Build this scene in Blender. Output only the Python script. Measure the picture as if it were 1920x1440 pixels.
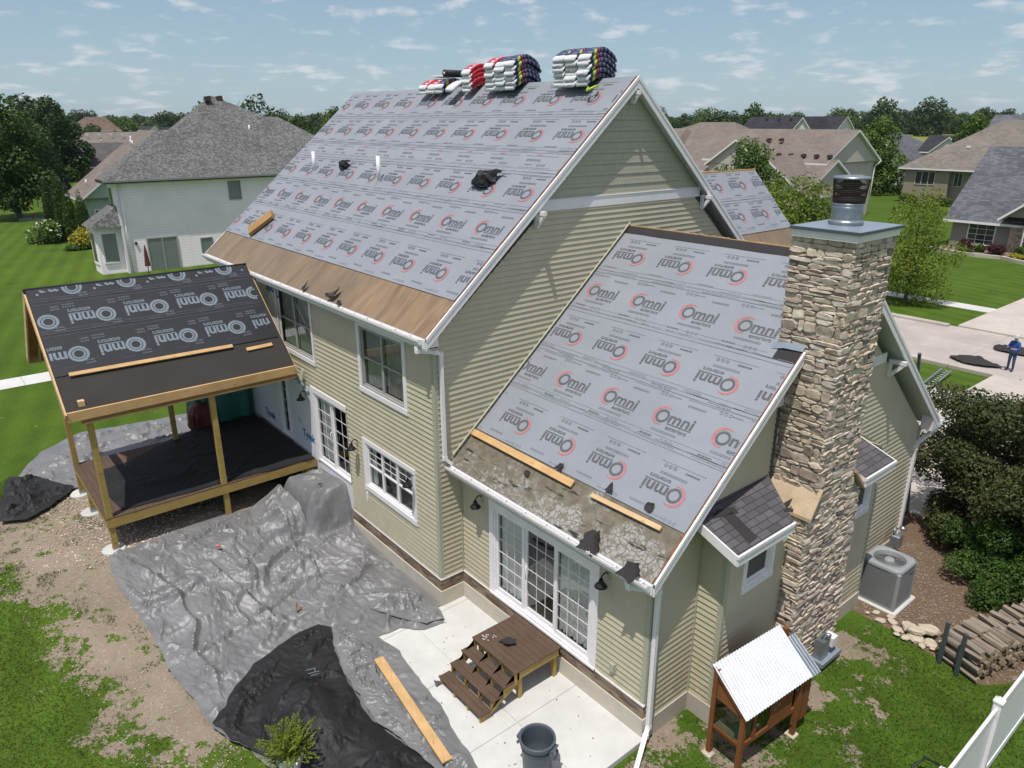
import bpy, bmesh, math, random
import numpy as np
from mathutils import Vector, Matrix
from mathutils.geometry import delaunay_2d_cdt
S = bpy.context.scene
for o in list(bpy.data.objects): bpy.data.objects.remove(o)
R = math.radians
# ---------------- camera
cd = bpy.data.cameras.new("camera"); cam = bpy.data.objects.new("camera", cd)
S.collection.objects.link(cam); S.camera = cam
cd.sensor_width = 36; cd.lens = 36*1367.466/1920; cd.clip_start = .1; cd.clip_end = 6000
cam.location = (12.412, -8.083, 10.925)
cam.rotation_euler = (R(90-19.759), R(0), R(140.453-90))
# ---------------- sky
W = bpy.data.worlds.new("World"); S.world = W; W.use_nodes = True
SUN = Vector((-.50, 1, -3.0)).normalized()          # direction the light travels
elev = math.asin(-SUN.z); az = math.atan2(-SUN.x, -SUN.y)   # azimuth of the sun from +Y towards +X
nt = W.node_tree; nt.nodes.clear()
def nd(t, **k):
    n = nt.nodes.new(t)
    for a, b in k.items(): setattr(n, a, b)
    return n
def lk(a, b): nt.links.new(a, b)
wo = nd('ShaderNodeOutputWorld'); bg = nd('ShaderNodeBackground'); bg.inputs[1].default_value = .105
sky = nd('ShaderNodeTexSky', sky_type='NISHITA', sun_disc=False, sun_elevation=elev, sun_rotation=az, altitude=300, air_density=1.0, dust_density=.6, ozone_density=1.2)
tc = nd('ShaderNodeTexCoord'); sp = nd('ShaderNodeSeparateXYZ'); lk(tc.outputs['Generated'], sp.inputs[0])
def mth(op, a, b=None, c=None, cl=False):
    n = nd('ShaderNodeMath', operation=op, use_clamp=cl)
    for i, v in enumerate((a, b, c)):
        if v is None: continue
        if isinstance(v, (int, float)): n.inputs[i].default_value = v
        else: lk(v, n.inputs[i])
    return n.outputs[0]
cx_ = mth('MULTIPLY', mth('ARCTAN2', sp.outputs[0], sp.outputs[1]), 4.2); cy_ = mth('MULTIPLY', mth('POWER', mth('ADD', mth('MAXIMUM', sp.outputs[2], 0.0), .004), .62), 9.0)
cmb = nd('ShaderNodeCombineXYZ'); lk(cx_, cmb.inputs[0]); lk(cy_, cmb.inputs[1])
n1 = nd('ShaderNodeTexNoise'); n1.inputs['Scale'].default_value = 4.6; n1.inputs['Detail'].default_value = 8; n1.inputs['Roughness'].default_value = .55; n1.inputs['Distortion'].default_value = .1
n2 = nd('ShaderNodeTexNoise'); n2.inputs['Scale'].default_value = 1.1; n2.inputs['Detail'].default_value = 3
lk(cmb.outputs[0], n1.inputs['Vector']); lk(cmb.outputs[0], n2.inputs['Vector'])
cl = mth('ADD', n1.outputs[0], mth('MULTIPLY', mth('SUBTRACT', n2.outputs[0], .5), .4))
mr = nd('ShaderNodeMapRange', interpolation_type='SMOOTHSTEP'); lk(cl, mr.inputs[0]); mr.inputs[1].default_value = .52; mr.inputs[2].default_value = .72; mr.inputs[4].default_value = .72
veil = nd('ShaderNodeMapRange'); lk(sp.outputs[2], veil.inputs[0]); veil.inputs[1].default_value = 0; veil.inputs[2].default_value = .30; veil.inputs[3].default_value = .72; veil.inputs[4].default_value = .12
mv = nd('ShaderNodeMix', data_type='RGBA'); lk(veil.outputs[0], mv.inputs[0]); lk(sky.outputs[0], mv.inputs[6]); mv.inputs[7].default_value = (3.95, 5.6, 7.0, 1)
v2_ = nd('ShaderNodeMapRange'); lk(sp.outputs[2], v2_.inputs[0]); v2_.inputs[1].default_value = .2; v2_.inputs[2].default_value = .5; v2_.inputs[3].default_value = 0; v2_.inputs[4].default_value = .6
mw = nd('ShaderNodeMix', data_type='RGBA'); lk(v2_.outputs[0], mw.inputs[0]); lk(mv.outputs[2], mw.inputs[6]); mw.inputs[7].default_value = (7.0, 6.8, 8.2, 1)   # overhead sky out of view, brightened to add fill light
mx = nd('ShaderNodeMix', data_type='RGBA'); lk(mr.outputs[0], mx.inputs[0]); lk(mw.outputs[2], mx.inputs[6]); mx.inputs[7].default_value = (7.9, 8.1, 8.5, 1)
lk(mx.outputs[2], bg.inputs[0]); lk(bg.outputs[0], wo.inputs[0])
# ---------------- sun
sd = bpy.data.lights.new("sun", 'SUN'); sd.energy = 4.5; sd.angle = R(.5); sd.color = (1, .96, .885)
so = bpy.data.objects.new("sun", sd); S.collection.objects.link(so)
so.rotation_euler = SUN.to_track_quat('-Z', 'Y').to_euler(); so.location = (20, -20, 60)
S.view_settings.view_transform = 'Standard'; S.view_settings.look = 'None'; S.view_settings.exposure = -.19; S.view_settings.gamma = 1
S.render.resolution_x = 1024; S.render.resolution_y = 768
if S.render.engine != 'CYCLES': S.render.engine = 'CYCLES'
S.cycles.max_bounces = 6; S.cycles.transparent_max_bounces = 12; S.cycles.caustics_reflective = False; S.cycles.caustics_refractive = False

# ---------------- material helpers
def ins(n, k, v):
    if isinstance(v, bpy.types.NodeSocket): n.id_data.links.new(v, n.inputs[k])
    else: n.inputs[k].default_value = v
class NT:
    def __init__(s, name):
        s.m = bpy.data.materials.new(name); s.m.use_nodes = True; s.t = s.m.node_tree; s.b = s.t.nodes['Principled BSDF']
        s.b.inputs['Specular IOR Level'].default_value = .3
    def n(s, typ, inp={}, **k):
        x = s.t.nodes.new('ShaderNode'+typ)
        for a, b in k.items(): setattr(x, a, b)
        for a, b in inp.items(): ins(x, a, b)
        return x
    def co(s, kind='UV', scale=(1,1,1), rot=(0,0,0)):
        c = s.n('TexCoord').outputs[kind]
        return s.n('Mapping', {'Vector': c, 'Scale': scale, 'Rotation': rot}).outputs[0]
    def noise(s, vec, scale, detail=4, rough=.55, dist=0):
        return s.n('TexNoise', {'Vector': vec, 'Scale': scale, 'Detail': detail, 'Roughness': rough, 'Distortion': dist}).outputs[0]
    def rng(s, v, a, b, c=0., d=1., smooth=False):
        return s.n('MapRange', {0: v, 1: a, 2: b, 3: c, 4: d}, interpolation_type='SMOOTHSTEP' if smooth else 'LINEAR').outputs[0]
    def mix(s, f, a, b, bt='MIX'):
        x = s.t.nodes.new('ShaderNodeMix'); x.data_type = 'RGBA'; x.blend_type = bt
        for i, v in ((0, f), (6, a), (7, b)):
            if isinstance(v, tuple) and len(v) == 3: v = v+(1,)
            ins(x, i, v)
        return x.outputs[2]
    def math(s, op, a, b=0., cl=False):
        x = s.n('Math', {0: a, 1: b}, operation=op, use_clamp=cl); return x.outputs[0]
    def bump(s, h, strength=.3, dist=.02, nrm=None):
        i = {'Height': h, 'Strength': strength, 'Distance': dist}
        if nrm is not None: i['Normal'] = nrm
        return s.n('Bump', i).outputs[0]
    def out(s, color, rough=.7, normal=None, metal=0., spec=None):
        if isinstance(color, tuple) and len(color) == 3: color = color+(1,)
        ins(s.b, 'Base Color', color); ins(s.b, 'Roughness', rough); ins(s.b, 'Metallic', metal)
        if normal is not None: ins(s.b, 'Normal', normal)
        if spec is not None: s.b.inputs['Specular IOR Level'].default_value = spec
        return s.m
def vary(name, c, amt=.25, scale=2., rough=.7, bs=30., bstr=.15, metal=0., kind='Object', fine=.12, spec=None, stretch=(1,1,1)):
    t = NT(name); v = t.co(kind, stretch); a = t.noise(v, scale, 5); b = t.noise(v, bs, 3)
    f = t.math('ADD', t.rng(a, .25, .75, 1-amt, 1+amt), t.rng(b, .3, .7, -fine, fine))
    col = t.mix(1., c, t.n('CombineColor', {0: f, 1: f, 2: f}).outputs[0], 'MULTIPLY')
    return t.out(col, rough, t.bump(b, bstr, .01), metal, spec)

# ---------------- object helpers
COL = S.collection
def tag(o, label=None, cat=None, group=None, kind=None):
    if label: o['label'] = label
    if cat: o['category'] = cat
    if group: o['group'] = group
    if kind: o['kind'] = kind
    return o
def thing(name, label, cat, loc=(0,0,0), rz=0, group=None, parent=None):
    o = bpy.data.objects.new(name, None); COL.objects.link(o); o.location = loc; o.rotation_euler = (0, 0, rz); o.empty_display_size = .2
    if parent: o.parent = parent
    return tag(o, label, cat, group)
def link(name, me, parent=None, loc=None, rz=0):
    o = bpy.data.objects.new(name, me); COL.objects.link(o)
    if parent: o.parent = parent
    if loc: o.location = loc
    if rz: o.rotation_euler = (0, 0, rz)
    return o
def copy_tree(o, parent=None):
    c = o.copy(); COL.objects.link(c)
    if parent: c.parent = parent
    for ch in [x for x in bpy.data.objects if x.parent == o and x != c]: copy_tree(ch, c)
    return c
Z3 = Vector((0,0,1))
class MB:
    def __init__(s): s.v = []; s.f = []; s.mi = []; s.ms = []; s.sm = []; s.tone = []; s.ct = 1.
    def mat(s, m):
        if m not in s.ms: s.ms.append(m)
        return s.ms.index(m)
    def face(s, pts, m, smooth=False):
        i = len(s.v); s.v += [tuple(p) for p in pts]; s.f.append(list(range(i, i+len(pts)))); s.mi.append(s.mat(m)); s.sm.append(smooth); s.tone.append(s.ct)
    def raw(s, vs, fs, m, smooth=True):
        i = len(s.v); s.v += [tuple(p) for p in vs]; k = s.mat(m)
        for f in fs: s.f.append([i+a for a in f]); s.mi.append(k); s.sm.append(smooth); s.tone.append(s.ct)
    def hexa(s, p, m, mt=None, mb=None):
        # p: 4 bottom ccw, 4 top ccw
        for idx, mm in (((3,2,1,0), mb or m), ((4,5,6,7), mt or m), ((0,1,5,4), m), ((1,2,6,5), m), ((2,3,7,6), m), ((3,0,4,7), m)):
            s.face([p[i] for i in idx], mm)
    def box(s, x0, x1, y0, y1, z0, z1, m, mt=None, mb=None):
        s.hexa([(x0,y0,z0),(x1,y0,z0),(x1,y1,z0),(x0,y1,z0),(x0,y0,z1),(x1,y0,z1),(x1,y1,z1),(x0,y1,z1)], m, mt, mb)
    def bbox(s, x0, x1, y0, y1, z0, z1, m, b=.006):
        # box with chamfered vertical and top edges
        a = [(x0+b,y0),(x1-b,y0),(x1,y0+b),(x1,y1-b),(x1-b,y1),(x0+b,y1),(x0,y1-b),(x0,y0+b)]
        def ins_(d):
            cx, cy = (x0+x1)/2, (y0+y1)/2
            return [(px+(d if px < cx else -d), py+(d if py < cy else -d)) for px, py in a]
        r = [[(px,py,z0) for px,py in a], [(px,py,z1-b) for px,py in a], [(px,py,z1) for px,py in ins_(b)]]
        for k in range(2):
            for i in range(8): s.face([r[k][i], r[k][(i+1)%8], r[k+1][(i+1)%8], r[k+1][i]], m)
        s.face(r[2], m); s.face(r[0][::-1], m)
    def beam(s, a, b, w, h, m, up=Z3):
        a = Vector(a); b = Vector(b); d = (b-a).normalized(); sd = d.cross(Vector(up))
        if sd.length < 1e-4: sd = d.cross(Vector((1,0,0)))
        sd.normalize(); u = sd.cross(d).normalized(); sd *= w/2; u *= h/2
        s.hexa([a-sd-u, a+sd-u, b+sd-u, b-sd-u, a-sd+u, a+sd+u, b+sd+u, b-sd+u], m)
    def tube(s, pts, r, m, n=8, caps=True, smooth=True):
        pts = [Vector(p) for p in pts]; rs = r if isinstance(r, (list, tuple)) else [r]*len(pts)
        vs = []; fs = []; prev = None
        for i, p in enumerate(pts):
            d = (pts[min(i+1, len(pts)-1)]-pts[max(i-1, 0)]).normalized()
            if prev is None:
                x = d.cross(Z3); x = x if x.length > .05 else d.cross(Vector((1,0,0))); x.normalize()
            else: x = (prev-d*prev.dot(d)).normalized()
            prev = x; y = d.cross(x)
            vs += [p+(x*math.cos(2*math.pi*k/n)+y*math.sin(2*math.pi*k/n))*rs[i] for k in range(n)]
        for i in range(len(pts)-1):
            for k in range(n): fs.append((i*n+k, i*n+(k+1)%n, (i+1)*n+(k+1)%n, (i+1)*n+k))
        if caps: fs.append(tuple(range(n))[::-1]); fs.append(tuple((len(pts)-1)*n+k for k in range(n)))
        s.raw(vs, fs, m, smooth)
    def rect_tube(s, pts, w, h, m):
        for a, b in zip(pts[:-1], pts[1:]): s.beam(a, b, w, h, m)
    def lathe(s, prof, c, m, n=32, smooth=True, a0=0, a1=2*math.pi):
        vs = []; fs = []; full = abs(a1-a0-2*math.pi) < 1e-6; nn = n if full else n+1
        for r, z in prof:
            for k in range(nn):
                a = a0+(a1-a0)*k/n; vs.append((c[0]+r*math.cos(a), c[1]+r*math.sin(a), c[2]+z))
        for i in range(len(prof)-1):
            for k in range(n):
                k2 = (k+1) % nn; fs.append((i*nn+k, i*nn+k2, (i+1)*nn+k2, (i+1)*nn+k))
        s.raw(vs, fs, m, smooth)
    def build(s, name, parent=None, loc=None, rz=0, uv=True, weld=False, tone=False):
        me = bpy.data.meshes.new(name); me.from_pydata(s.v, [], s.f)
        for m in s.ms: me.materials.append(m)
        me.polygons.foreach_set('material_index', s.mi); me.polygons.foreach_set('use_smooth', s.sm)
        me.update()
        if uv and len(me.polygons):
            nv = len(me.loops); co = np.empty(len(me.vertices)*3); me.vertices.foreach_get('co', co); co = co.reshape(-1, 3)
            nr = np.empty(len(me.polygons)*3); me.polygons.foreach_get('normal', nr); nr = nr.reshape(-1, 3)
            lv = np.empty(nv, dtype=np.int32); me.loops.foreach_get('vertex_index', lv)
            lt = np.empty(len(me.polygons), dtype=np.int32); me.polygons.foreach_get('loop_total', lt)
            n = np.repeat(nr, lt, axis=0)
            u = np.stack([-n[:,1], n[:,0], np.zeros(len(n))], 1); l = np.linalg.norm(u, axis=1); u[l < .02] = (1,0,0); u /= np.maximum(np.linalg.norm(u, axis=1), 1e-6)[:,None]
            w = np.cross(n, u); p = co[lv]
            q = np.stack([(p*u).sum(1), (p*w).sum(1)], 1)
            ul = me.uv_layers.new(name='UVMap'); ul.data.foreach_set('uv', q.ravel())
        if tone:
            at = me.attributes.new('tone', 'FLOAT', 'FACE'); at.data.foreach_set('value', s.tone)
        if weld:
            bm = bmesh.new(); bm.from_mesh(me); bmesh.ops.remove_doubles(bm, verts=bm.verts, dist=1e-4); bm.to_mesh(me); bm.free()
        return link(name, me, parent, loc, rz)
# numpy value noise
def vnoise(x, y, seed=0):
    x = np.asarray(x, float); y = np.asarray(y, float); xi = np.floor(x).astype(np.int64); yi = np.floor(y).astype(np.int64); fx = x-xi; fy = y-yi
    def h(a, b):
        n = (a*374761393+b*668265263+seed*974634777) & 0x7fffffff; n = ((n ^ (n >> 13))*1274126177) & 0x7fffffff
        return ((n ^ (n >> 16)) & 0xffff)/65535.
    sx = fx*fx*(3-2*fx); sy = fy*fy*(3-2*fy)
    return (h(xi,yi)*(1-sx)+h(xi+1,yi)*sx)*(1-sy)+(h(xi,yi+1)*(1-sx)+h(xi+1,yi+1)*sx)*sy
def fbm(x, y, seed=0, o=4):
    t = 0; a = .5; n = 0
    for k in range(o): t = t+a*vnoise(x*2**k, y*2**k, seed+k*7); n += a; a *= .5
    return t/n
def sstep(a, b, t):
    t = np.clip((t-a)/(b-a), 0, 1); return t*t*(3-2*t)
def terr(x, y):
    return -.12+.67*sstep(-1.5, -6.5, np.asarray(x, float))*(1-sstep(24, 34, np.asarray(y, float)))
def T(x, y): return float(terr(x, y))
def inside(x, y, poly):
    r = np.zeros(np.shape(x), bool); n = len(poly)
    for i in range(n):
        (x1, y1), (x2, y2) = poly[i], poly[(i+1) % n]
        if y1 == y2: continue
        c = ((y1 > y) != (y2 > y)) & (x < (x2-x1)*(y-y1)/(y2-y1)+x1); r ^= c
    return r
def pdist(x, y, poly):
    d = np.full(np.shape(x), 1e9); n = len(poly)
    for i in range(n):
        (x1, y1), (x2, y2) = poly[i], poly[(i+1) % n]; dx, dy = x2-x1, y2-y1
        t = np.clip(((x-x1)*dx+(y-y1)*dy)/max(dx*dx+dy*dy, 1e-9), 0, 1); d = np.minimum(d, np.hypot(x-x1-t*dx, y-y1-t*dy))
    return np.where(inside(x, y, poly), d, -d)
def clip(poly, a, b, c):      # keep a*u+b*z+c>=0
    out = []; n = len(poly)
    for i in range(n):
        p, q = poly[i], poly[(i+1) % n]; dp = a*p[0]+b*p[1]+c; dq = a*q[0]+b*q[1]+c
        if dp >= 0: out.append(p)
        if (dp > 0 > dq) or (dp < 0 < dq):
            t = dp/(dp-dq); out.append((p[0]+(q[0]-p[0])*t, p[1]+(q[1]-p[1])*t))
    return out
# ---------------- materials
def siding_mat(name, c, lapbump=False):
    t = NT(name); v = t.co('Object'); a = t.noise(v, 1.3, 4); w = t.co('UV', (9, .7, 1)); b = t.noise(w, 3, 3)
    f = t.math('ADD', t.rng(a, .3, .7, .95, 1.05), t.rng(b, .3, .7, -.03, .03))
    col = t.mix(1., c, t.n('CombineColor', {0: f, 1: f, 2: f}).outputs[0], 'MULTIPLY')
    sx_ = t.n('SeparateXYZ', {0: t.co('UV')}); row_ = t.math('FLOOR', t.math('DIVIDE', sx_.outputs[1], .254)); jt = t.math('FRACT', t.math('ADD', t.math('DIVIDE', sx_.outputs[0], 3.66), t.math('MULTIPLY', row_, .37))); jl = t.rng(jt, 0, .0035, .72, 1.)
    col = t.mix(1., col, t.n('CombineColor', {0: jl, 1: jl, 2: jl}).outputs[0], 'MULTIPLY'); zz_ = t.n('SeparateXYZ', {0: t.co('Object')}).outputs[2]; sp_ = t.math('MULTIPLY', t.rng(zz_, 1.5, .4, 0, 1), t.rng(t.noise(t.co('Object'), 5, 5, .7), .42, .65, 0, .42)); col = t.mix(sp_, col, (.27,.22,.15))
    w2 = t.co('UV', (.55, .55, 1)); nn = t.bump(t.noise(w2, 1.6, 2), .55, .05)
    nn = t.bump(t.noise(t.co('UV', (3, 14, 1)), 12, 2), .08, .004, nn)
    return t.out(col, .52, nn, 0, .35)
M = {}
M['siding'] = siding_mat('sage_siding', (.525,.478,.348))
M['post'] = vary('sage_trim', (.42,.415,.325), .05, 2, .5, 40, .05, kind='Object')
M['white'] = vary('white_trim', (.83,.80,.81), .04, 3, .42, 60, .03)
M['vinyl'] = vary('white_vinyl', (.83,.80,.81), .03, 3, .35, 60, .02)
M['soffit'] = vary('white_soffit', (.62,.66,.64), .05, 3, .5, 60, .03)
M['black'] = vary('black_metal', (.018,.018,.02), .2, 8, .42, 60, .05)
M['darkgap'] = vary('dark_gap', (.02,.02,.02), .2, 8, .9)
M['room'] = vary('dim_room', (.11,.105,.095), .3, 2, .9)
M['curtain'] = vary('curtain_cloth', (.84,.85,.80), .06, 3, .9)
M['sash'] = vary('grey_sash', (.36,.345,.33), .06, 6, .5)
M['lumber'] = None
def glass(name, tint=(.55,.6,.6), refl=.5):
    t = NT(name); T_ = t.t; T_.nodes.remove(t.b)
    fr = t.n('LayerWeight', {'Blend': refl}).outputs[0]; f = t.math('ADD', t.math('MULTIPLY', fr, .55), .10, True)
    a = t.n('BsdfTransparent', {'Color': tint+(1,)}); nb = t.bump(t.noise(t.co('UV', (1,1,1)), .9, 2), .05, .02)
    g = t.n('BsdfGlossy', {'Color': (.9,.95,.95,1), 'Roughness': .03, 'Normal': nb})
    mx_ = t.n('MixShader', {0: f}); T_.links.new(a.outputs[0], mx_.inputs[1]); T_.links.new(g.outputs[0], mx_.inputs[2])
    T_.links.new(mx_.outputs[0], T_.nodes['Material Output'].inputs[0]); return t.m
M['glass'] = glass('window_glass', (.94,.96,.95), .3)
M['screen'] = glass('screened_glass', (.62,.64,.62), .35)
def wood(name, c1, c2, sc=1.):
    t = NT(name); v = t.co('UV', (1.2*sc, 22*sc, 1)); a = t.noise(v, 1.5, 5, .6, .4); b = t.noise(t.co('Object'), 2.5, 3)
    col = t.mix(t.rng(a, .3, .72, 0, 1), c1, c2); f = t.rng(b, .25, .75, .85, 1.12)
    col = t.mix(1., col, t.n('CombineColor', {0: f, 1: f, 2: f}).outputs[0], 'MULTIPLY')
    k = t.noise(t.co('UV', (1.5, 9, 1)), 2.1, 1); col = t.mix(t.rng(k, .70, .76, 0, .75, True), col, tuple(x*.35 for x in c2))
    return t.out(col, .72, t.bump(a, .12, .004))
M['lumber'] = wood('new_lumber', (.62,.41,.20), (.50,.30,.13))
M['lumber_pale'] = wood('pale_lumber', (.66,.47,.27), (.55,.36,.19))
M['treated'] = wood('treated_lumber', (.44,.31,.10), (.33,.225,.07))
M['hutchwood'] = wood('stained_wood', (.26,.10,.032), (.17,.06,.02))
M['deck'] = wood('brown_decking', (.125,.08,.055), (.085,.055,.038))
M['osb'] = None
def osb(name, c1, c2, c3):
    t = NT(name); v = t.co('UV', (1,1,1)); vo = t.n('TexVoronoi', {'Vector': t.co('UV', (9, 30, 1)), 'Scale': 1.5}); a = t.noise(v, 1.1, 5, .6)
    col = t.mix(t.rng(a, .3, .7), c1, c2); f = t.n('SeparateColor', {0: vo.outputs['Color']}).outputs[0]
    col = t.mix(t.math('MULTIPLY', f, .5), col, c3); return t.out(col, .85, t.bump(f, .1, .003))
M['osb'] = osb('osb_board', (.34,.20,.075), (.25,.14,.055), (.45,.29,.12))
def sheathing():
    t = NT('weathered_sheathing'); v = t.co('UV', (1.0,.22,1)); a = t.noise(v, 2.2, 6, .62, .6); b = t.noise(t.co('UV', (3.5,.5,1)), 1.6, 4, .6)
    col = t.mix(t.rng(a, .32, .68), (.33,.225,.13), (.145,.10,.068)); col = t.mix(t.rng(b, .5, .78, 0, .6), col, (.25,.19,.14))
    g = t.noise(t.co('Object', (.2,.2,.2)), 1., 2); col = t.mix(t.rng(g, .42, .60, 0, .65), col, (.16,.13,.10)); xx = t.n('SeparateXYZ', {0: t.co('Object')}).outputs[0]; col = t.mix(t.rng(xx, -5.5, -8.5, 0, .45), col, (.20,.165,.125))
    uv_ = t.n('SeparateXYZ', {0: t.co('UV')}); rw_ = t.math('FLOOR', t.math('DIVIDE', uv_.outputs[1], 1.22)); j1 = t.rng(t.math('FRACT', t.math('ADD', t.math('DIVIDE', uv_.outputs[0], 2.44), t.math('MULTIPLY', rw_, .5))), 0, .006, .35, 1.); nl = t.rng(t.n('TexVoronoi', {'Vector': t.co('UV', (1,1,1)), 'Scale': 5.}).outputs[0], .02, .035, .5, 1.)
    k_ = t.math('MULTIPLY', j1, nl); col = t.mix(1., col, t.n('CombineColor', {0: k_, 1: k_, 2: k_}).outputs[0], 'MULTIPLY')
    return t.out(col, .85, t.bump(a, .2, .006))
M['sheathing'] = sheathing()
def crackle():
    t = NT('old_roof_membrane'); v = t.co('UV', (1,1,1)); w = t.n('TexNoise', {'Vector': v, 'Scale': 3.0, 'Detail': 3}).outputs['Color']
    vv = t.mix(.22, v, w); vo = t.n('TexVoronoi', {'Vector': vv, 'Scale': 11.}, feature='DISTANCE_TO_EDGE').outputs[0]
    cell = t.rng(vo, .03, .10, 0, 1, True); big = t.noise(v, .9, 4, .6); sx = t.n('SeparateXYZ', {0: t.co('Object')}); 
    grad = t.rng(sx.outputs[1], .25, 1.1, .20, -.16); gx = t.rng(sx.outputs[0], 0, 6, -.06, .04)
    m = t.rng(t.math('ADD', t.math('ADD', big, grad), gx), .46, .56, 0, 1, True); fine = t.rng(t.noise(v, 14, 3), .3, .55, .45, 1)
    base = t.mix(t.rng(t.noise(v, 6, 5), .3, .7), (.115,.10,.075), (.20,.175,.13))
    flk = t.rng(t.noise(t.co('UV', (1,1.8,1)), 7, 5, .7, .6), .50, .60, 0, 1, True); xs_ = t.rng(t.math('ADD', sx.outputs[0], t.math('MULTIPLY', big, 3.)), 3.2, 4.2, 0, 1, True)
    cell = t.math('ADD', t.math('MULTIPLY', cell, xs_), t.math('MULTIPLY', flk, t.math('SUBTRACT', 1., xs_))); brk = t.rng(t.noise(v, 3.4, 4, .65), .40, .50, .25, 1, True)
    f = t.math('MULTIPLY', t.math('MULTIPLY', t.math('MULTIPLY', cell, m), fine), brk)
    col = t.mix(f, base, (.34,.33,.315)); dk = t.rng(t.noise(t.co('UV', (1,5,1)), 1.4, 4), .60, .66, 0, .9, True); col = t.mix(dk, col, (.02,.02,.02))
    return t.out(col, .8, t.bump(f, .35, .01))
M['crackle'] = crackle()
def underlay(name, c, wr=.14, rough=.55):
    t = NT(name); v = t.co('UV'); a = t.noise(v, .7, 4); b = t.noise(t.co('UV', (1, 2.2, 1)), 3.2, 4, .6, .8)
    f = t.rng(a, .3, .7, .93, 1.06); col = t.mix(1., c, t.n('CombineColor', {0: f, 1: f, 2: f}).outputs[0], 'MULTIPLY')
    d = t.n('TexVoronoi', {'Vector': t.co('UV', (1,1,1)), 'Scale': 4.6}).outputs[0]; col = t.mix(t.rng(d, .028, .05, .35, 0, True), col, tuple(x*1.5+.03 for x in c))
    sc_ = t.rng(t.noise(t.co('UV', (1,3.5,1), (0,0,.3)), 2.4, 5, .7, 1.2), .60, .74, 0, .22); col = t.mix(sc_, col, tuple(x*1.45 for x in c)); n_ = t.bump(b, wr*1.5, .03); n_ = t.bump(t.noise(v, 55, 2), .06, .004, n_); return t.out(col, rough, n_, 0, .35)
M['under'] = underlay('grey_underlayment', (.258,.276,.312)); M['under_black'] = underlay('black_underlayment', (.018,.020,.025), .2, .6)
M['felt'] = vary('dark_felt', (.036,.033,.034), .12, 1.2, .85, 50, .1, kind='UV')
M['starter'] = vary('eave_membrane', (.040,.036,.033), .15, 1.0, .85, 60, .15, kind='UV')
M['ink'] = vary('grey_ink', (.105,.108,.12), .1, 5, .6); M['ink2'] = vary('faint_ink', (.165,.175,.195), .1, 5, .6)
M['red'] = vary('red_ink', (.43,.17,.175), .1, 5, .6); M['ink_light'] = vary('pale_blue_ink', (.17,.205,.24), .1, 5, .6); M['ink_dim'] = vary('dim_blue_ink', (.085,.10,.12), .15, 5, .6)
M['galv'] = vary('galvanised_steel', (.34,.38,.41), .12, 4, .38, 30, .05, .75)
M['capmetal'] = vary('grey_cap_sheet', (.27,.32,.38), .1, 2, .42, 30, .05, .25)
M['capedge'] = vary('dark_cap_edge', (.10,.125,.15), .1, 2, .4, 30, .05, .3)
M['limestone'] = vary('limestone_slab', (.55,.42,.29), .14, 3, .8, 30, .25)
def stone():
    t = NT('field_stone'); at = t.n('Attribute', attribute_name='tone'); v = t.co('Object'); a = t.noise(v, 9, 6, .65); b = t.noise(v, 2.5, 3); c = t.noise(v, 30, 3)
    col = t.n('ValToRGB', {0: at.outputs['Fac']}); cr = col.color_ramp; cr.elements[0].position = 0; cr.elements[0].color = (.24,.205,.175,1); cr.elements[1].position = 1; cr.elements[1].color = (.74,.64,.52,1)
    for p, q in ((.2,(.38,.305,.25,1)), (.45,(.55,.45,.36,1)), (.62,(.62,.51,.40,1)), (.8,(.54,.47,.41,1))):
        e = cr.elements.new(p); e.color = q
    f = t.rng(a, .28, .72, .62, 1.22); x = t.mix(1., col.outputs[0], t.n('CombineColor', {0: f, 1: f, 2: f}).outputs[0], 'MULTIPLY')
    x = t.mix(t.rng(b, .55, .72, 0, .4), x, (.30,.25,.21)); return t.out(x, .85, t.bump(c, .35, .01, t.bump(a, .5, .02)))
M['stone'] = stone(); M['mortar'] = vary('grey_mortar', (.33,.30,.27), .2, 6, .95, 40, .3)
def concrete(name, c, stain=.25):
    t = NT(name); v = t.co('Object'); a = t.noise(v, .55, 6, .62); b = t.noise(v, 3, 5, .6); c3 = t.noise(v, 45, 3)
    f = t.math('ADD', t.rng(a, .3, .7, 1-stain*.5, 1+stain*.3), t.rng(b, .3, .7, -.05, .05)); col = t.mix(1., c, t.n('CombineColor', {0: f, 1: f, 2: f}).outputs[0], 'MULTIPLY')
    d = t.rng(t.noise(v, 7, 2), .74, .80, 0, .45, True); col = t.mix(d, col, (.22,.19,.15)); return t.out(col, .85, t.bump(c3, .15, .004))
M['concrete'] = concrete('pale_concrete', (.585,.58,.56)); M['road'] = concrete('road_concrete', (.42,.375,.35), .3); M['found'] = concrete('foundation_concrete', (.56,.515,.43), .35)
M['fstone'] = concrete('ledge_veneer', (.47,.42,.36), .5); M['kerb'] = concrete('kerb_concrete', (.44,.40,.35), .3); M['drive'] = concrete('driveway_concrete', (.50,.45,.40), .25)
def bandwood():
    t = NT('weathered_band_board'); a = t.noise(t.co('UV', (.8, 3, 1)), 2.5, 5, .6, .5)
    return t.out(t.mix(t.rng(a, .38, .62), (.115,.07,.045), (.30,.24,.18)), .85, t.bump(a, .2, .006))
M['band'] = bandwood()
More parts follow.
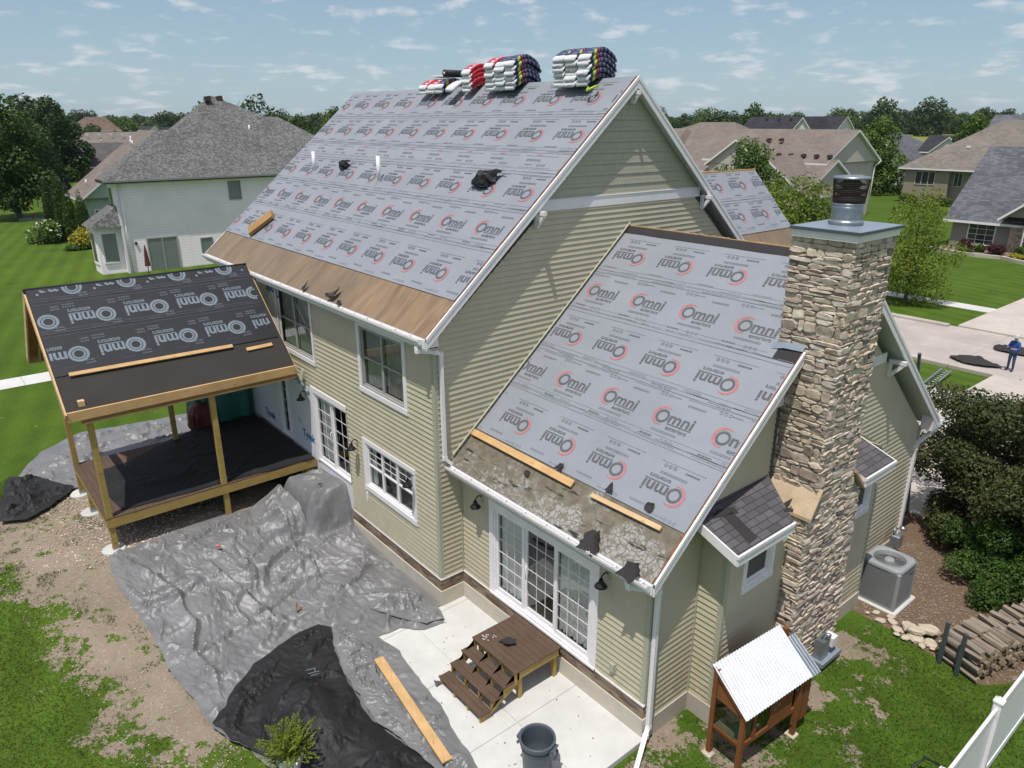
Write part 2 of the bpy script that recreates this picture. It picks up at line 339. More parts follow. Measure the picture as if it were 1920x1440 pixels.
def shingle(name, c1, c2, c3, w=.3, h=.14, amt=.5, patch=0):
    t = NT(name); br = t.n('TexBrick', {'Vector': t.co('UV'), 'Scale': 1., 'Mortar Size': .008, 'Mortar Smooth': .2, 'Brick Width': w, 'Row Height': h, 'Color1': c1+(1,), 'Color2': c2+(1,), 'Mortar': tuple(x*.45 for x in c1)+(1,), 'Bias': 0.}, offset=.37, squash=.8, squash_frequency=3)
    col = br.outputs[0]
    if patch: 
        p = t.n('TexBrick', {'Vector': t.co('UV', (1,1,1)), 'Scale': 1., 'Mortar Size': 0., 'Brick Width': .14, 'Row Height': .10, 'Color1': (0,0,0,1), 'Color2': (1,1,1,1), 'Mortar': (0,0,0,1)}, offset=.61)
        col = t.mix(t.rng(t.n('SeparateColor', {0: p.outputs[0]}).outputs[0], .68, .72, 0, patch), col, c3)
    a = t.noise(t.co('UV'), .35, 4); f = t.rng(a, .3, .7, .86, 1.14); col = t.mix(1., col, t.n('CombineColor', {0: f, 1: f, 2: f}).outputs[0], 'MULTIPLY')
    return t.out(col, .9, t.bump(br.outputs[1], .5, -.01, t.bump(t.noise(t.co('UV'), 60, 2), .3, .01)), 0, .2)
M['sh_bay'] = shingle('charcoal_shingles', (.085,.08,.09), (.13,.12,.13), (.2,.2,.2), .33, .14)
M['sh_white'] = shingle('mottled_grey_shingles', (.10,.10,.10), (.15,.15,.15), (.22,.22,.215), .30, .17, patch=.65)
M['sh_brown'] = shingle('brown_shingles', (.175,.145,.125), (.215,.185,.162), (.2,.2,.2), .5, .2)
M['sh_taupe'] = shingle('taupe_shingles', (.165,.145,.125), (.225,.20,.175), (.2,.2,.2), .5, .2)
M['sh_slate'] = shingle('slate_blue_shingles', (.085,.09,.105), (.15,.155,.175), (.2,.2,.2), .5, .2)
M['sh_dark'] = shingle('near_black_shingles', (.028,.028,.034), (.05,.05,.058), (.2,.2,.2), .5, .2)
M['sh_rust'] = shingle('russet_shingles', (.14,.095,.075), (.175,.125,.10), (.2,.2,.2), .5, .2)
M['sh_dgrey'] = shingle('dark_grey_shingles', (.09,.085,.085), (.13,.12,.12), (.2,.2,.2), .5, .2)
def lapped(name, c, h=.18):
    t = NT(name); v = t.co('UV'); y = t.n('SeparateXYZ', {0: v}).outputs[1]; s_ = t.math('FRACT', t.math('DIVIDE', y, h)); ln = t.rng(s_, .0, .14, .80, 1.)
    a = t.rng(t.noise(t.co('Object'), .6, 3), .3, .7, .94, 1.05); f = t.math('MULTIPLY', ln, a)
    return t.out(t.mix(1., c, t.n('CombineColor', {0: f, 1: f, 2: f}).outputs[0], 'MULTIPLY'), .55, t.bump(t.math('SUBTRACT', 1., s_), .6, .02))
M['lap_white'] = lapped('white_lap_siding', (.92,.85,.88), .2); M['lap_green'] = lapped('pale_green_lap_siding', (.36,.43,.39), .2); M['lap_beige'] = lapped('beige_lap_siding', (.50,.46,.40), .2)
M['lap_tan'] = lapped('tan_lap_siding', (.30,.26,.20), .2); M['lap_greybrown'] = lapped('grey_brown_lap_siding', (.27,.255,.225), .2); M['lap_blue'] = lapped('blue_lap_siding', (.05,.085,.11), .2); M['lap_cream'] = lapped('cream_lap_siding', (.66,.66,.58), .2); M['lap_slate'] = lapped('slate_lap_siding', (.16,.19,.2), .2)
M['farglass'] = NT('far_window_glass').out((.035,.045,.05), .12, None, 0, .8)
M['blind'] = vary('window_blind', (.20,.235,.22), .05, 2, .35, spec=.6)
def shake():
    t = NT('sage_shake_siding'); br = t.n('TexBrick', {'Vector': t.co('UV'), 'Scale': 1., 'Mortar Size': .006, 'Brick Width': .115, 'Row Height': .245, 'Color1': (.42,.41,.325,1), 'Color2': (.445,.435,.345,1), 'Mortar': (.31,.305,.24,1)}, offset=.4)
    return t.out(br.outputs[0], .6, t.bump(br.outputs[1], .25, -.006))
M['shake'] = shake()
def tyvek():
    t = NT('white_housewrap'); b = t.noise(t.co('Object'), 1.8, 4, .6, .6); return t.out((.70,.71,.74), .6, t.bump(b, .35, .03))
M['wrap'] = tyvek(); M['wrapblue'] = vary('blue_print', (.03,.17,.30), .05, 3, .6); M['wrappink'] = vary('pink_print', (.6,.35,.38), .05, 3, .6)
def tarp(name, c, rough, metal, amt=.2, bs=1.):
    t = NT(name); v = t.co('Object'); a = t.noise(v, 1.3, 5, .6); w = t.noise(t.co('Object', (1,2.6,1), (0,0,.5)), 4.5, 6, .68, 2.2); x = t.n('TexVoronoi', {'Vector': t.mix(.25, v, t.n('TexNoise', {'Vector': v, 'Scale': 2.2, 'Detail': 3}).outputs['Color']), 'Scale': 5.5}, feature='F1').outputs[0]
    f = t.rng(a, .3, .7, 1-amt, 1+amt*.6); col = t.mix(1., c, t.n('CombineColor', {0: f, 1: f, 2: f}).outputs[0], 'MULTIPLY')
    n_ = t.bump(w, .5*bs, .05); n_ = t.bump(x, .45*bs, .05, n_); return t.out(col, rough, n_, metal, .45)
M['silver'] = tarp('silver_tarp', (.205,.205,.21), .44, .15, bs=.42); M['blacktarp'] = tarp('black_tarp', (.014,.014,.015), .62, 0, .4, .5); M['netting'] = tarp('black_ground_cloth', (.010,.011,.014), .75, 0, .5, .5)
M['green'] = tarp('green_tarp', (.03,.17,.14), .38, 0); M['maroon'] = tarp('maroon_tarp', (.13,.03,.025), .4, 0)
def ground():
    t = NT('lawn_and_soil'); v = t.co('Object'); at = t.n('Attribute', attribute_name='mask'); sc = t.n('SeparateColor', {0: at.outputs['Color']})
    n_big = t.noise(v, .05, 4); n_mid = t.noise(v, .5, 5, .6); n_f = t.noise(v, 4., 5, .65); n_x = t.noise(v, 22., 4, .7)
    g = t.mix(t.rng(n_big, .35, .65), (.060,.112,.012), (.088,.145,.017)); g = t.mix(t.rng(n_mid, .35, .68, 0, .7), g, (.042,.082,.010)); g = t.mix(t.rng(n_f, .45, .75, 0, .55), g, (.095,.140,.024))
    far = t.rng(sc.outputs[2], 0, 1, 0, 1); g = t.mix(far, g, (.19,.21,.06))
    st = t.math('SINE', t.math('MULTIPLY', t.n('SeparateXYZ', {0: t.co('Object', rot=(0,0,.25))}).outputs[1], 5.2)); f0 = t.rng(st, -1, 1, .90, 1.10)
    f = t.math('MULTIPLY', f0, t.rng(n_x, .25, .75, .60, 1.42)); g = t.mix(1., g, t.n('CombineColor', {0: f, 1: f, 2: f}).outputs[0], 'MULTIPLY')
    d = t.mix(t.rng(n_mid, .3, .7), (.32,.26,.20), (.225,.18,.135)); d = t.mix(t.rng(t.noise(v, 9, 5, .7), .52, .75, 0, .7), d, (.40,.355,.29)); d = t.mix(t.rng(t.noise(v, 3, 4), .55, .7, 0, .45), d, (.22,.18,.14))
    dd = t.math('ADD', t.math('ADD', sc.outputs[0], t.rng(n_f, .25, .75, -.42, .42)), t.rng(n_x, .3, .7, -.16, .16)); dd = t.math('ADD', dd, t.rng(t.noise(v, 1.15, 3), .35, .65, -.22, .22)); m = t.rng(dd, .44, .56, 0, 1, True); col = t.mix(m, g, d)
    mu = t.mix(t.rng(t.noise(t.co('Object', (1,3,1)), 16, 4, .7), .35, .65), (.22,.15,.10), (.10,.065,.045)); mu = t.mix(t.rng(t.noise(v, 40, 2), .6, .7, 0, .6), mu, (.36,.25,.15))
    mm = t.rng(t.math('ADD', sc.outputs[1], t.rng(n_f, .3, .7, -.12, .12)), .44, .56, 0, 1, True); col = t.mix(mm, col, mu)
    h = t.math('ADD', n_x, t.math('MULTIPLY', n_f, .6)); return t.out(col, .95, t.bump(h, .6, .05), 0, .1)
M['ground'] = ground()
def leafmat(name, c1, c2, c3, rough=.5, trans=.25):
    t = NT(name); at = t.n('Attribute', attribute_name='tone'); oi = t.n('ObjectInfo').outputs['Random']
    col = t.n('ValToRGB', {0: at.outputs['Fac']}); cr = col.color_ramp; cr.elements[0].color = c1+(1,); cr.elements[1].color = c3+(1,); e = cr.elements.new(.55); e.color = c2+(1,)
    f = t.rng(oi, 0, 1, .85, 1.15); x = t.mix(1., col.outputs[0], t.n('CombineColor', {0: f, 1: f, 2: f}).outputs[0], 'MULTIPLY'); t.out(x, rough, None, 0, .25)
    tr = t.n('BsdfTranslucent', {'Color': x}); ms = t.n('MixShader', {0: trans}); L = t.t.links
    L.new(t.b.outputs[0], ms.inputs[1]); L.new(tr.outputs[0], ms.inputs[2]); L.new(ms.outputs[0], t.t.nodes['Material Output'].inputs[0]); return t.m
M['leaf_dark'] = leafmat('dark_leaves', (.024,.052,.011), (.046,.088,.016), (.085,.14,.025))
M['leaf_mid'] = leafmat('green_leaves', (.042,.085,.013), (.078,.14,.019), (.13,.195,.03))
M['leaf_lime'] = leafmat('yellow_green_leaves', (.10,.15,.015), (.18,.25,.025), (.29,.35,.05), trans=.35)
M['leaf_far'] = leafmat('far_leaves', (.036,.062,.026), (.062,.098,.036), (.095,.135,.05))
M['leaf_plum'] = leafmat('plum_green_leaves', (.042,.060,.020), (.080,.105,.032), (.18,.13,.07)); M['leaf_yew'] = leafmat('yew_leaves', (.028,.064,.012), (.055,.115,.020), (.10,.17,.035))
M['leaf_arb'] = leafmat('arborvitae_foliage', (.030,.062,.012), (.050,.095,.016), (.085,.135,.024)); M['leaf_yellow'] = leafmat('yellow_leaves', (.16,.16,.02), (.30,.27,.03), (.42,.36,.05)); M['leaf_spruce'] = leafmat('spruce_needles', (.014,.032,.020), (.024,.05,.03), (.045,.08,.05)); M['leaf_red'] = leafmat('burgundy_leaves', (.04,.014,.016), (.075,.025,.025), (.12,.04,.04))
M['petal'] = vary('cream_petals', (.62,.64,.45), .1, 5, .6); M['bark'] = vary('bark', (.15,.12,.09), .3, 6, .9, 30, .5)
M['skin'] = vary('skin', (.42,.24,.17), .05, 5, .5); M['bluecloth'] = vary('blue_cloth', (.03,.08,.30), .1, 5, .8); M['jeans'] = vary('denim', (.04,.06,.12), .1, 5, .8); M['cap'] = vary('pale_cap', (.5,.5,.48), .1, 5, .8)
M['acgrey'] = vary('grey_enamel', (.24,.25,.255), .05, 5, .42, 60, .04); M['aclight'] = vary('light_grey_enamel', (.29,.305,.315), .05, 5, .42, 60, .04)
M['can'] = vary('slate_plastic', (.085,.105,.125), .08, 4, .4, 60, .05); M['corr'] = vary('corrugated_zinc', (.82,.84,.87), .06, 3, .28, 30, .05, .3)
M['log'] = wood('split_logs', (.32,.27,.22), (.19,.155,.125)); M['logend'] = vary('log_ends', (.42,.33,.235), .3, 9, .9); M['rock'] = vary('pale_rock', (.50,.43,.34), .2, 5, .85, 30, .4)
M['navy'] = vary('navy_wrap', (.035,.03,.10), .2, 6, .32, 25, .2); M['redwrap'] = vary('red_wrap', (.50,.03,.045), .15, 6, .32, 25, .2); M['whitewrap'] = vary('white_wrap', (.72,.72,.75), .12, 9, .35, 25, .4); M['lime'] = vary('lime_wrap', (.45,.60,.06), .1, 6, .35)
M['brown_metal'] = vary('brown_metal', (.05,.035,.03), .2, 6, .6)
# ---------------- ground sheet
def axis(a, b, st, far):
    mid = list(np.arange(a, b+1e-6, st)); lo = []; hi = []; d = st; p = a
    while p > -far: d *= 1.22; p -= d; lo.append(p)
    d = st; p = b
    while p < far: d *= 1.22; p += d; hi.append(p)
    return np.array(lo[::-1]+mid+hi)
gx = axis(-17, 14, .13, 4500); gy = axis(-11, 14, .13, 4500); GX, GY = np.meshgrid(gx, gy, indexing='ij')
near = (np.abs(GX+2) < 25) & (np.abs(GY-2) < 25)
dirt_poly = [(-10.6,-8.3),(-10.9,-6.4),(-10.6,-5.0),(-10.8,-1),(-6.0,-1),(-3.08,-5.0),(0.28,-5.0),(1.75,-5.6),(0.6,-6.5),(-0.8,-6.95),(-2.96,-7.2),(-4.9,-7.5),(-7.6,-8.2)]
mulch_poly = [(5.6,7.8),(6.5,7.55),(7.2,7.55),(8.3,7.35),(9.25,7.2),(10.1,8.6),(10.2,12),(9.5,17),(5.4,17),(5.0,12)]
grav_poly = [(-10.9,-6.0),(-6.3,-6.0),(-6.3,0),(-10.9,0)]
md = sstep(-1.2, .9, pdist(GX, GY, dirt_poly))*.74
for px, py, r, k in ((7.05,4.2,.7,.62),(7.9,3.6,.55,.42),(6.9,6.3,.85,.7),(7.7,5.6,.5,.45),(6.05,1.2,.7,.62),(6.9,1.9,.9,.6),(6.3,.2,.6,.55),(-6.6,-8.4,1.2,.5),(8.4,2.6,.6,.42),(8.2,4.9,.35,.45),(5.9,-1.1,.6,.5)):
    md = np.maximum(md, k*np.exp(-((GX-px)**2+(GY-py)**2)/r**2)*1.15)
mm = sstep(-.25, .25, pdist(GX, GY, mulch_poly)); mf = sstep(150, 420, GX*-.35+GY*.94)*(GY > 100)
hz = terr(GX, GY)+np.where(near, (fbm(GX*1.3, GY*1.3, 3)-.5)*.05, 0)
hz += sstep(330, 700, np.hypot(GX, GY))*1.5*(fbm(GX/300, GY/300, 5)) + sstep(250, 520, GX*-.35+GY*.94)*(GY > 0)*4.0
inhouse = (GX > -13.0) & (GX < 5.5) & (GY > .8) & (GY < 11); hz = np.where(inhouse, hz-.3, hz)
street = (GY > 29.0) & (GY < 38.5); hz = np.where(street & (np.abs(GX) < 400), hz-.22, hz)
nx, ny = GX.shape; vs = np.stack([GX, GY, hz], -1).reshape(-1, 3)
ii, jj = np.meshgrid(np.arange(nx-1), np.arange(ny-1), indexing='ij'); a = (ii*ny+jj).ravel(); fs = np.stack([a, a+ny, a+ny+1, a+1], 1)
me = bpy.data.meshes.new('ground'); me.from_pydata(vs.tolist(), [], fs.tolist()); me.materials.append(M['ground']); me.polygons.foreach_set('use_smooth', [True]*len(me.polygons))
at = me.attributes.new('mask', 'FLOAT_COLOR', 'POINT'); c4 = np.stack([md, mm, mf, np.ones_like(md)], -1).reshape(-1); at.data.foreach_set('color', c4.astype(np.float32)); me.update()
tag(link('ground', me), kind='structure')
def slab(name, x0, x1, y0, y1, z0, z1, m, joints=(), kind='structure'):
    # slab cut into panels by narrow grooves
    mb = MB(); jx = [x0]+[j for j in joints[0]]+[x1] if joints else [x0, x1]; jy = [y0]+[j for j in joints[1]]+[y1] if joints else [y0, y1]; g = .006
    for i in range(len(jx)-1):
        for j in range(len(jy)-1): mb.bbox(jx[i]+(g if i else 0), jx[i+1]-(g if i < len(jx)-2 else 0), jy[j]+(g if j else 0), jy[j+1]-(g if j < len(jy)-2 else 0), z0, z1, m, .008)
    if joints: mb.box(x0+.03, x1-.03, y0+.03, y1-.03, z0, z1-.02, m)
    return tag(mb.build(name), kind=kind)
slab('patio', -1.9, 5.78, -3.3, .62, -.35, 0, M['concrete'], ((.2, 2.1, 3.95), (-2.35, -.95)))
slab('walkway', -7.1, -5.2, -5.35, -2.0, .1, .50, M['concrete'])
slab('street', -400, 400, 29.9, 37.2, -.6, -.20, M['road'], (tuple(np.arange(-396, 400, 4.5)), (33.5,)))
mb = MB()
for y0, y1 in ((29.45, 29.9), (37.2, 37.65)):
    xs = np.arange(-150, 150, 3.0)
    for x in xs:
        lo = (y0 < 30 and 2 < x+1.5 < 7.6) or (y0 > 30 and -3 < x+1.5 < 4.5)
        mb.bbox(x, x+2.99, y0, y1, -.5, -.17 if lo else -.07, M['kerb'], .03)
tag(mb.build('kerb'), kind='structure')
slab('far_pavement', -150, 150, 42.3, 43.7, -.4, -.09, M['concrete'], (tuple(np.arange(-148, 150, 1.5)), ()))
slab('near_pavement', -150, 150, 24.2, 25.6, -.4, -.085, M['concrete'], (tuple(np.arange(-148.3, 150, 1.5)), ()))
slab('driveway', 2.0, 7.6, 13.4, 29.45, -.4, -.075, M['drive'], ((4.8,), (17, 21, 25)))
slab('far_driveway', -2.6, 3.6, 37.65, 58, -.4, -.08, M['drive'], ((.5,), (42, 46, 50)))
slab('side_path', -24.1, -22.7, -60, 28, .2, .565, M['concrete'], ((), tuple(np.arange(-58, 28, 1.5))))
# ---------------- siding / walls
def siding(mb, O, U, N, poly, holes, m, lap=.127, out=.025, z0=None):
    O, U, N = Vector(O), Vector(U), Vector(N); zmin = min(p[1] for p in poly) if z0 is None else z0; zmax = max(p[1] for p in poly); k = 0
    while zmin+k*lap < zmax-1e-4:
        za = zmin+k*lap; zb = min(za+lap, zmax); cuts = sorted({za, zb} | {h for H in holes for h in (H[2], H[3]) if za < h < zb})
        for a, b in zip(cuts[:-1], cuts[1:]):
            sl = clip(clip(poly, 0, 1, -a), 0, -1, b)
            if len(sl) < 3: continue
            pcs = [sl]
            for H in holes:
                if H[2] <= a+1e-6 and H[3] >= b-1e-6:
                    nx_ = []
                    for q in pcs:
                        for w in (clip(q, -1, 0, H[0]), clip(q, 1, 0, -H[1])):
                            if len(w) >= 3: nx_.append(w)
                    pcs = nx_
            for q in pcs:
                P = lambda u, z, o: O+U*u+Z3*z+N*o
                fo = lambda z: out*(1-(z-za)/lap)+.002
                pts = [P(u, z, fo(z)) for u, z in q]; nrm = (pts[1]-pts[0]).cross(pts[2]-pts[0])
                if nrm.dot(N) < 0: pts = pts[::-1]
                mb.face(pts, m)
                bt = [p for p in q if abs(p[1]-za) < 1e-6]
                if len(bt) == 2: mb.face([P(bt[0][0], za, 0), P(bt[1][0], za, 0), P(bt[1][0], za, fo(za)), P(bt[0][0], za, fo(za))], m)
        k += 1
class Fr:
    def __init__(s, O, U, N): s.O, s.U, s.N = Vector(O), Vector(U), Vector(N)
    def p(s, u, z, d): return s.O+s.U*u+Z3*z+s.N*d
    def box(s, mb, u0, u1, z0, z1, d0, d1, m):
        c = [s.p(u0,z0,d0), s.p(u1,z0,d0), s.p(u1,z0,d1), s.p(u0,z0,d1), s.p(u0,z1,d0), s.p(u1,z1,d0), s.p(u1,z1,d1), s.p(u0,z1,d1)]
        if s.U.cross(s.N).z < 0: c = [c[i] for i in (3,2,1,0,7,6,5,4)]
        mb.hexa(c, m)
    def quad(s, mb, u0, u1, z0, z1, d, m): mb.face([s.p(u0,z0,d), s.p(u1,z0,d), s.p(u1,z1,d), s.p(u0,z1,d)], m)
def opening(parent, name, F, u0, u1, z0, z1, trim=(.1,.1,.1,.1), panels=((1,2,2,0,1),), frame=.05, sash=None, gl=None, depth=.7, label=None, door=False, handle=None, tm=None):
    # panels: (relative width, grid cols, grid rows, double hung, curtain)
    tm = tm or M['white']; sash = sash or M['white']; gl = gl or M['glass']; l, r, t, b = trim; mb = MB(); B = lambda *a: F.box(mb, *a)
    e = .003
    if t: B(u0-e, u1+e, z1-t, z1, -.02, .045, tm)
    if b: B(u0-e, u1+e, z0, z0+b, -.02, .052, tm)
    if l: B(u0, u0+l, z0+b, z1-t, -.02, .043, tm)
    if r: B(u1-r, u1, z0+b, z1-t, -.02, .043, tm)
    a0, a1, b0, b1 = u0+l, u1-r, z0+b, z1-t; f = frame
    B(a0, a1, b1-f, b1, -.12, .024, sash); B(a0, a1, b0, b0+f, -.12, .03, sash); B(a0, a0+f, b0+f, b1-f, -.12, .022, sash); B(a1-f, a1, b0+f, b1-f, -.12, .022, sash)
    a0 += f; a1 -= f; b0 += f; b1 -= f
    o = mb.build(name, parent)
    if label: o['label'] = label
    mr_ = MB(); F.box(mr_, a0-.03, a1+.03, b0-.03, b1+.03, -depth, -.13, M['room']); mr_.f = mr_.f[:]; 
    # open the front of the dark room: rebuild as five faces
    mr_ = MB(); q = lambda *c: mr_.face([F.p(*x) for x in c], M['room']); A0, A1, B0, B1 = a0-.04, a1+.04, b0-.04, b1+.04
    q((A0,B0,-depth),(A1,B0,-depth),(A1,B1,-depth),(A0,B1,-depth)); q((A0,B0,-depth),(A0,B1,-depth),(A0,B1,-.1),(A0,B0,-.1)); q((A1,B0,-depth),(A1,B1,-depth),(A1,B1,-.1),(A1,B0,-.1))
    q((A0,B0,-depth),(A1,B0,-depth),(A1,B0,-.1),(A0,B0,-.1)); q((A0,B1,-depth),(A1,B1,-depth),(A1,B1,-.1),(A0,B1,-.1)); mr_.build('interior', o)
    tot = sum(p[0] for p in panels); x = a0; st = .045 if not door else .07
    for i, (w, gc, gr, dh, cur) in enumerate(panels):
        x2 = x+(a1-a0)*w/tot; dd = -.03-(.035*(i % 2) if door else 0); m2 = MB(); BB = lambda *a: F.box(m2, *a)
        bot = st*(1.6 if door else 1)
        BB(x, x+st, b0, b1, dd-.03, dd+.02, sash); BB(x2-st, x2, b0, b1, dd-.03, dd+.02, sash); BB(x+st, x2-st, b1-st, b1, dd-.03, dd+.018, sash); BB(x+st, x2-st, b0, b0+bot, dd-.03, dd+.018, sash)
        g0, g1, h0, h1 = x+st, x2-st, b0+bot, b1-st
        if dh:
            hm = (h0+h1)/2; BB(g0, g1, hm-.02, hm+.02, dd-.03, dd+.022, sash)
        for c in range(1, gc): uu = g0+(g1-g0)*c/gc; BB(uu-.0065, uu+.0065, (hm+.02 if dh == 2 else h0), h1, dd-.018, dd-.002, M['white'])
        rows = [h0+(h1-h0)*k/gr for k in range(1, gr)] if dh != 2 else [hm+(h1-hm)*k/gr for k in range(1, gr)]
        for hh in rows: BB(g0, g1, hh-.0065, hh+.0065, dd-.019, dd-.003, M['white'])
        m2.build('sash' if not door else 'door_leaf', o)
        m3 = MB(); F.quad(m3, g0, g1, h0, h1, dd-.01, gl); m3.build('pane', o)
        if cur:
            m4 = MB(); n = 40; c0, c1 = (g0, g1) if cur == 1 else ((g0, g0+(g1-g0)*.3) if cur == 2 else (g1-(g1-g0)*.35, g1)); vs_ = []; 
            for k in range(n+1):
                uu = c0+(c1-c0)*k/n; d = -.13+.022*math.sin(k*.95+i)+.01*math.sin(k*2.3); vs_ += [F.p(uu, h0-.02, d), F.p(uu, h1+.02, d)]
            m4.raw(vs_, [(2*k, 2*k+2, 2*k+3, 2*k+1) for k in range(n)], M['curtain']); m4.build('curtain', o)
        x = x2
    if handle:
        m5 = MB(); u = handle; m5.tube([F.p(u, (b0+b1)/2-.17, .0), F.p(u, (b0+b1)/2-.15, .05), F.p(u, (b0+b1)/2+.13, .05), F.p(u, (b0+b1)/2+.15, .0)], .012, M['white'], 6); m5.build('handle', o)
    return o
# ================= the house being re-roofed
house = thing('house', 'sage-green two-storey house being re-roofed, grey printed underlayment on its steep roofs', 'house', (0,0,0))
XU, YU = (1,0,0), (0,1,0); FP = Fr((0,0,0), XU, (0,-1,0)); FG = Fr((0,0,0), YU, (1,0,0)); FW = Fr((0,.649,0), XU, (0,-1,0)); FE = Fr((5.675,0,0), YU, (1,0,0))
sM = .85298; sW = .84948
zM = lambda y: 6.678+sM*(y+.365)      # main roof surface
zW = lambda y: 3.611+sW*(y-.237)
mb = MB()
holes = [(-3.33,-1.12,4.58,6.36),(-8.30,-5.90,4.55,6.45),(-3.43,-.93,1.76,3.22),(-8.5,-4.28,0.0,3.80)]
siding(mb, (0,0,0), XU, (0,-1,0), [(-7.80,.73),(-.05,.73),(-.05,6.46),(-7.80,6.46)], holes, M['siding'])
mb.build('patio_wall', house)
mb = MB()
siding(mb, (0,0,0), YU, (1,0,0), [(.05,.73),(11.51,.73),(11.51,6.55),(8.5,9.04),(3.05,9.04),(.05,6.60)], [(.65,11.27,0,3.3)], M['siding'])
mb.build('gable_wall', house)
mb = MB(); siding(mb, (0,0,0), YU, (1,0,0), [(2.9,9.26),(8.65,9.26),(5.779,11.72)], [], M['shake'], lap=.245, out=.02); mb.build('gable_shakes', house)
mb = MB(); FG.box(mb, 2.86, 8.70, 9.04, 9.27, -.01, .032, M['white']); FG.box(mb, 2.84, 8.72, 9.27, 9.29, -.01, .045, M['white']); mb.build('gable_band', house)
mb = MB()   # core walls so nothing shows through
mb.face([(-.02,.02,-.2),(-.02,11.5,-.2),(-.02,11.5,6.5),(-.02,5.779,11.7),(-.02,.02,6.6)], M['room'])
mb.box(-13.05,-12.9,.05,11.5,-.2,6.6,M['wrap']); mb.face([(-13.1,.0,6.4),(-13.1,11.56,6.4),(-13.1,5.779,11.6)], M['lap_beige']); mb.box(-13.05,-.05,11.45,11.56,-.2,6.6,M['siding']); mb.build('core_walls', house)
# housewrap wall
mb = MB(); 
def wrapq(u0,u1,z0,z1): FP.quad(mb,u0,u1,z0,z1,.004,M['wrap'])
for u0,u1,z0,z1 in ((-13.1,-8.92,-.1,6.5),(-8.92,-8.17,3.62,6.5),(-8.92,-8.17,-.1,1.55),(-8.17,-8.1,-.1,6.5),(-8.1,-6.38,-.1,3.8),(-8.1,-7.8,3.8,4.56),(-6.38,-4.28,-.1,1.52),(-8.1,-7.8,6.42,6.5)): wrapq(u0,u1,z0,z1)
hw = mb.build('housewrap_wall', house)
opening(house, 'window', FP, -8.30, -5.92, 4.52, 6.42, (.02,.10,.02,.13), ((1,1,1,1,1),(1,1,1,1,1)), .05, M['sash'], M['screen'], label='far upper twin window half ringed by white housewrap')
opening(house, 'window', FP, -3.35, -1.10, 4.56, 6.38, (.12,.13,.10,.13), ((1,1,1,1,1),(1,1,1,1,1)), .05, M['sash'], M['screen'], label='near upper twin window in a wide white surround')
opening(house, 'window', FP, -3.45, -.91, 1.74, 3.24, (.13,.13,.12,.14), ((1,2,3,2,2),(1,2,3,2,3),(1,2,3,2,3)), .045, M['white'], M['glass'], label='triple white grid window beside the deck')
opening(house, 'sliding_door', FP, -6.42, -4.28, 1.52, 3.82, (.16,0,.16,0), ((1,2,5,0,1),(1,2,5,0,0)), .045, door=True, handle=-5.30, label='tall white grid sliding door by the housewrap')
opening(house, 'narrow_door', FP, -8.92, -8.17, 1.55, 3.62, (.1,.1,.08,0), ((1,1,5,0,0),), .04, door=True)
# wing walls
mb = MB(); siding(mb, (0,.649,0), XU, (0,-1,0), [(.06,.73),(5.62,.73),(5.62,3.50),(.06,3.50)], [(1.08,4.46,.6,3.14)], M['siding']); mb.build('sunroom_wall', house)
opening(house, 'sliding_door', FW, 1.08, 4.46, .74, 3.12, (.15,.17,.15,.02), ((1,3,6,0,1),(1.02,3,6,0,0),(1.1,3,6,0,1)), .05, door=True, handle=2.35, label='wide three panel patio door with white grids')
gp = [(.70,.73),(11.2,.73),(11.2,3.5),(5.955,7.98),(.70,3.5)]
mb = MB(); siding(mb, (5.675,0,0), YU, (1,0,0), [(.70,.30),(11.2,.30),(11.2,3.5),(8.37,5.92),(3.54,5.92),(.70,3.5)], [(2.0,7.77,0,4.0),(4.0,6.0,0,9),(0,2.0,.2,.30)], M['siding'])
siding(mb, (5.675,0,0), YU, (1,0,0), [(3.7,6.05),(8.2,6.05),(5.955,7.97)], [(4.2,5.6,0,9)], M['siding']); mb.build('sunroom_gable_wall', house)
mb = MB(); FE.box(mb, 3.45, 8.42, 5.83, 6.05, -.01, .03, M['white']); mb.build('gable_band', house)
mb = MB(); mb.face([(5.655,.66,-.2),(5.655,11.2,-.2),(5.655,11.2,3.5),(5.655,5.955,7.95),(5.655,.66,3.5)], M['room']); mb.box(0,5.66,11.2,11.26,-.2,3.5,M['siding']); mb.build('core_walls', house)
# bay either side of the chimney
bx = 6.25
mb = MB(); siding(mb, (0,2.0,0), XU, (0,-1,0), [(5.70,.30),(bx-.05,.30),(bx-.05,4.10),(5.70,4.26)], [], M['siding'])
siding(mb, (bx,0,0), YU, (1,0,0), [(2.05,.30),(3.98,.30),(3.98,4.0),(2.05,4.0)], [(2.52,3.52,2.66,3.52)], M['siding'])
siding(mb, (bx,0,0), YU, (1,0,0), [(6.02,.30),(7.72,.30),(7.72,4.0),(6.02,4.0)], [(6.5,7.42,2.66,3.52)], M['siding'])
mb.face([(bx-.03,2.02,-.2),(bx-.03,7.75,-.2),(bx-.03,7.75,4.1),(bx-.03,2.02,4.1)], M['room'])
siding(mb, (0,7.77,0), XU, (0,1,0), [(5.70,.30),(bx-.05,.30),(bx-.05,4.10),(5.70,4.26)], [], M['siding']); bay = mb.build('chimney_bay', house)
FB = Fr((bx,0,0), YU, (1,0,0))
opening(house, 'window', FB, 2.50, 3.54, 2.62, 3.56, (.11,.11,.1,.13), ((1,2,2,0,0),), .05, label='small bay window left of the stone chimney')
opening(house, 'window', FB, 6.48, 7.44, 2.62, 3.56, (.11,.11,.1,.13), ((1,2,2,0,0),), .05, label='small bay window right of the stone chimney')
